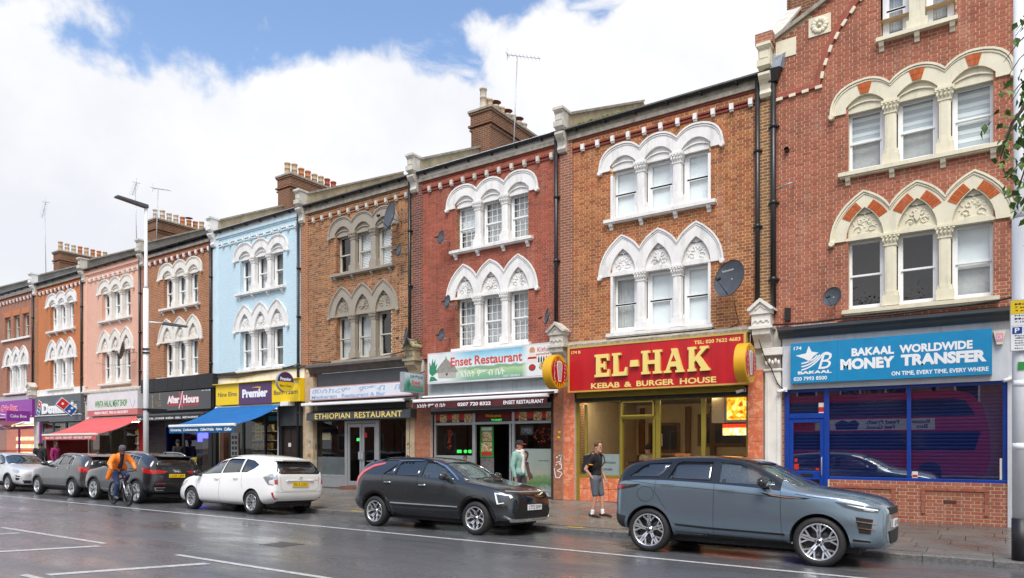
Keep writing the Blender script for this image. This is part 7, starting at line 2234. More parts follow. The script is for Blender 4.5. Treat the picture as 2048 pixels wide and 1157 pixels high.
def wheel_meshes(r, rr_, style):
 k = (r, rr_, style)
 if k in _wheel: return _wheel[k]
 t = MB()
 w = .115
 t.lathe([(rr_-.01,-w*.75),(rr_+.005,-w*.95),(r-.055,-w),(r-.018,-w*.86),(r,-w*.6),(r,w*.6),(r-.018,w*.86),(r-.055,w),(rr_+.005,w*.95),(rr_-.01,w*.75)],n=40,axis='y')
 for q in(-.5,0,.5):t.lathe([(r+.001,w*(q-.04)),(r-.006,w*q),(r+.001,w*(q+.04))],n=40,axis='y')
 tyre = t.mesh('tyre')
 b = MB()           # origin centre; outer face at -y
 o = -w * .86
 b.lathe([(rr_,o),(rr_+.004,o-.006),(rr_-.014,o-.008),(rr_-.022,o+.01),(rr_-.03,o+.09),(rr_-.035,w*.7)],n=40,axis='y')
 b.lathe([(0,o+.035),(.035,o+.035),(.042,o+.05),(.07,o+.06),(.075,o+.09),(0,o+.09)],n=20,axis='y')
 R_ = rr_ - .012
 def spoke(a0, r0, w0, a1, r1, w1, d0=.045, d1=.012, th=.02):
  p0=Vector((r0*cos(a0),0,r0*sin(a0)));p1=Vector((r1*cos(a1),0,r1*sin(a1)))
  d = (p1 - p0).normalized(); nn = Vector((-d.z, 0, d.x))
  q = []
  for p, ww, dd in ((p0, w0, d0), (p1, w1, d1)):
   q+=[(p+nn*ww)+Vector((0,o+dd,0)),(p-nn*ww)+Vector((0,o+dd,0)),(p-nn*ww*1.25)+Vector((0,o+dd+th,0)),(p+nn*ww*1.25)+Vector((0,o+dd+th,0))]
  b.add(q,[(0,1,5,4),(1,2,6,5),(3,0,4,7),(2,3,7,6),(0,3,2,1),(4,5,6,7)])
 n = 5
 if style=='y5':# five twin spokes that fork at the rim
  for i in range(n):
   a = pi / 2 + 2 * pi * i / n
   for s_ in (-1, 1):
    spoke(a+s_*.20,.055,.011,a+s_*.13,R_*.56,.012)
    spoke(a + s_ * .13, R_ * .55, .012, a + s_ * .07, R_, .014)
    spoke(a + s_ * .13, R_ * .55, .011, a + s_ * .42, R_, .013)
 elif style == 'petal':     # five broad two-tone petals
  for i in range(n):
   a = pi / 2 + 2 * pi * i / n
   for s_ in (-1, 1):
    spoke(a + s_ * .25, .05, .006, a + s_ * .16, R_ * .62, .016)
    spoke(a+s_*.16,R_*.60,.015,a+s_*.46,R_*.93,.012)
    spoke(a+s_*.46,R_*.93,.012,a+s_*.20,R_*.99,.008)
 elif style == 'blade':
  for i in range(n):
   a = pi / 2 + 2 * pi * i / n
   spoke(a, .04, .022, a + .02, R_, .038)
   spoke(a + .35, .055, .007, a + .52, R_, .010)
 else:
  n = 10
  for i in range(n):
   a = pi / 2 + 2 * pi * i / n
   spoke(a, .04, .010, a + .10, R_, .013)
 rim = b.mesh('rim')
 d=MB();d.lathe([(0,o+.10),(rr_-.045,o+.10),(rr_-.03,o+.14),(0,o+.16)],n=30,axis='y')
 disc = d.mesh('disc')
 for i in range(5):
  pass
 _wheel[k] = (tyre, rim, disc)
 return _wheel[k]
def car(spec):
 """car-local: x forward, y left, z up; origin between the axles on the road"""
 sp = spec
 wb, r = sp['wb'], sp['r']
 track = sp['hw'] - .125
 root=empty('parked_car',(sp['X'],sp['Y'],road_z(sp['Y'])+.0),0,sp['label'],'car','cars parked along the kerb')
 root.rotation_euler=(radians(-2.0) if sp['dir']>0 else radians(2.0),0,0 if sp['dir']>0 else pi)
 paint = sp['paint']
 body0=loft(sp['st'],[paint,sp.get('roofmat',paint),M['cabin']],1)
 o = bpy.data.objects.new('tmp', body0); COL.objects.link(o)
 md=o.modifiers.new('s','SUBSURF');md.levels=2;md.render_levels=2
 sm_ = eval_mesh(o); bpy.data.objects.remove(o)
 sk = Skin(sm_)
 cut = []
 ax = {}
 for s_ in (1, -1):
  x = s_ * wb / 2
  ax[s_] = x
  for side in (1, -1):
   c_ = MB(); rad = r + sp.get('archgap', .055)
   y0,y1=(track-.16,1.2) if side>0 else(-1.2,-(track-.16))
   c_.lathe([(0,y0),(rad,y0),(rad,y1),(0,y1)],(x,0,r),40,axis='y',smooth=False)
   c_.f = [f for f in c_.f if len(set(f)) > 2]
   cut.append(c_)
 # hollow cabin
 cb = MB()
 rows = sp['cab']            # (x, zfloor, ztop, wlow, whigh)
 vs_, fs = [], []
 for (x, zf, zt_, wl_, wh_) in rows:
  vs_+=[(x,-wl_,zf),(x,wl_,zf),(x,wl_+.02,sp['beltz']-.03),(x,wh_,zt_),(x,-wh_,zt_),(x,-wl_-.02,sp['beltz']-.03)]
 for i in range(len(rows) - 1):
  for k in range(6):fs.append((i*6+k,i*6+(k+1)%6,(i+1)*6+(k+1)%6,(i+1)*6+k))
 fs+=[tuple(range(6)),tuple(range(len(vs_)-6,len(vs_)))]
 cb.add(vs_, fs)
 cut.append(cb)
 for poly in sp['side_glass']:
  for side in (1, -1):
   c_=MB();c_.prism(poly,*((.30,1.3) if side>0 else(-1.3,-.30)));cut.append(c_)
 cf=MB();cf.prism(sp['front_glass'],.35,3.0,axis='x');cut.append(cf)
 cr=MB();cr.prism(sp['rear_glass'],-3.0,sp.get('rear_cut',-1.2),axis='x');cut.append(cr)
 body = bool_cut(sm_, cut)
 bo=bpy.data.objects.new('body',body);COL.objects.link(bo);bo.parent=root
 body.set_sharp_from_angle(angle=radians(38))
 # glass
 for i, poly in enumerate(sp['side_glass']):
  for side in ('L', 'R'):
   b = MB(); sk.patch(poly, side, b, -.010, .004, .09)
   b.build('side_window',M['car_glass'] if i==0 else M['privacy_glass'],root,local=True)
 b=MB();sk.patch(sp['front_glass'],'F',b,-.008,.004,.09);b.build('windscreen',M['screen_glass'],root,local=True)
 b=MB();sk.patch(sp['rear_glass'],'B',b,-.008,.004,.09);b.build('rear_window',M['privacy_glass'],root,local=True)
 # cabin fittings
 zb_ = sp['seatz']
 for sx in (sp['seatx'], sp['seatx'] - .85):
  for sy in (.36, -.36):
   b=MB();b.hexa([(sx-.28,sy-.22,zb_-.15),(sx+.25,sy-.22,zb_-.15),(sx+.25,sy+.22,zb_-.15),(sx-.28,sy+.22,zb_-.15),(sx-.25,sy-.23,zb_),(sx+.27,sy-.23,zb_+.04),(sx+.27,sy+.23,zb_+.04),(sx-.25,sy+.23,zb_)])
   b.hexa([(sx-.33,sy-.22,zb_),(sx-.18,sy-.22,zb_),(sx-.18,sy+.22,zb_),(sx-.33,sy+.22,zb_),(sx-.47,sy-.19,zb_+.60),(sx-.37,sy-.19,zb_+.60),(sx-.37,sy+.19,zb_+.60),(sx-.47,sy+.19,zb_+.60)])
   b.ball((sx-.44,sy,zb_+.72),.10,10,sc=(.6,1.1,.9));b.build('seat',M['seat'],root,local=True,sharp=40)
 b=MB();b.hexa([(sp['dashx']-.35,-.66,sp['beltz']-.30),(sp['dashx']+.25,-.66,sp['beltz']-.30),(sp['dashx']+.25,.66,sp['beltz']-.30),(sp['dashx']-.35,.66,sp['beltz']-.30),(sp['dashx']-.30,-.66,sp['beltz']-.06),(sp['dashx']+.25,-.66,sp['beltz']-.02),(sp['dashx']+.25,.66,sp['beltz']-.02),(sp['dashx']-.30,.66,sp['beltz']-.06)])
 b.build('dashboard', M['cabin'], root, local=True)
 b=MB();b.tube([(sp['dashx']-.40+.06*sin(a),-.36+.18*cos(a),sp['beltz']-.06+.17*sin(a)) for a in[2*pi*i/20 for i in range(21)]],.014,6);b.build('steering_wheel',M['plastic'],root,local=True)
 # wheels
 ty, ri, di = wheel_meshes(r, sp['rim_r'], sp['rim'])
 for s_ in (1, -1):
  for side in (1, -1):
   w=empty('wheel',(ax[s_],side*track,r),0 if side<0 else pi,parent=root)
   link_mesh('tyre',ty,M['rubber'],w);link_mesh('rim',ri,sp.get('rimmat',M['rim']),w);link_mesh('brake_disc',di,M['rim_dark'],w)
   b = MB()
   if sp['rim'] == 'petal':
    for i in range(5):
     a = pi / 2 + 2 * pi * i / 5 + pi / 5
     b.prism([(sp['rim_r']*.25*cos(a-.3),sp['rim_r']*.25*sin(a-.3)),(sp['rim_r']*.88*cos(a-.22),sp['rim_r']*.88*sin(a-.22)),(sp['rim_r']*.88*cos(a+.22),sp['rim_r']*.88*sin(a+.22)),(sp['rim_r']*.25*cos(a+.3),sp['rim_r']*.25*sin(a+.3))],-.045,-.03)
   b.lathe([(0,-.085),(.028,-.083),(.03,-.06)],n=14,axis='y')
   for i in range(5):
    a=2*pi*i/5+.3;b.lathe([(0,-.068),(.009,-.068),(.009,-.04)],(.055*cos(a),0,.055*sin(a)),6,axis='y')
   b.build('hub_cap', M['rim_dark'], w, local=True)
 # arch lips
 for s_ in (1, -1):
  for side in ('L', 'R'):
   rad = r + sp.get('archgap', .055)
   if sp.get('arch_w'):
    out=ringpoly(ax[s_],r,rad+sp['arch_w'],-22,202,26);inn=ringpoly(ax[s_],r,rad+.004,-22,202,26)
    b=MB();sk.patch(out+inn[::-1],side,b,.014,.03,.08);b.build('arch_trim',sp.get('archmat',M['cladding']),root,local=True,sharp=40)
 # panel gaps
 b = MB()
 for side in ('L', 'R'):
  for ln in sp['gaps']: sk.line(ln, side, b)
 for ln in sp.get('topgaps', []): sk.line(ln, 'T', b)
 for ln in sp.get('backgaps', []): sk.line(ln, 'B', b)
 b.build('panel_gap', M['gap'], root, local=True)
 for (nm, view, poly, mt, off, th) in sp['patches']:
  views = ('L', 'R') if view == 'S' else (view,)
  for vw in views:
   b = MB()
   if vw in 'FB' and nm.endswith('+'):# mirrored pair on the ends
    for m_ in (1, -1):
     b=MB();sk.patch([(p[0]*m_,p[1]) for p in poly][::m_],vw,b,off,th,.06);b.build(nm[:-1],mt,root,local=True,sharp=40)
    continue
   sk.patch(poly,vw,b,off,th,.06);b.build(nm.rstrip('+'),mt,root,local=True,sharp=40)
 for (x, z) in sp['handles']:
  for side in (1, -1):
   p, nr = sk.hit('L' if side > 0 else 'R', x, z)
   b = MB(); yy = p.y
   if sp.get('flush'):
    sk.line([(x-.11,z-.018),(x+.11,z-.018),(x+.11,z+.018),(x-.11,z+.018),(x-.11,z-.018)],'L' if side>0 else 'R',b,.004,.003);b.build('door_handle',M['gap'],root,local=True)
   else:
    b.tube([(x-.10,yy,z),(x-.08,yy+side*.035,z),(x+.08,yy+side*.035,z+.005),(x+.10,yy,z+.005)],.013,8);b.build('door_handle',sp.get('handlemat',M['chrome']),root,local=True)
 # mirrors
 mx, mz = sp['mirror']
 for side in (1, -1):
  p, nr = sk.hit('L' if side > 0 else 'R', mx, mz - .07)
  b = MB(); yo = p.y + side * .14
  b.ball((mx,yo,mz),.12,12,sc=(.62,1.15,.72));b.build('door_mirror',sp.get('mirrormat',paint),root,local=True)
  b=MB();b.tube([(mx+.02,p.y-side*.02,mz-.06),(mx+.01,yo-side*.04,mz-.055)],.028,8);b.build('mirror_arm',M['plastic'],root,local=True)
 # plates
 for (view, y, z, txt) in sp['plates']:
  p, nr = sk.hit(view, y, z)
  s_ = 1 if view == 'F' else -1
  b = MB(); xx = p.x + s_ * .012
  b.box(xx-.01,xx+.004,y-.26,y+.26,z-.056,z+.056)
  pl=b.build('number_plate',M['plate_white'] if view=='F' else M['plate_yellow'],root,local=True)
  me = text_mesh(txt, 1, .012)
  xs_=[v.co.x for v in me.vertices];ys_=[v.co.y for v in me.vertices]
  kx=.45/(max(xs_)-min(xs_));kz=.078/(max(ys_)-min(ys_));x0=min(xs_)
  b=MB();b.add([(xx+(.0055 if s_>0 else-.0115),y+(1 if s_>0 else-1)*((v.co.x-x0)*kx-.225),z-.039+(v.co.y-min(ys_))*kz) for v in me.vertices],[tuple(q.vertices) for q in me.polygons])
  bpy.data.meshes.remove(me)
  b.build('lettering', M['black'], pl, local=True)
 for ex in sp.get('extras', []): ex(root, sk, paint)
 # underside
 b=MB();b.box(-wb/2-.5,wb/2+.5,-.62,.62,.20,.30);b.build('underbody',M['cabin'],root,local=True)
 return root
def rails(mat_, z, w, x0, x1, lift=.045):
 def f(root, sk, paint):
  for s_ in (1, -1):
   b = MB()
   pts = []
   for i in range(13):
    t = i / 12; x = x0 + (x1 - x0) * t
    p, nr = sk.hit('T', x, s_ * w)
    up = lift * min(1, 6 * t, 6 * (1 - t))
    pts.append((p.x, p.y, p.z + up))
   b.tube(pts,.016,8);b.build('roof_rail',mat_,root,local=True)
 return f
def fin(x):
 def f(root, sk, paint):
  p, nr = sk.hit('T', x, 0)
  b=MB();b.hexa([(x-.09,-.02,p.z-.01),(x+.07,-.02,p.z-.01),(x+.07,.02,p.z-.01),(x-.09,.02,p.z-.01),(x-.09,-.004,p.z+.055),(x-.05,-.004,p.z+.06),(x-.05,.004,p.z+.06),(x-.09,.004,p.z+.055)])
  b.build('roof_aerial', M['black_gloss'], root, local=True)
 return f
def spoiler(x, z, w, d=.16, mat_=None, lip=.02):
 def f(root, sk, paint):
  b=MB();b.hexa([(x-d,-w*.92,z-.03),(x+.12,-w,z-.035),(x+.12,w,z-.035),(x-d,w*.92,z-.03),(x-d-.01,-w*.92,z-.008),(x+.14,-w,z+lip),(x+.14,w,z+lip),(x-d-.01,w*.92,z-.008)])
  b.build('roof_spoiler', mat_ or paint, root, local=True)
 return f
def badge_text(txt, view, y, z, w, h, mat_=None):
 def f(root, sk, paint):
  p, nr = sk.hit(view, y, z); s_ = 1 if view == 'F' else -1
  me=text_mesh(txt,1,.03);xs_=[v.co.x for v in me.vertices];ys_=[v.co.y for v in me.vertices]
  pts = []
  for v in me.vertices:
   a=y+(1 if s_>0 else-1)*((v.co.x-min(xs_))/(max(xs_)-min(xs_))*w-w/2);c_=z+(v.co.y-min(ys_))/(max(ys_)-min(ys_))*h
   pts.append((p.x + s_ * .012, a, c_))
  b=MB();b.add(pts,[tuple(q.vertices) for q in me.polygons]);bpy.data.meshes.remove(me)
  b.build('badge', mat_ or M['chrome'], root, local=True)
 return f
def rings_badge(view, y, z, n, r):
 def f(root, sk, paint):
  p, nr = sk.hit(view, y, z); s_ = 1 if view == 'F' else -1
  b = MB()
  for i in range(n):
   yy = y + (i - (n - 1) / 2) * r * 1.45
   b.tube([(p.x+s_*.012,yy+r*cos(a),z+r*sin(a)) for a in[2*pi*j/16 for j in range(17)]],.006,5)
  b.build('badge', M['chrome'], root, local=True)
 return f
def wipers(pts):
 def f(root, sk, paint):
  for q in pts:
   b = MB(); P_ = []
   for i in range(7):
    t=i/6;y,z=q[0][0]+(q[1][0]-q[0][0])*t,q[0][1]+(q[1][1]-q[0][1])*t
    p, nr = sk.hit('F', y, z); P_.append(p + nr * .015)
   b.tube(P_,.009,5);b.build('wiper',M['black'],root,local=True)
 return f
PAINT=dict(steel=car_paint('steel_blue_metallic',(0.165,0.225,0.27),metal=.6),grey=car_paint('dark_grey_metallic',(0.035,0.041,0.046),metal=.5),white=car_paint('white_paint',(0.80,0.80,0.78),flake=0,metal=0,rough=.35),
   brown=car_paint('warm_grey_metallic',(0.060,0.060,0.058),metal=.5),black=car_paint('black_metallic',(0.022,0.023,0.027),metal=.4),silver=car_paint('silver_metallic',(0.68,0.70,0.71),metal=.5,rough=.36))
# station: x, zbot, wbot, wmid, zmid, zbelt, wbelt, zedge, wedge, zcentre
SUV_STEEL=[(-2.05,.62,.50,.56,.75,.92,.55,.95,.50,.97),(-2.02,.42,.66,.74,.66,1.00,.73,1.06,.66,1.10),(-1.96,.36,.76,.87,.66,1.14,.84,1.33,.68,1.37),(-1.84,.32,.82,.925,.66,1.20,.89,1.49,.67,1.54),(-1.45,.29,.84,.945,.66,1.22,.91,1.55,.69,1.60),
   (-1.0,.28,.86,.945,.66,1.21,.91,1.60,.69,1.645),(-.4,.28,.86,.935,.66,1.18,.905,1.615,.69,1.655),(.1,.28,.86,.93,.66,1.15,.90,1.575,.665,1.64),(.42,.28,.86,.93,.66,1.13,.895,1.49,.66,1.57),(.80,.28,.86,.935,.66,1.105,.895,1.30,.66,1.38),(1.12,.28,.86,.945,.66,1.085,.895,1.14,.70,1.20),
   (1.30,.28,.86,.95,.66,1.06,.89,1.115,.72,1.16),(1.7,.28,.84,.945,.66,1.02,.875,1.075,.69,1.12),(2.0,.27,.79,.89,.64,.965,.82,1.02,.64,1.065),(2.17,.29,.70,.78,.60,.89,.72,.95,.57,1.0),(2.25,.36,.54,.63,.56,.78,.60,.85,.50,.90)]
SPORTY = dict(st=SUV_STEEL)
def grow(st, sx=1.0, sz=1.0, sw=1.0, dx=0.0):
 return[(s_[0]*sx+dx,s_[1]*sz,s_[2]*sw,s_[3]*sw,s_[4]*sz,s_[5]*sz,s_[6]*sw,s_[7]*sz,s_[8]*sw,s_[9]*sz) for s_ in st]
CAB=lambda x0,x1,zt,wl=.60,wh=.56:[(x0,.55,zt-.28,wl,wh-.02),(x0+.35,.45,zt-.06,wl,wh),(x0+1.2,.45,zt,wl+.06,wh),(x1-1.1,.45,zt,wl+.06,wh),(x1-.55,.45,zt-.16,wl+.04,wh),(x1,.5,zt-.48,wl,wh)]
car(dict(X=-3.43,Y=12.02,dir=1,label='steel blue sport utility car with a black roof, nearest of the parked cars',paint=PAINT['steel'],roofmat=M['black_gloss'],wb=2.68,r=.365,hw=.95,rim_r=.275,rim='y5',archgap=.05,arch_w=.045,archmat=PAINT['steel'],
  st=SUV_STEEL,beltz=1.15,cab=CAB(-1.75,1.02,1.57,.64,.60),seatz=.68,seatx=.25,dashx=.85,
  side_glass=[[(-.17,1.20),(-.18,1.525),(.10,1.50),(.36,1.42),(.72,1.19),(.66,1.165)],[(-1.02,1.245),(-.90,1.50),(-.82,1.53),(-.30,1.53),(-.29,1.215)],[(-1.72,1.265),(-1.52,1.44),(-1.42,1.485),(-1.00,1.51),(-1.17,1.25)]],
  front_glass=[(-.74,1.16),(.74,1.16),(.66,1.44),(.56,1.52),(-.56,1.52),(-.66,1.44)],rear_glass=[(-.62,1.20),(.62,1.20),(.54,1.42),(-.54,1.42)],rear_cut=-1.3,
  gaps=[[(-.235,1.19),(-.235,.34)],[(.79,1.09),(.80,.75),(.83,.34)],[(-1.23,1.20),(-1.24,1.02),(-1.05,.75),(-.92,.5)],[(-1.78,1.19),(-1.2,1.135),(-.25,1.075),(.6,1.01),(1.0,.985)],[(-1.48,.86),(-1.36,.84),(-1.27,.90),(-1.25,1.0),(-1.31,1.08),(-1.45,1.10),(-1.55,1.03),(-1.55,.93),(-1.48,.86)],[(1.60,1.0),(1.25,1.02),(1.0,1.06)]],
  patches=[('tail_light','R',[(-1.99,1.12),(-1.5,1.135),(-1.6,1.085),(-1.97,1.02)],M['lamp_dark'],.006,.01),('tail_light','R',[(-1.99,1.10),(-1.78,1.10),(-1.82,1.06),(-1.97,1.04)],M['lamp_red'],.012,.01),
    ('headlight','S',[(1.55,.965),(1.85,.93),(2.13,.885),(2.10,.825),(1.86,.845),(1.68,.89)],M['lamp_dark'],.008,.012),('lamp_signature','S',[(1.70,.930),(1.90,.905),(2.10,.868),(2.10,.852),(1.88,.885)],M['lamp_white'],.014,.006),
    ('lamp_signature','S',[(1.92,.875),(2.06,.855),(2.05,.842),(1.93,.858)],M['lamp_clear'],.014,.006),
    ('side_stripe','S',[(-.88,.505),(-.25,.475),(.86,.455),(.86,.425),(-.25,.445),(-.86,.472)],M['gap'],.008,.012),('sill','S',[(-.86,.38),(.86,.34),(.86,.29),(-.86,.31)],M['cladding'],.006,.01),
    ('side_vent','S',[(.47,1.065),(.78,1.03),(1.22,1.005),(1.15,.985),(.86,.99),(.62,1.01)],M['gap'],.006,.008),('vent_bar','S',[(.60,1.048),(.80,1.020),(1.12,.998),(1.05,.990),(.86,.998),(.68,1.018)],plain('bronze_bar',(.62,.42,.34),.2,metal=.9),.012,.006),
    ('bumper_vent','S',[(1.83,.76),(2.05,.73),(2.02,.52),(1.88,.53)],M['gap'],.006,.008),('vent_bar','S',[(1.84,.705),(2.09,.675),(2.09,.66),(1.85,.69)],plain('copper_bar',(.45,.27,.20),.25,metal=.9),.016,.008),('vent_bar','S',[(1.86,.615),(2.08,.59),(2.08,.575),(1.87,.60)],plain('copper_bar',(.45,.27,.20),.25,metal=.9),.016,.008),
    ('bumper_strip','S',[(1.76,.44),(2.02,.42),(2.03,.40),(1.76,.41)],M['gap'],.008,.01),('rear_bumper','S',[(-2.0,.62),(-1.77,.58),(-1.74,.40),(-1.98,.36)],M['cladding'],.008,.01),
    ('grille','F',[(-.50,.80),(.50,.80),(.55,.90),(-.55,.90)],M['gap'],.01,.012),('lower_intake','F',[(-.48,.38),(.48,.38),(.60,.56),(-.60,.56)],M['gap'],.01,.012),('skid_plate','F',[(-.45,.30),(.45,.30),(.50,.37),(-.50,.37)],M['rim'],.014,.014)],
  handles=[(-1.01,1.12),(-.03,1.055)],flush=1,mirror=(.55,1.22),mirrormat=M['black_gloss'],plates=[('F',0,.66,'LR21 VKD')],
  extras=[spoiler(-1.72, 1.52, .62, .18, M['black_gloss'])]))
KIA=[(-2.15,.62,.52,.58,.75,.90,.57,.93,.52,.95),(-2.13,.40,.68,.76,.66,.98,.74,1.05,.66,1.09),(-2.06,.34,.75,.87,.66,1.10,.81,1.28,.64,1.33),(-1.90,.30,.80,.905,.66,1.14,.85,1.45,.61,1.49),(-1.45,.27,.82,.912,.66,1.15,.86,1.49,.60,1.535),
 (-1.0,.26,.83,.912,.66,1.14,.86,1.515,.61,1.565),(-.4,.26,.83,.905,.66,1.12,.855,1.52,.61,1.575),(.05,.26,.83,.90,.66,1.10,.85,1.49,.60,1.55),(.42,.26,.83,.90,.66,1.08,.85,1.39,.60,1.47),(.78,.26,.83,.905,.66,1.06,.85,1.22,.62,1.30),(1.08,.26,.83,.912,.66,1.03,.85,1.08,.68,1.14),
 (1.30,.26,.83,.915,.66,1.00,.85,1.05,.70,1.09),(1.7,.26,.82,.91,.66,.95,.84,1.0,.68,1.04),(2.02,.26,.77,.86,.62,.87,.78,.93,.62,.98),(2.17,.27,.67,.74,.58,.78,.68,.86,.54,.90),(2.25,.32,.52,.58,.54,.66,.56,.74,.46,.78)]
kia_glass=[[(-.10,1.13),(-.10,1.455),(.12,1.44),(.38,1.345),(.80,1.105),(.74,1.09)],[(-.86,1.155),(-.83,1.41),(-.76,1.455),(-.17,1.46),(-.19,1.135)],[(-1.22,1.165),(-.90,1.39),(-.92,1.16)]]
car(dict(X=-9.93,Y=12.10,dir=1,label='dark grey crossover with a pale red rear pillar strip and two-tone petal wheels',paint=PAINT['grey'],wb=2.80,r=.335,hw=.92,rim_r=.235,rim='petal',archgap=.075,arch_w=.06,archmat=M['black_gloss'],
  st=KIA,beltz=1.10,cab=CAB(-1.8,.95,1.50,.60,.55),seatz=.62,seatx=.25,dashx=.85,side_glass=kia_glass,
  front_glass=[(-.72,1.10),(.72,1.10),(.62,1.37),(.52,1.46),(-.52,1.46),(-.62,1.37)],rear_glass=[(-.60,1.12),(.60,1.12),(.50,1.36),(-.50,1.36)],rear_cut=-1.3,
  gaps=[[(-.19,1.12),(-.21,.50),(-.21,.34)],[(.86,1.05),(.88,.62),(.92,.34)],[(-1.22,1.14),(-1.22,.98),(-1.0,.72),(-.86,.5)],[(1.1,1.02),(1.5,.99),(1.9,.92)]],topgaps=[[(1.12,.62),(1.6,.60),(2.0,.50)],[(1.12,-.62),(1.6,-.60),(2.0,-.50)]],
  patches=[('tail_light','S',[(-2.06,.90),(-2.03,1.08),(-1.90,1.24),(-1.62,1.375),(-1.30,1.42),(-1.30,1.385),(-1.60,1.32),(-1.84,1.18),(-1.96,1.02),(-1.99,.90)],plain('pale_red_pillar_strip',(.62,.10,.11),.3,coat=.5,var=.05),.008,.012),
    ('window_trim','S',[(-.92,1.47),(-.4,1.485),(.10,1.47),(.40,1.375),(.90,1.09),(.87,1.085),(.39,1.355),(.10,1.45),(-.4,1.468),(-.92,1.455)],M['chrome'],.008,.01),
    ('door_cladding','S',[(-.90,.53),(.98,.52),(1.00,.30),(-.80,.30)],M['black_gloss'],.010,.014),('trim_strip','S',[(-.92,.565),(.96,.555),(.96,.535),(-.90,.54)],M['grey_metal'],.016,.012),('rear_bumper','S',[(-2.1,.60),(-1.86,.56),(-1.80,.36),(-2.05,.34)],M['black_gloss'],.008,.012),
    ('headlight','S',[(1.83,.86),(2.12,.82),(2.16,.76),(2.04,.66),(1.92,.64)],M['lamp_dark'],.008,.012),('lamp_signature','S',[(1.83,.86),(2.12,.82),(2.16,.77),(2.13,.755),(2.10,.80),(1.87,.835),(1.945,.655),(2.04,.675),(2.05,.66),(1.92,.635)],M['lamp_white'],.014,.006),
    ('bonnet_strip','F',[(-.70,.885),(-.40,.87),(.40,.87),(.70,.885),(.70,.90),(.40,.885),(-.40,.885),(-.70,.90)],M['grey_metal'],.012,.012),
    ('grille','F',[(-.56,.60),(.56,.60),(.62,.74),(.60,.85),(-.60,.85),(-.62,.74)],M['black_gloss'],.008,.012),('lower_intake','F',[(-.60,.36),(.60,.36),(.66,.50),(.56,.60),(-.56,.60),(-.66,.50)],M['gap'],.009,.012),
    ('skid_plate','F',[(-.66,.30),(.66,.30),(.80,.42),(.66,.345),(-.66,.345),(-.80,.42)],M['rim'],.022,.02)],
  handles=[(-1.03,.99),(-.02,.955)],mirror=(.62,1.16),plates=[('F',0,.57,'LT72 SWF')],
  extras=[rails(M['black_gloss'],1.52,.60,-1.5,.15,.04),spoiler(-1.88,1.46,.58,.18),fin(-1.2),badge_text('KIA','F',0,.91,.14,.03),wipers([((-.5,1.11),(.05,1.14)),((.02,1.11),(.55,1.14))])]))
PRI=[(-2.24,.60,.56,.62,.74,.92,.60,.98,.54,1.0),(-2.22,.42,.70,.78,.66,1.02,.76,1.12,.62,1.16),(-2.10,.34,.76,.85,.64,1.08,.81,1.32,.60,1.37),(-1.9,.28,.79,.88,.62,1.10,.83,1.45,.58,1.50),(-1.5,.22,.80,.885,.60,1.09,.84,1.49,.59,1.555),
 (-.9,.20,.81,.885,.60,1.05,.84,1.52,.59,1.59),(-.3,.20,.81,.88,.60,1.01,.835,1.51,.59,1.60),(.2,.20,.81,.88,.60,.985,.83,1.45,.58,1.55),(.65,.20,.81,.88,.60,.97,.83,1.29,.58,1.40),(1.10,.20,.81,.885,.60,.955,.83,1.09,.60,1.19),(1.45,.20,.81,.885,.60,.93,.82,.97,.66,1.04),
 (1.75,.20,.80,.88,.58,.88,.80,.92,.66,.97),(2.0,.21,.75,.83,.54,.79,.74,.84,.60,.88),(2.2,.22,.66,.72,.48,.68,.64,.73,.52,.77),(2.32,.28,.50,.56,.46,.56,.54,.62,.44,.66)]
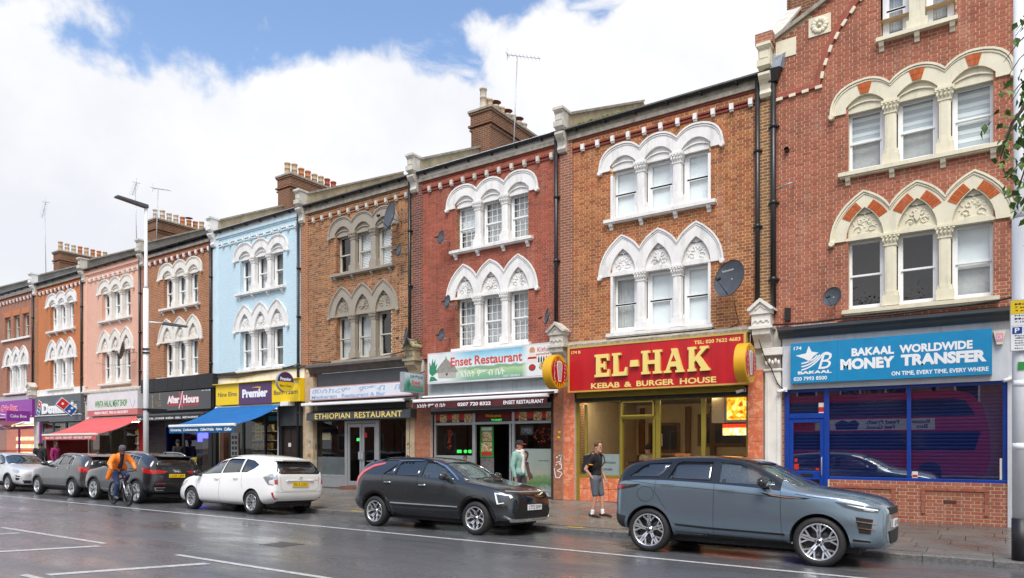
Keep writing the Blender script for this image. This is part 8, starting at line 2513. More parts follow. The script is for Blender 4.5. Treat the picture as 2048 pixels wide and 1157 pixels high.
car(dict(X=-17.32,Y=12.20,dir=-1,label='white hybrid estate car seen from its rear corner',paint=PAINT['white'],wb=2.74,r=.318,hw=.89,rim_r=.215,rim='ten',archgap=.05,
  st=PRI,beltz=1.03,cab=CAB(-2.0,1.15,1.52,.60,.54),seatz=.55,seatx=.15,dashx=.95,
  side_glass=[[(.08,1.045),(.02,1.42),(.28,1.38),(.65,1.25),(1.16,1.02),(1.10,.995)],[(-.78,1.09),(-.75,1.45),(-.10,1.455),(.00,1.41),(.02,1.055)],[(-1.10,1.10),(-1.35,1.20),(-1.48,1.30),(-1.18,1.41),(-.83,1.45),(-.84,1.09)]],
  front_glass=[(-.70,1.05),(.70,1.05),(.56,1.40),(.50,1.47),(-.50,1.47),(-.56,1.40)],rear_glass=[(-.70,1.12),(-.60,1.07),(.60,1.07),(.70,1.12),(.56,1.40),(-.56,1.40)],rear_cut=-1.55,
  gaps=[[(.05,1.03),(.06,.60),(.06,.26)],[(1.22,.96),(1.06,.45),(.98,.26)],[(-.90,1.07),(-.92,.80),(-1.0,.66)],[(1.0,.275),(-1.0,.275)]],backgaps=[[(-.62,1.0),(-.60,.70),(-.5,.63),(.5,.63),(.60,.70),(.62,1.0)],[(-.80,.62),(-.5,.60),(.5,.60),(.80,.62)]],
  patches=[('tail_light','S',[(-2.19,1.12),(-1.95,1.03),(-1.82,.98),(-2.02,.80),(-2.17,.78)],M['lamp_clear'],.008,.012),('tail_light','S',[(-2.18,.94),(-2.05,.90),(-2.06,.82),(-2.17,.80)],plain('pale_lamp_cells',(.7,.68,.7),.1,coat=1),.014,.01),('tail_light+','B',[(.70,1.12),(.77,1.0),(.77,.80),(.70,.80)],M['lamp_clear'],.008,.012),('tail_light+','B',[(.71,.93),(.77,.92),(.77,.82),(.71,.82)],M['lamp_red'],.014,.01),
    ('reflector','S',[(-2.17,.60),(-2.13,.60),(-2.14,.42),(-2.18,.43)],M['lamp_red'],.008,.01),('plate_trim','B',[(-.44,.885),(.44,.885),(.42,.91),(-.42,.91)],M['pale_fascia'],.03,.03),('rear_valance','B',[(-.60,.30),(.60,.30),(.62,.37),(-.62,.37)],M['plastic'],.008,.01),
    ('headlight','S',[(1.62,.82),(1.9,.76),(2.18,.64),(2.1,.60),(1.85,.64)],M['lamp_clear'],.008,.012)],
  handles=[(-.66,.93),(.20,.90)],handlemat=PAINT['white'],mirror=(.98,1.03),mirrormat=M['black_gloss'],plates=[('B',0,.80,'FX13 UXO')],
  extras=[spoiler(-2.02,1.44,.60,.20),badge_text('PRIUS','B',-.52,.90,.16,.025),rings_badge('B',0,.965,2,.035)]))
Q3=grow([(s_[0],*s_[1:]) for s_ in SUV_STEEL],1.02,.985,.975)
car(dict(X=-23.38,Y=12.42,dir=-1,label='black sport utility car with silver roof rails behind the orange-jacketed cyclist',paint=PAINT['black'],wb=2.68,r=.36,hw=.925,rim_r=.27,rim='blade',archgap=.045,arch_w=.05,archmat=M['cladding'],
  st=Q3,beltz=1.14,cab=CAB(-1.8,1.05,1.53,.60,.58),seatz=.68,seatx=.25,dashx=.85,
  side_glass=[[(-.10,1.19),(-.10,1.48),(.10,1.46),(.36,1.38),(.74,1.17),(.66,1.15)],[(-.86,1.22),(-.78,1.50),(-.20,1.505),(-.20,1.20)],[(-1.36,1.235),(-1.28,1.44),(-.88,1.49),(-.94,1.23)]],
  front_glass=[(-.72,1.16),(.72,1.16),(.62,1.42),(.52,1.50),(-.52,1.50),(-.62,1.42)],rear_glass=[(-.66,1.17),(.66,1.17),(.52,1.42),(-.52,1.42)],rear_cut=-1.35,
  gaps=[[(-.15,1.18),(-.15,.34)],[(.85,1.08),(.88,.34)],[(-1.15,1.20),(-1.12,.9),(-.95,.6)]],backgaps=[[(-.70,.70),(.70,.70)],[(-.62,.98),(-.56,.72),(.56,.72),(.62,.98)]],
  patches=[('tail_light','S',[(-2.06,1.06),(-1.60,1.12),(-1.72,.98),(-2.05,.93)],M['lamp_red'],.008,.012),('tail_light+','B',[(.30,1.02),(.74,1.07),(.78,.93),(.42,.95)],M['lamp_red'],.008,.012),('window_trim','S',[(-1.40,1.215),(-1.31,1.47),(-.8,1.52),(.1,1.50),(.1,1.49),(-.8,1.508),(-1.29,1.455),(-1.375,1.22)],M['chrome'],.008,.01),
    ('rear_diffuser','B',[(-.66,.36),(.66,.36),(.74,.56),(-.74,.56)],M['black_gloss'],.008,.012),('exhaust_trim+','B',[(.40,.42),(.66,.42),(.70,.52),(.36,.52),(.38,.50),(.66,.50),(.64,.44),(.42,.44)],M['rim'],.016,.01),('reflector+','B',[(.36,.62),(.68,.62),(.68,.645),(.36,.645)],M['lamp_red'],.012,.01),('sill','S',[(-.86,.42),(.9,.42),(.9,.30),(-.86,.30)],M['grey_metal'],.006,.01)],
  handles=[(-.95,1.08),(-.05,1.05)],handlemat=PAINT['black'],mirror=(.62,1.22),plates=[('B',0,.88,'LX25 UAF')],
  extras=[rails(M['rim'],1.55,.62,-1.5,.15,.05),spoiler(-1.80,1.49,.60,.2,M['black_gloss']),rings_badge('B',0,1.03,4,.04),badge_text('Q3','B',.52,.84,.1,.035),fin(-1.3)]))
niro_st = grow(KIA, .99, 1.0, .985)
niro_patches=[('tail_light','S',[(-2.10,1.04),(-1.66,1.09),(-1.78,.93),(-2.08,.88)],M['lamp_red'],.008,.012),('tail_light+','B',[(.42,.97),(.74,1.04),(.78,.88),(.48,.90)],M['lamp_red'],.008,.012),('rear_bumper','B',[(-.72,.34),(.72,.34),(.78,.62),(-.78,.62)],M['cladding'],.008,.012),('reflector+','B',[(.5,.66),(.74,.66),(.74,.70),(.5,.70)],M['lamp_red'],.012,.01),
    ('sill','S',[(-.92,.40),(.95,.40),(.95,.28),(-.92,.28)],M['cladding'],.006,.01),('window_trim','S',[(-1.27,1.13),(-1.14,1.42),(-.8,1.48),(.1,1.465),(.1,1.455),(-.8,1.47),(-1.12,1.405),(-1.24,1.135)],M['chrome'],.008,.01)]
niro=dict(Y=12.52,wb=2.70,r=.325,hw=.905,rim_r=.225,rim='blade',archgap=.05,arch_w=.06,st=niro_st,beltz=1.10,cab=CAB(-1.8,.95,1.50,.60,.54),seatz=.62,seatx=.25,dashx=.85,
   side_glass=[kia_glass[0],kia_glass[1],[(-1.20,1.17),(-1.12,1.36),(-.90,1.42),(-.92,1.16)]],front_glass=[(-.72,1.10),(.72,1.10),(.62,1.37),(.52,1.45),(-.52,1.45),(-.62,1.37)],rear_glass=[(-.62,1.11),(.62,1.11),(.50,1.36),(-.50,1.36)],rear_cut=-1.3,
   gaps=[[(-.15,1.12),(-.16,.34)],[(.86,1.05),(.9,.34)],[(-1.10,1.14),(-1.06,.9),(-.9,.6)]],handles=[(-.95,1.03),(-.05,1.0)],mirror=(.62,1.16))
car(dict(niro,X=-27.87,dir=-1,label='warm dark grey crossover between the silver car and the black one',paint=PAINT['brown'],patches=niro_patches,plates=[('B',0,.80,'LC19 YHF')],extras=[rails(M['rim'],1.52,.60,-1.5,.15,.05),spoiler(-1.86,1.45,.56,.2,M['black_gloss']),fin(-1.2)]))
car(dict(niro,X=-33.55,Y=12.66,dir=1,label='silver crossover at the far left end of the parked row',paint=PAINT['silver'],archmat=M['cladding'],plates=[('F',0,.60,'LF20 OXW')],
  patches=[('headlight','S',[(1.66,.90),(2.0,.86),(2.12,.80),(2.0,.74),(1.78,.78)],M['lamp_clear'],.008,.012),('bumper_vent','S',[(1.96,.66),(2.12,.62),(2.10,.48),(1.98,.46)],M['gap'],.008,.01),('vent_bar','S',[(1.96,.60),(2.14,.57),(2.14,.55),(1.96,.58)],M['lamp_white'],.014,.01),('lower_intake','F',[(-.60,.34),(.60,.34),(.66,.46),(-.66,.46)],M['gap'],.009,.012),('grille','F',[(-.5,.66),(.5,.66),(.56,.80),(-.56,.80)],PAINT['silver'],.008,.012),('sill','S',[(-.92,.40),(.95,.40),(.95,.28),(-.92,.28)],M['cladding'],.006,.01)],
  extras=[rails(M['rim'],1.52,.60,-1.5,.15,.05),wipers([((-.5,1.11),(-.2,1.30)),((.05,1.11),(.3,1.30))])]))
print('cars done')
# ======================================================================= across the road, behind the camera (seen in windows and paint)
M['leaf']=plain('tree_leaf',(0.075,0.15,0.028),.5,var=.45,scale=2.5)
M['leaf2']=plain('fresh_leaf',(0.12,0.22,0.04),.5,var=.4,scale=3)
M['bark']=plain('grey_bark',(0.10,0.085,0.065),.9,var=.4,scale=12,bumpy=.4)
def leaf_blade(b, c_, d, nrm, l, w):
 d=d.normalized();s=d.cross(nrm).normalized();nn=s.cross(d)
 p=[c_,c_+d*l*.35+s*w-nn*.012,c_+d*l,c_+d*l*.35-s*w-nn*.012,c_+d*l*.45+nn*.004]
 b.add(p, [(0, 4, 1), (1, 4, 2), (2, 4, 3), (3, 4, 0)])
def big_tree(x,y,h,R_,seed,label,nleaf=2600,leaf=.16):
 t=thing_at('street_tree',label,'tree',(x,y,0),'street trees across the road')
 rr = random.Random(seed); b = MB()
 b.tube([(x,y,-.3),(x+.1,y,h*.25),(x-.05,y+.1,h*.5),(x,y,h*.75)],[.26,.19,.14,.05],9)
 cl = []
 for i in range(26):
  a,e,q=rr.uniform(0,6.28),rr.uniform(-.5,1.4),rr.uniform(.55,1)
  p=Vector((x+R_*q*cos(a)*cos(e),y+R_*q*sin(a)*cos(e),h*.62+R_*.95*q*sin(e)));cl.append(p)
  if i%2==0:b.tube([(x,y,h*.3+.02*i),((x+p.x)/2,(y+p.y)/2,(h*.4+p.z)/2),tuple(p)],[.08,.05,.015],5)
 b.build('trunk', M['bark'], t)
 b = MB()
 for i in range(nleaf):
  c_=rr.choice(cl);v=Vector((rr.gauss(0,1),rr.gauss(0,1),rr.gauss(0,.8)))*R_*.20
  leaf_blade(b,c_+v,Vector((rr.uniform(-1,1),rr.uniform(-1,1),rr.uniform(-1,.4))),Vector((rr.uniform(-.5,.5),rr.uniform(-.5,.5),1)),leaf*rr.uniform(.7,1.3),leaf*.42)
 b.build('crown', M['leaf'], t, kind='stuff')
for i,(x_,y_,h_,R_) in enumerate(((-42,-10.5,9,3.6),(-29,-10.8,10,4.0),(-17,-10.3,9,3.6),(-5.5,-11,10.5,4.0),(7.5,-10.6,9,3.7))):
 big_tree(x_,y_,h_,R_,i,['leafy street tree across the road, farthest to the left','tall leafy street tree across the road, second from the left','leafy street tree across the road, middle one','tall leafy street tree across the road behind the bus','leafy street tree across the road, farthest to the right'][i])
for i in range(9):
 x0 = -58 + i * 9.2
 t=thing_at('opposite_house',['first','second','third','fourth','fifth','sixth','seventh','eighth','ninth'][i]+' plain brick house from the left across the road','house',(x0+4.5,-16,0),'plain brick houses across the road')
 P(t,'wall',BR['f'] if i%2 else BR['i'],x0,x0+9.0,-22,-16,-.3,7.2+(i%3)*.5)
 b=MB();b.prism([(-22.3,7.0),(-15.7,7.0+(i%3)*.5),(-19,9.8)],x0,x0+9.0,axis='x');b.build('roof',M['slate'],t)
 for j in range(3):
  for z_ in(1.2,4.4):P(t,'window',M['upvc'] if j!=1 or z_>2 else M['charcoal'],x0+1+j*2.7,x0+2.3+j*2.7,-16.0,-15.95,z_,z_+1.7);P(t,'pane',M['black_gloss'],x0+1.1+j*2.7,x0+2.2+j*2.7,-15.95,-15.94,z_+.1,z_+1.6)
b=MB();b.box(-80,40,-16,-9,-.2,.1);tag(b.build('far_pavement',M['slab']),kind='structure')
# the red double-decker passing behind the camera
t=thing_at('double_decker_bus','red double-decker bus passing, seen mirrored in the blue shop window','bus',(-5.2,-5.7,0))
M['bus_red']=car_paint('bus_red',(0.50,0.012,0.02),flake=0,metal=0)
b=MB();pr=[(-10.6,.35),(-.15,.35),(.05,1.2),(.0,2.4),(-.25,3.6),(-.75,4.25),(-1.4,4.4),(-10.3,4.4),(-10.6,4.1)]
b.prism(pr, -6.95, -4.45); b.build('body', M['bus_red'], t)
b=MB();b.prism([(-10.3,1.55),(-.6,1.55),(-.35,2.45),(-10.3,2.45)],-4.47,-4.43);b.build('window_band',M['black_gloss'],t)
b=MB();b.prism([(-10.3,3.2),(-.55,3.2),(-.95,3.9),(-1.4,4.02),(-10.3,4.02)],-4.47,-4.43);b.build('window_band',M['black_gloss'],t)
P(t,'advert_panel',M['paper'],-7.6,-2.2,-4.45,-4.42,2.55,3.1)
def fwd(tx, x0, x1, z0, z1, m_):
 me=text_mesh(tx,1,.03);xs_=[v.co.x for v in me.vertices];ys_=[v.co.y for v in me.vertices]
 b=MB();b.add([(x1-(v.co.x-min(xs_))/(max(xs_)-min(xs_))*(x1-x0),-4.415,z0+(v.co.y-min(ys_))/(max(ys_)-min(ys_))*(z1-z0)) for v in me.vertices],[tuple(q.vertices) for q in me.polygons]);bpy.data.meshes.remove(me)
 b.build('lettering', m_, t)
fwd('Feed Fresh.',-5.2,-3.7,2.85,3.05,M['black']);fwd('Feel Good.',-5.2,-3.9,2.60,2.80,M['black']);fwd('Butter',-3.2,-2.4,2.86,3.04,M['black']);fwd('Box',-3.0,-2.5,2.62,2.80,M['black'])
MB().prism([(-6.6,2.58),(-5.6,2.58),(-5.5,2.9),(-5.7,3.08),(-6.0,2.95),(-6.3,3.08),(-6.65,2.9)],-4.42,-4.412).build('dog_photo',M['black'],t)
for x_ in (-8.3, -2.4):
 w=MB();w.lathe([(0,-4.42),(.28,-4.42),(.48,-4.40),(.5,-4.5),(.5,-4.75),(0,-4.75)],(x_,0,.5),24,axis='y');w.build('wheel',M['rubber'],t)
# ======================================================================= people
def skin_mesh(V_, E_, R_, root, lv=2, vox=.013):
 """one continuous surface: ellipsoids swept along the bones, fused and smoothed"""
 b = MB()
 T = lambda r: r if isinstance(r, tuple) else (r, r)
 for i, j in E_:
  p,q=Vector(V_[i]),Vector(V_[j]);a,c_=T(R_[i]),T(R_[j])
  n = max(2, int((q - p).length / (.45 * min(*a, *c_))))
  for k in range(n + 1):
   t=k/n;w,d=a[0]+(c_[0]-a[0])*t,a[1]+(c_[1]-a[1])*t
   b.ball(tuple(p+(q-p)*t),1,10,sc=(d,w,min(w,d)*1.0))
 me = b.mesh('tmp')
 o = bpy.data.objects.new('tmp', me); COL.objects.link(o)
 md=o.modifiers.new('r','REMESH');md.mode='VOXEL';md.voxel_size=vox;md.use_smooth_shade=True
 s=o.modifiers.new('m','SMOOTH');s.factor=.5;s.iterations=5
 out = eval_mesh(o); bpy.data.objects.remove(o)
 out.polygons.foreach_set('use_smooth',[True]*len(out.polygons))
 return out
SKINM=plain('light_skin',(0.52,0.27,0.19),.5,var=.08,scale=9);SKIND=plain('brown_skin',(0.16,0.075,0.045),.5,var=.1,scale=9)
# standing pose facing +x (y: left +)
STAND=dict(pel=(0,0,.94),wai=(.0,0,1.10),che=(.01,0,1.32),nek=(0,0,1.50),hb=(.02,0,1.58),ht=(.03,0,1.70),
   shL=(0,.17,1.43),elL=(-.03,.23,1.15),wrL=(.06,.24,.90),haL=(.09,.24,.82),shR=(0,-.17,1.43),elR=(-.03,-.23,1.15),wrR=(.06,-.24,.90),haR=(.09,-.24,.82),
   hiL=(0,.09,.90),knL=(.02,.10,.50),anL=(-.03,.10,.09),toL=(.14,.11,.035),hiR=(0,-.09,.90),knR=(.02,-.10,.50),anR=(-.03,-.10,.09),toR=(.14,-.11,.035))
RAD=dict(pel=(.13,.11),wai=(.125,.10),che=(.15,.115),nek=.055,hb=(.075,.085),ht=(.078,.09),shL=.062,elL=.042,wrL=.028,haL=(.018,.036),shR=.062,elR=.042,wrR=.028,haR=(.018,.036),hiL=.088,knL=.055,anL=.038,toL=(.036,.026),hiR=.088,knR=.055,anR=.038,toR=(.036,.026))
EDG=[('pel','wai'),('wai','che'),('che','nek'),('nek','hb'),('hb','ht'),('che','shL'),('shL','elL'),('elL','wrL'),('wrL','haL'),('che','shR'),('shR','elR'),('elR','wrR'),('wrR','haR'),('pel','hiL'),('hiL','knL'),('knL','anL'),('anL','toL'),('pel','hiR'),('hiR','knR'),('knR','anR'),('anR','toR')]
def sub_skin(J, keep, grow_, root, cutj=None, extra=()):
 """clothing: the same joints a little fatter; cutj moves an end joint part of the way up its limb"""
 names = list(keep); V_ = []
 for n in names:
  p = Vector(J[n])
  if cutj and n in cutj:q,t=cutj[n];p=Vector(J[q])+(p-Vector(J[q]))*t
  V_.append(tuple(p))
 R_ = []
 for n in names:
  r = RAD[n]; g = grow_.get(n, grow_['*'])
  R_.append(tuple(x+g for x in r) if isinstance(r,tuple) else r+g)
 E_=[(names.index(a),names.index(b_)) for a,b_ in EDG if a in names and b_ in names]
 for p,q,r,r2 in extra:V_+=[p,q];R_+=[r,r2];E_.append((len(V_)-2,len(V_)-1))
 return skin_mesh(V_, E_, R_, names.index(root))
def human(label,loc,rz,pose,skin,top,bottom,shoes,hair,hairc,sleeves='long',legs='long',group=None,coat=False,extra=()):
 J = dict(STAND); J.update(pose)
 t = empty('person', loc, rz, label, 'person', group)
 names = list(J)
 E_ = [(names.index(a), names.index(b_)) for a, b_ in EDG]
 thin={'pel':.86,'wai':.86,'che':.86,'shL':.85,'shR':.85,'hiL':.9,'hiR':.9}
 me=skin_mesh([J[n] for n in names],E_,[tuple(q*thin.get(n,1) for q in RAD[n]) if isinstance(RAD[n],tuple) else RAD[n]*thin.get(n,1) for n in names],names.index('pel'))
 # face: nose, ears; fingers
 b = MB()
 hb,ht=Vector(J['hb']),Vector(J['ht']);up=(ht-hb).normalized();f=Vector((1,0,0));f=(f-up*f.dot(up)).normalized();s=up.cross(f)
 mid = hb + (ht - hb) * .45
 b.hexa([tuple(mid+f*a+s*c_+up*d) for a,c_,d in((.07,-.014,-.02),(.108,-.010,-.018),(.108,.010,-.018),(.07,.014,-.02),(.07,-.008,.035),(.086,-.005,.03),(.086,.005,.03),(.07,.008,.035))])
 b.ball(tuple(mid+f*.07-up*.075),.036,8,sc=(1,1,.7));b.ball(tuple(mid+f*.088-up*.04),.018,6,sc=(.5,1.3,.5))
 for q in(-1,1):b.ball(tuple(mid+s*q*.086-f*.01),.028,6,sc=(.8,.35,1.1))
 for q, h_, w_ in (('L', 'haL', 'wrL'), ('R', 'haR', 'wrR')):
  d=(Vector(J[h_])-Vector(J[w_])).normalized();sd=d.cross(Vector((0,1,0))).normalized()
  for i in range(4):
   p0=Vector(J[h_])+sd*(.024-.016*i);k=(.075,.085,.08,.062)[i]
   b.tube([p0,p0+d*k*.5+Vector((.006,0,0)),p0+d*k+Vector((.022,0,.004))],[.0095,.009,.007],6)
  b.tube([Vector(J[w_])+d*.03,Vector(J[w_])+d*.06+sd*.04,Vector(J[w_])+d*.10+sd*.045],[.013,.011,.008],6)
 n0 = len(me.vertices)
 vs_ = [tuple(v.co) for v in me.vertices] + b.v
 fs=[tuple(p.vertices) for p in me.polygons]+[tuple(i+n0 for i in f_) for f_ in b.f]
 m2=MB();m2.add(vs_,fs,True);m2.build('body',skin,t,local=True)
 eyes = MB()
 for q in(-1,1):eyes.ball(tuple(mid+s*q*.030+f*.079+up*.022),.010,6)
 eyes.build('eye', M['black'], t, local=True, kind=None)
 sl=['pel','wai','che','nek','shL','elL','shR','elR']+(['wrL','wrR'] if sleeves=='long' else[])
 cj = {'nek': ('che', .92)}
 if not extra: cj['pel'] = ('wai', .45 if not coat else .6)
 if sleeves=='short':cj.update(elL=('shL',.62),elR=('shR',.62))
 tm=sub_skin(J,sl,{'*':.014 if sleeves=='short' else(.034 if extra else .022),'pel':.012 if not coat else .04,'nek':.012,'wrL':.018,'wrR':.018},'pel',cj,extra)
 link_mesh('jacket' if sleeves=='long' else 'shirt',tm,top,t)
 lg=['pel','hiL','knL','hiR','knR']+(['anL','anR'] if legs=='long' else[])
 bm_=sub_skin(J,lg,{'*':.018 if legs=='long' else .026,'pel':.016,'anL':.026,'anR':.026},'pel',{'knL':('hiL',.84),'knR':('hiR',.84)} if legs!='long' else None)
 link_mesh('trousers' if legs=='long' else 'shorts',bm_,bottom,t)
 for q in 'LR':
  a,to=Vector(J['an'+q]),Vector(J['to'+q]);d=(to-a).normalized();d2=Vector((d.x,d.y,d.z+.15)).normalized()
  hl = a - d2 * .06 - Vector((0, 0, .035))
  link_mesh('shoe',skin_mesh([tuple(hl),tuple(a-Vector((0,0,.02))),tuple(a+(to-a)*.55+Vector((0,0,.0))),tuple(to+d*.05+Vector((0,0,.008)))],[(0,1),(1,2),(2,3)],[(.036,.036),(.043,.048),(.044,.036),(.036,.026)],0,vox=.009),shoes,t)
  if legs!='long':link_mesh('sock',skin_mesh([tuple(a),tuple(a+(Vector(J['kn'+q])-a)*.22)],[(0,1)],[.045,.047],0,vox=.009),M['white'],t)
 b = MB()
 if hair == 'short':
  for i in range(60):
   a = random.uniform(0, 6.28); e = random.uniform(.25, 1.5)
   v=f*cos(a)*cos(e)*.094+s*sin(a)*cos(e)*.086+up*sin(e)*.10
   if cos(a) > .2 and e < .95: continue
   b.ball(tuple(mid+up*.045+v),random.uniform(.022,.034),6)
  b.ball(tuple(mid+up*.062-f*.024),.095,14,sc=(.98,.92,.93));b.build('hair',hairc,t,local=True)
 elif hair in ('cap', 'beanie'):
  prof=[(.105,-.02),(.108,.03),(.098,.075),(.065,.11),(0,.122)] if hair=='beanie' else[(.103,.0),(.105,.03),(.092,.07),(.06,.095),(0,.103)]
  c0 = mid + up * .050 - f * .006
  n = 18; vs_, fs = [], []
  for (r, h_) in prof:
   for k in range(n):a=2*pi*k/n;vs_.append(tuple(c0+f*cos(a)*r+s*sin(a)*r*.9+up*h_))
  for i in range(len(prof) - 1):
   for k in range(n):fs.append((i*n+k,i*n+(k+1)%n,(i+1)*n+(k+1)%n,(i+1)*n+k))
  b.add(vs_,fs,True);hc=b.build(hair,hairc,t,local=True)
  if hair == 'cap':
   b=MB();q=[c0+f*(.08+.095*cos(a))+s*.075*sin(a)+up*(.012-.01*cos(a)) for a in[-pi/2+pi*i/8 for i in range(9)]]
   b.add([tuple(v) for v in q]+[tuple(v+up*.008) for v in q],[tuple(range(8,-1,-1)),tuple(range(9,18))]+[(i,(i+1)%9,9+(i+1)%9,9+i) for i in range(9)]);b.build('cap_brim',M['red'],hc,local=True)
 return t, J
C=lambda n,c_,**k:plain(n,c_,k.pop('r',.85),var=.12,scale=8,**k)
pz = pave_z(-7.6, 14.7)
t,J=human('young man in black polo shirt and grey shorts walking with a black backpack',(-7.62,14.72,pz-.015),0,
   dict(haR=(.01,-.145,.88),wrR=(-.01,-.19,.95),elR=(-.15,-.25,1.14),knL=(.10,.09,.50),anL=(.12,.09,.10),toL=(.28,.10,.05),knR=(.02,-.09,.50),anR=(-.06,-.09,.09),toR=(.10,-.10,.03),elL=(-.02,.24,1.16),wrL=(.10,.24,.93),haL=(.13,.23,.86),hb=(.04,0,1.59),ht=(.06,0,1.70)),
   SKINM,C('black_polo',(0.012,0.012,0.015)),C('grey_shorts',(0.10,0.11,0.13)),C('black_trainers',(0.015,0.015,0.016)),'short',C('brown_hair',(0.13,0.065,0.03)),'short','short')
b=MB();b.hexa([(-.30,-.13,1.02),(-.14,-.14,1.02),(-.14,.14,1.02),(-.30,.13,1.02),(-.27,-.12,1.42),(-.13,-.14,1.45),(-.13,.14,1.45),(-.27,.12,1.42)]);b.hexa([(-.34,-.10,1.04),(-.29,-.11,1.04),(-.29,.11,1.04),(-.34,.10,1.04),(-.32,-.09,1.24),(-.28,-.10,1.26),(-.28,.10,1.26),(-.32,.09,1.24)])
bp=empty('backpack',(-7.62,14.72,pz+.01),0,'small black backpack worn by the young man in shorts','backpack');b.build('bag',C('black_nylon',(0.014,0.014,0.016)),bp,local=True)
for s_ in (-1, 1):
 b=MB();b.tube([(-.14,s_*.10,1.42),(-.02,s_*.12,1.525),(.13,s_*.125,1.42),(.16,s_*.14,1.28),(.0,s_*.18,1.12),(-.14,s_*.13,1.08)],.014,6);b.build('strap',C('black_strap',(0.014,0.014,0.016)),bp,local=True)
 b=MB();b.tube([(-.05,s_*.115,1.505),(.03,s_*.10,1.50)],.022,6);b.tube([(.0-.01,s_*.25,1.26),(-.012,s_*.252,1.235)],.055,8);b.build('orange_trim',C('orange_trim',(0.75,0.30,0.01)),t,local=True)
pz = pave_z(-9.4, 14.5)
t,J=human('man in mint green jacket over a white hoodie with a black and red cap',(-9.55,14.35,pz+.02),0,dict(knL=(.14,.09,.50),anL=(.22,.09,.10),toL=(.38,.10,.05),knR=(-.02,-.09,.50),anR=(-.20,-.09,.13),toR=(-.06,-.10,.04),elR=(-.02,-.25,1.14),wrR=(.05,-.25,.90),haR=(.07,-.25,.82)),
   plain('tanned_skin',(0.42,0.20,0.13),.5),C('mint_jacket',(0.24,0.42,0.35)),C('charcoal_trousers',(0.04,0.045,0.055)),C('dark_shoes',(0.03,0.03,0.03)),'cap',C('black_cap',(0.015,0.015,0.02)),coat=True)
b = MB()
for i in range(18):b.ball((.090,0,1.0+.03*i),1,10,sc=(.078 if i<14 else .06,.055,.06))
b.tube([(-.06,0,1.50),(-.01,.075,1.515),(.07,.05,1.50),(.09,0,1.49),(.07,-.05,1.50),(-.01,-.075,1.515),(-.06,0,1.50)],.034,8);b.build('hood',C('pale_pink_hoodie',(0.72,0.64,0.62)),t,local=True)
# in the doorway of the bar
human('dark haired man in a black coat standing in the bar doorway',(-29.5,17.3,.24),pi,dict(elR=(.06,-.22,1.16),wrR=(.28,-.16,1.14),haR=(.36,-.15,1.15)),SKIND,C('black_coat',(0.012,0.012,0.014)),C('black_trousers',(0.012,0.012,0.014)),M['black'],'short',C('black_hair',(0.01,0.01,0.01)),coat=True)
human('person in a black jacket standing behind the bonnet of the silver car',(-35.3,14.2,.16),2.6,dict(che=(.06,0,1.30),nek=(.10,0,1.46),hb=(.13,0,1.53),ht=(.16,0,1.64)),SKIND,C('black_jacket',(0.014,0.013,0.016)),C('dark_jeans',(0.02,0.02,0.03)),M['black'],'short',C('dark_hair',(0.02,0.014,0.01)),coat=True)
human('person in a magenta top standing beside the one in the black jacket',(-34.75,14.6,.16),.6,{},SKIND,C('magenta_top',(0.30,0.02,0.13)),C('dark_leggings',(0.02,0.02,0.03)),M['black'],'short',C('black_hair_two',(0.01,0.01,0.01)))
SIT=dict(pel=(0,0,.52),wai=(.0,0,.68),che=(.03,0,.90),nek=(.06,0,1.08),hb=(.08,0,1.16),ht=(.10,0,1.28),shL=(.03,.17,1.01),elL=(.10,.25,.76),wrL=(.30,.12,.82),haL=(.36,.08,.86),shR=(.03,-.17,1.01),elR=(.10,-.25,.76),wrR=(.30,-.12,.82),haR=(.36,-.08,.86),
  hiL=(.03,.09,.50),knL=(.42,.12,.50),anL=(.40,.12,.09),toL=(.55,.12,.035),hiR=(.03,-.09,.50),knR=(.42,-.12,.50),anR=(.40,-.12,.09),toR=(.55,-.12,.035))
human('seated person in a khaki coat and black cap inside the kebab shop doorway',(-8.42,19.6,.42),-1.2,SIT,SKINM,C('khaki_coat',(0.30,0.25,0.16)),C('dark_trousers_two',(0.04,0.04,0.05)),M['black'],'beanie',C('black_hat',(0.01,0.01,0.012)))
ch=thing_at('cafe_chair','bent metal cafe chair just inside the kebab shop door','chair',(-8.42,19.75,.2))
b=MB();b.box(-8.66,-8.2,19.45,19.95,.66,.70);b.build('seat',M['brown'],ch)
for dx in (-.2, .2):
 for dy in(-.2,.2):MB().tube([(-8.43+dx,19.7+dy,.2),(-8.43+dx,19.7+dy,.66)],.015,6).build('leg',M['grey_metal'],ch)
MB().tube([(-8.64,19.92,.66),(-8.62,19.98,1.15),(-8.43,20.0,1.25),(-8.24,19.98,1.15),(-8.22,19.92,.66)],.015,6).build('backrest',M['grey_metal'],ch)
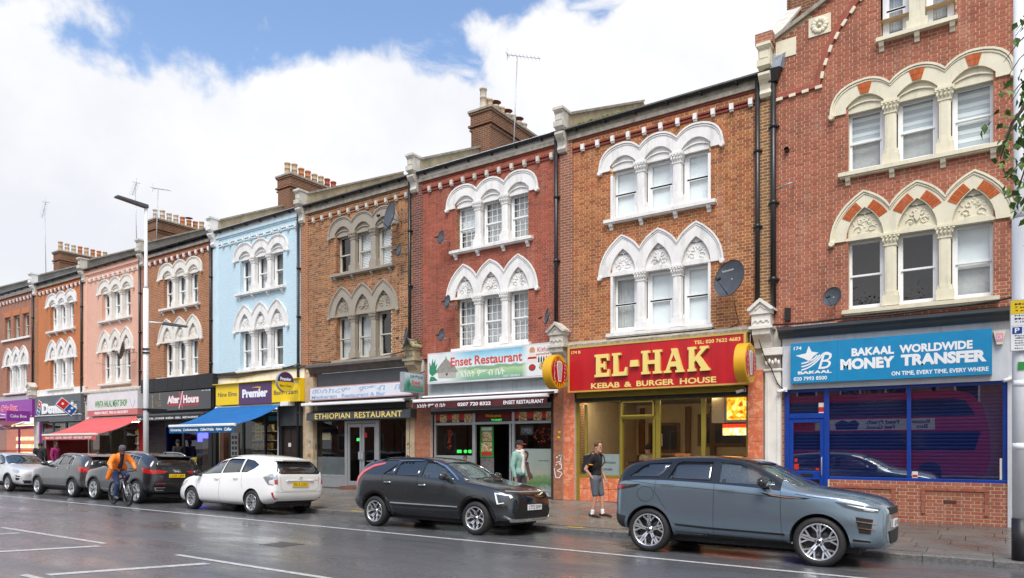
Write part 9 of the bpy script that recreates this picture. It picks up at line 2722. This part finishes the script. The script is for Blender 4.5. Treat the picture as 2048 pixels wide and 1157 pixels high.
# ---- the cyclist and the bicycle
bx, by = -21.32, 10.72
bk=empty('bicycle',(bx,by,0),radians(-6),'black mountain bicycle ridden beside the parked cars','bicycle')
def bar(nm,pts,r,m_):return MB().tube(pts,r,8).build(nm,m_,bk,local=True)
for x_ in (-.53, .53):
 b=MB();b.tube([(x_+.325*cos(a),0,.35+.322*sin(a)) for a in[2*pi*i/32 for i in range(33)]],.031,8,cap=False);w=b.build('wheel',M['rubber'],bk,local=True)
 b=MB();b.tube([(x_+.295*cos(a),0,.35+.295*sin(a)) for a in[2*pi*i/32 for i in range(33)]],.010,6,cap=False);b.build('rim',M['rim_dark'],w,local=True)
 b = MB()
 for i in range(20):a=2*pi*i/20;b.tube([(x_+.02*cos(a+.6),.02*(-1)**i,.35+.02*sin(a+.6)),(x_+.29*cos(a),0,.35+.29*sin(a))],.0022,4)
 b.build('spokes', M['grey_metal'], w, local=True)
 b=MB();b.lathe([(0,-.05),(.02,-.05),(.025,0),(.02,.05),(0,.05)],(x_,0,.35),10,axis='y');b.build('hub',M['rim_dark'],w,local=True)
 b=MB();b.lathe([(.02,.035),(.085,.035),(.085,.038),(.02,.038)],(x_,-.075,.35),20,axis='y');b.build('brake_disc',M['grey_metal'],w,local=True)
FM = C('black_red_frame', (0.03, 0.008, 0.010), r=.3)
b = MB()
for p,q,r in(((-.10,0,.33),(-.22,0,.80),.018),((-.19,0,.74),(.30,0,.84),.019),((-.10,0,.33),(.32,0,.76),.024),((.29,0,.90),(.33,0,.72),.022),((-.53,.05,.35),(-.12,.02,.33),.011),((-.53,-.05,.35),(-.12,-.02,.33),.011),((-.53,.05,.35),(-.2,.02,.72),.010),((-.53,-.05,.35),(-.2,-.02,.72),.010)):b.tube([p,q],r*1.35,8)
b.build('frame', FM, bk, local=True)
bar('fork',[(.33,.06,.72),(.53,.06,.35)],.018,M['rim']);bar('fork',[(.33,-.06,.72),(.53,-.06,.35)],.018,M['rim']);bar('handlebar',[(.24,.34,1.02),(.27,.15,1.0),(.30,0,.98),(.27,-.15,1.0),(.24,-.34,1.02)],.013,M['black']);bar('stem',[(.29,0,.90),(.30,0,.98)],.018,M['black'])
b=MB();b.hexa([(-.38,-.07,.93),(-.10,-.02,.93),(-.10,.02,.93),(-.38,.07,.93),(-.38,-.075,.97),(-.10,-.025,.965),(-.10,.025,.965),(-.38,.075,.97)]);b.build('saddle',M['black'],bk,local=True);bar('seat_post',[(-.21,0,.78),(-.25,0,.94)],.014,M['grey_metal'])
b=MB();b.lathe([(.02,0),(.085,0),(.085,.006),(.02,.006)],(-.10,-.06,.33),20,axis='y');b.build('chainring',M['grey_metal'],bk,local=True)
bar('crank',[(-.10,-.07,.33),(-.03,-.08,.18)],.010,M['rim_dark']);bar('crank',[(-.10,.07,.33),(-.17,.08,.48)],.010,M['rim_dark'])
b=MB();b.box(-.08,.03,-.18,-.09,.165,.19);b.build('pedal',M['black'],bk,local=True);b=MB();b.box(-.22,-.11,.09,.18,.465,.49);b.build('pedal',M['black'],bk,local=True)
hv=plain('orange_high_visibility_cloth',(0.95,0.23,0.012),.6,var=.10,scale=6)
RIDE=dict(pel=(-.24,0,1.06),wai=(-.18,0,1.20),che=(-.04,0,1.36),nek=(.06,0,1.50),hb=(.11,0,1.56),ht=(.14,0,1.68),shL=(.0,.18,1.43),elL=(.06,.32,1.24),wrL=(.20,.33,1.09),haL=(.25,.33,1.045),shR=(.0,-.18,1.43),elR=(.06,-.32,1.24),wrR=(.20,-.33,1.09),haR=(.25,-.33,1.045),
   hiL=(-.20,.09,1.0),knL=(.16,.13,.88),anL=(-.16,.13,.57),toL=(-.04,.13,.52),hiR=(-.20,-.09,1.0),knR=(.08,-.12,.63),anR=(-.06,-.13,.27),toR=(.08,-.13,.22))
t,J=human('cyclist in an orange high visibility coat and grey beanie riding along the parked cars',(bx,by,0),radians(-6),RIDE,SKIND,hv,C('blue_jeans',(0.025,0.045,0.12)),C('grey_shoes',(0.10,0.11,0.12)),'beanie',C('grey_beanie',(0.09,0.09,0.10)),coat=True,extra=[((-.16,s_*.14,1.14),(-.34,s_*.23,.80),(.11,.10),(.06,.08)) for s_ in(-1,1)]+[((-.24,0,1.08),(-.44,0,.78),(.12,.06),(.12,.03)),((-.02,-.03,1.50),(-.02,.03,1.50),(.08,.06),(.08,.06))])
b = MB()
for i in range(22):b.ball((-.055+.0082*i,0,1.12+.0182*i),1,12,sc=(.096 if i<17 else .075,.06,.05))
b.build('navy_jumper',C('navy',(0.012,0.014,0.04)),t,local=True)
for s_ in (-1, 1):
 b=MB();b.tube([(.028,s_*.248,1.34),(.040,s_*.277,1.30)],.078,12);b.build('reflective_band',C('silver_tape',(0.60,0.62,0.62),r=.4),t,local=True)
 b=MB();b.tube([(.10,s_*.323,1.20),(.125,s_*.326,1.172)],.062,12);b.build('reflective_band',M['grey_metal'],t,local=True)
# ======================================================================= street furniture and things on the walls
b0 = pave_z(0.38, 13.15)
t=thing_at('lamp_post','pale grey lamp post with a black base carrying the parking sign','lamp post',(.39,13.15,b0),'lamp posts')
MB().tube([(.39,13.15,b0-.1),(.39,13.15,.66)],.118,20).build('base',M['black'],t)
MB().tube([(.39,13.15,.66),(.385,13.15,5.2)],.108,20).build('lower_pole',M['pole'] if 'pole' in M else M.setdefault('pole',plain('pale_grey_pole_paint',(0.72,0.74,0.75),.45,var=.06,dirt=.15)),t)
MB().tube([(.385,13.15,5.2),(.385,13.15,5.3),(.36,13.15,10.2)],[.108,.082,.07],20).build('upper_pole',M['pole'],t)
MB().tube([(.36,13.15,10.2),(.34,12.6,10.35),(.33,11.9,10.4)],.04,8).build('arm',M['pole'],t)
b=MB();b.hexa([(.2,11.2,10.34),(.46,11.2,10.34),(.46,11.95,10.38),(.2,11.95,10.38),(.22,11.25,10.42),(.44,11.25,10.42),(.44,11.95,10.46),(.22,11.95,10.46)]);b.build('lamp_head',M['charcoal'],t)
for z,mt in((1.70,'white'),(2.65,'white')):MB().tube([(.39,13.15,z),(.39,13.15,z+.10)],.110,20).build('sticker_band',M[mt],t)
MB().box(.35,.43,13.03,13.036,2.9,3.02).build('sticker',M['green'],t)
s=empty('parking_sign',(.5,13.0,3.0),radians(4),'yellow and white parking restriction plate on the pale lamp post','sign')
def pl(nm,m_,x0,x1,z0,z1,y=-.0):return MB().box(x0,x1,y-.004,y,z0,z1).build(nm,m_,s,local=True)
pl('plate',M['grey_metal'],-.25,.30,.18,.95,.006);pl('yellow_panel',M['yellow'],-.24,.29,.74,.94);pl('white_panel',M['white'],-.24,.29,.56,.735);pl('white_panel',M['white'],-.24,.29,.19,.555);pl('parking_square',M['blue_frame'],-.22,-.10,.44,.54,-.005)
def tx(w, x0, x1, z0, z1, m_='black', y=-.005):
 me=text_mesh(w,1,.02);xs_=[v.co.x for v in me.vertices];ys_=[v.co.y for v in me.vertices]
 b=MB();b.add([(x0+(v.co.x-min(xs_))/(max(xs_)-min(xs_))*(x1-x0),y-.001,z0+(v.co.y-min(ys_))/(max(ys_)-min(ys_))*(z1-z0)) for v in me.vertices],[tuple(q.vertices) for q in me.polygons]);bpy.data.meshes.remove(me);b.build('lettering',M[m_],s,local=True)
tx('P', -.19, -.13, .455, .53, 'white', -.0095)
for w,z in(('Mon - Sat',.87),('7 am - 10 am',.82),('4 pm - 7 pm',.77),('No loading',.695),('Mon - Sat',.65),('7-10 am 4-7 pm',.60),('Mon - Sat',.50),('10 am - 4 pm',.455),('Permit holders',.40),('or',.365),('Pay by phone',.325),('0207 005 0055',.29),('quoting location',.255),('Max stay 2 hours',.21)):
 tx(w,-.08 if .44<z<.52 else-.19,.24,z,z+(.030 if z>.42 else .022))
# far lamp post
X_, Y_ = -24.15, 13.0
t=thing_at('lamp_post','tall slim grey lamp post with two lamp arms in front of the black bar','lamp post',(X_,Y_,.03),'lamp posts')
MB().tube([(X_,Y_,0),(X_,Y_,7.2)],.088,16).build('lower_pole',M['pole'],t);MB().tube([(X_,Y_,7.2),(X_,Y_,7.3),(X_,Y_,10.1)],[.088,.058,.05],14).build('upper_pole',M['pole'],t)
b=MB();b.hexa([(X_-.28,Y_-.95,10.12),(X_-.02,Y_-.95,10.12),(X_+.1,Y_+.05,9.98),(X_-.1,Y_+.05,9.98),(X_-.26,Y_-.92,10.18),(X_-.04,Y_-.92,10.18),(X_+.08,Y_+.05,10.10),(X_-.08,Y_+.05,10.10)]);b.build('lamp_head',M['charcoal'],t)
MB().tube([(X_,Y_,6.05),(X_+.2,Y_+.55,6.05)],.03,8).build('arm',M['pole'],t);b=MB();b.hexa([(X_+.1,Y_+.5,6.0),(X_+.34,Y_+.45,6.0),(X_+.60,Y_+1.2,5.98),(X_+.36,Y_+1.25,5.98),(X_+.12,Y_+.5,6.09),(X_+.32,Y_+.47,6.09),(X_+.56,Y_+1.17,6.03),(X_+.40,Y_+1.2,6.03)]);b.build('lamp_head',M['charcoal'],t)
for z in(4.95,5.08,3.0):MB().tube([(X_,Y_,z),(X_,Y_,z+.05)],.12,16).build('clamp_band',M['black'],t)
b=MB();b.box(X_+.05,X_+.10,Y_,Y_+.7,2.92,3.05);b.build('sign_bracket',M['black'],t)
def dish(x, z, r, yaw, tilt, label, yoff=.45, side=1):
 """satellite dish on a wall bracket; the bowl faces yaw from -y"""
 t=empty('satellite_dish',(x,FY-yoff,z),yaw,label,'satellite dish','satellite dishes on the terrace')
 prof=[(r*i/8,-.22*r*(1-(i/8)**2)) for i in range(9)]
 b = MB(); ct, st = cos(tilt), sin(tilt)
 b.lathe([(max(p[0],.001),-p[1]) for p in prof]+[(r,-.012),(r*.99,.012)]+[(max(p[0],.001),-p[1]+.012) for p in prof[::-1]],n=28,axis='y')
 b.v=[(v[0],v[1]*ct-v[2]*st,v[1]*st+v[2]*ct) for v in b.v]
 b.build('bowl', M['dish'], t, local=True, sharp=50)
 f=Vector((0,-ct,-st))*r*.95+Vector((0,0,-r*.35))
 b=MB();b.tube([(0,-.02*r,-r*.95),tuple(f)],r*.03,6);b.build('arm',M['dish'],t,local=True)
 b=MB();b.tube([tuple(f),tuple(f+Vector((0,.10,.03)))],max(.025,r*.09),8);b.build('receiver',M['black'],t,local=True)
 b=MB();p=Vector((0,.22*r,0));w=Matrix.Rotation(-yaw,3,'Z')@Vector((0,yoff,-.05));b.tube([tuple(p),tuple(p+Vector((0,.05,-.1))),tuple(w)],.02,6);b.build('bracket',M['grey_metal'],t,local=True)
 return t
d=dish(-5.20,5.80,.45,radians(-24),radians(-10),'large grey satellite dish between the white windows and the blue shop downpipes',.55)
me = text_mesh('Technomate', .07, .0)
b = MB(); ct, st = cos(radians(-10)), sin(radians(-10))
b.add([(v.co.x-.2,(-.05)*ct-(v.co.y+.16)*st,(-.05)*st+(v.co.y+.16)*ct) for v in me.vertices],[tuple(q.vertices) for q in me.polygons]);bpy.data.meshes.remove(me);b.build('lettering',M['white'],d,local=True)
dish(-2.92,5.10,.22,radians(-24),radians(-10),'small dark satellite dish above the blue shop cornice',.45)
dish(-16.38,9.36,.46,radians(-24),radians(-10),'large grey satellite dish beside the shuttered buff-arched window',.6)
dish(-16.15,8.24,.20,radians(-24),radians(-10),'small satellite dish below the large one on the brown brick house',.4)
dish(-15.72,5.30,.32,radians(-40),radians(-10),'edge-on satellite dish at the downpipe right of the brown brick house',.55)
dish(-14.30,8.33,.22,radians(-24),radians(-10),'satellite dish left of the top windows on the dark red house',.45)
dish(-14.05,6.28,.20,radians(-24),radians(-10),'satellite dish at the left end of the dark red house first-floor arches',.45)
dish(-14.28,5.25,.20,radians(-24),radians(-10),'satellite dish just above the hut picture sign',.45)
dish(-10.40,5.42,.25,radians(-48),radians(-10),'edge-on satellite dish by the downpipe right of the dark red house',.45)
dish(-33.3,6.2,.42,radians(-34),radians(-10),'pale satellite dish in front of the pink house first-floor window',.7)
def aerial(x, y, z0, z1, label, dx, dy, n=9, rod=1.0):
 t=empty('roof_aerial',(x,y,z0),0,label,'aerial','television aerials on the roofs')
 MB().tube([(0,0,-1.5),(dx*.25,0,z1-z0)],.022,6).build('mast',M['grey_metal'],t,local=True)
 b=MB();a=Vector((dx*.25,0,z1-z0));u=Vector((dx,dy,-.25)).normalized()
 b.tube([tuple(a-u*rod*.4),tuple(a+u*rod*.9)],.012,5)
 sd = u.cross(Vector((0, 0, 1))).normalized()
 for i in range(n):p=a+u*rod*(-.35+1.2*i/(n-1));b.tube([tuple(p-sd*.16),tuple(p+sd*.16)],.006,4)
 b.build('antenna', M['grey_metal'], t, local=True)
 b=MB();b.tube([tuple(a-u*rod*.4+Vector((0,0,-.2))),tuple(a-u*rod*.4+Vector((0,0,.25)))],.01,4);b.tube([tuple(a-u*rod*.4-sd*.2),tuple(a-u*rod*.4+sd*.2)],.01,4);b.build('reflector',M['grey_metal'],t,local=True)
aerial(-14.6,21.5,13.0,16.1,'tall television aerial beside the middle chimney stack',.9,.3)
aerial(-49.3,20.2,13.0,16.9,'television aerial at the far left chimney stack',-1,.3,rod=1.6)
aerial(-38.6,20.3,13.0,16.0,'nearer television aerial by the chimney stack behind the lamp post',-.9,.3)
aerial(-37.3,20.6,13.0,15.6,'lower television aerial just right of the lamp post',1.0,.2)
# cables sagging along the shop heads
def cable(label, pts, r=.012, sag=.06):
 q = []
 for i in range(len(pts) - 1):
  a, c_ = Vector(pts[i]), Vector(pts[i + 1])
  for j in range(8):tt=j/8;p=a+(c_-a)*tt;p.z-=sag*4*tt*(1-tt);q.append(tuple(p))
 q.append(tuple(pts[-1]))
 tag(MB().tube(q,r,5).build('cable',M['black']),label,'cable','cables along the shop fronts')
cable('thick black cable running along the cornice of the blue shop',[(-4.3,FY-.3,4.62),(-2.6,FY-.31,4.62),(-1.0,FY-.31,4.64),(.4,FY-.3,4.72),(.55,FY-.1,5.3)],.022,.03)
cable('loose black cable looping on the orange brick beneath the large dish',[(-5.2,FY-.1,5.3),(-5.1,FY-.04,4.78),(-5.8,FY-.04,4.72)],.012,.08)
cable('black cable hanging down the white pilaster by the blue shop',[(-4.55,FY-.35,4.3),(-4.3,FY-.17,3.6),(-4.05,FY-.12,3.12)],.012,.1)
cable('bundle of black cables along the head of the dark restaurant',[(-20.9,FY-.1,4.9),(-18.5,FY-.12,4.85),(-16.0,FY-.1,4.95)],.02,.08)
cable('dark cable swagged under the pale blue house windows',[(-26.9,FY-.1,4.75),(-24,FY-.1,4.72),(-21.5,FY-.1,4.85)],.02,.06)
cable('thin cable strung across the first-floor windows of the pink house',[(-36.8,FY-.2,5.9),(-33.0,FY-.2,5.7)],.008,.15)
b = MB(); rr = random.Random(8)
for i in range(60):b.ball((-9.6+rr.random()**1.5*1.4,FY-.06+rr.random()*.15,10.80+rr.random()*.07),rr.uniform(.02,.05),5)
tag(b.build('moss', M['moss']), kind='stuff')
b = MB()
for i in range(40):b.ball((-15.9+rr.random()*.4,FY-.35+rr.random()*.3,5.02+.2*(1-abs(rr.random()*2-1))),rr.uniform(.02,.04),5)
tag(b.build('moss', M['moss']), kind='stuff')
# the tree whose sprays hang in at the right edge
t=thing_at('street_tree','leafy tree overhanging the pavement, its sprays crossing the pale lamp post','tree',(3.2,12.2,0))
rnd2=random.Random(3);b=MB();b.tube([(3.2,12.2,-.2),(3.15,12.2,2.5),(3.0,12.25,4.6),(3.2,12.3,7.0),(3.3,12.2,9.5)],[.24,.18,.15,.11,.03],12)
for q in([(3.05,12.25,4.8),(2.0,12.2,6.6),(1.1,12.1,7.4),(.55,12.0,7.2)],[(2.0,12.2,6.6),(1.2,12.0,6.7),(.55,11.95,6.1),(.30,11.9,5.2)],[(1.2,12.0,6.7),(.6,11.9,6.7),(.25,11.9,6.2),(.12,11.9,5.75)],[(3.2,12.3,6.5),(4.6,12.6,8.0)],[(3.1,12.2,5.5),(4.2,11.4,7.2)]):b.tube(q,[.07,.045,.02,.008][:len(q)],6)
for i in range(34):x_,z_=rnd2.uniform(.15,.8),rnd2.uniform(5.0,7.6);b.tube([(x_+.35,11.95,z_+.3),(x_+.15,11.93,z_+.12),(x_,11.9+rnd2.uniform(-.1,.1),z_-.12)],[.012,.007,.003],4)
b.build('trunk', M['bark'], t)
lb=MB();leaf_blade(lb,Vector((0,0,0)),Vector((1,0,-.2)),Vector((0,0,1)),0.125,.046);lm=lb.mesh('leaf')
rr = random.Random(21); o0 = origin_of(t)
cls=[(.50,12.0,7.55,.10,.16,16),(.62,12.0,7.1,.10,.3,26),(.56,11.95,6.75,.16,.22,44),(.42,11.95,6.45,.20,.22,70),(.50,11.95,6.05,.18,.25,60),(.36,11.95,6.05,.12,.22,28),(.20,11.92,5.75,.07,.20,18),(.45,11.9,5.5,.12,.22,30),(.34,11.9,5.15,.07,.16,14),(.62,11.9,5.15,.1,.3,16),(.66,12.1,6.4,.14,.6,60)]
for (cx_, cy_, cz_, sx_, sz_, n) in cls:
 for i in range(n):
  o=link_mesh('leaf',lm,M['leaf2'] if rr.random()<.45 else M['leaf'],t,Vector((cx_+rr.gauss(0,sx_),cy_+rr.gauss(0,.18),cz_+rr.gauss(0,sz_)))-o0)
  o.rotation_euler=(rr.uniform(-.9,.9),rr.uniform(.1,1.5),rr.uniform(0,6.28));k_=rr.uniform(.7,1.25);o.scale=(k_,k_,k_)
b = MB()
for i in range(3200):
 a,e,q=rr.uniform(0,6.28),rr.uniform(-.6,1.5),rr.uniform(.3,1)**.5
 c_=Vector((3.4+2.3*q*cos(a)*cos(e),12.3+2.6*q*sin(a)*cos(e),8.0+2.6*q*sin(e)))
 if c_.x < 1.3: continue
 leaf_blade(b,c_,Vector((rr.uniform(-1,1),rr.uniform(-1,1),-rr.random())),Vector((rr.uniform(-.5,.5),rr.uniform(-.5,.5),1)),.12,.04)
b.build('crown', M['leaf'], t, kind='stuff')
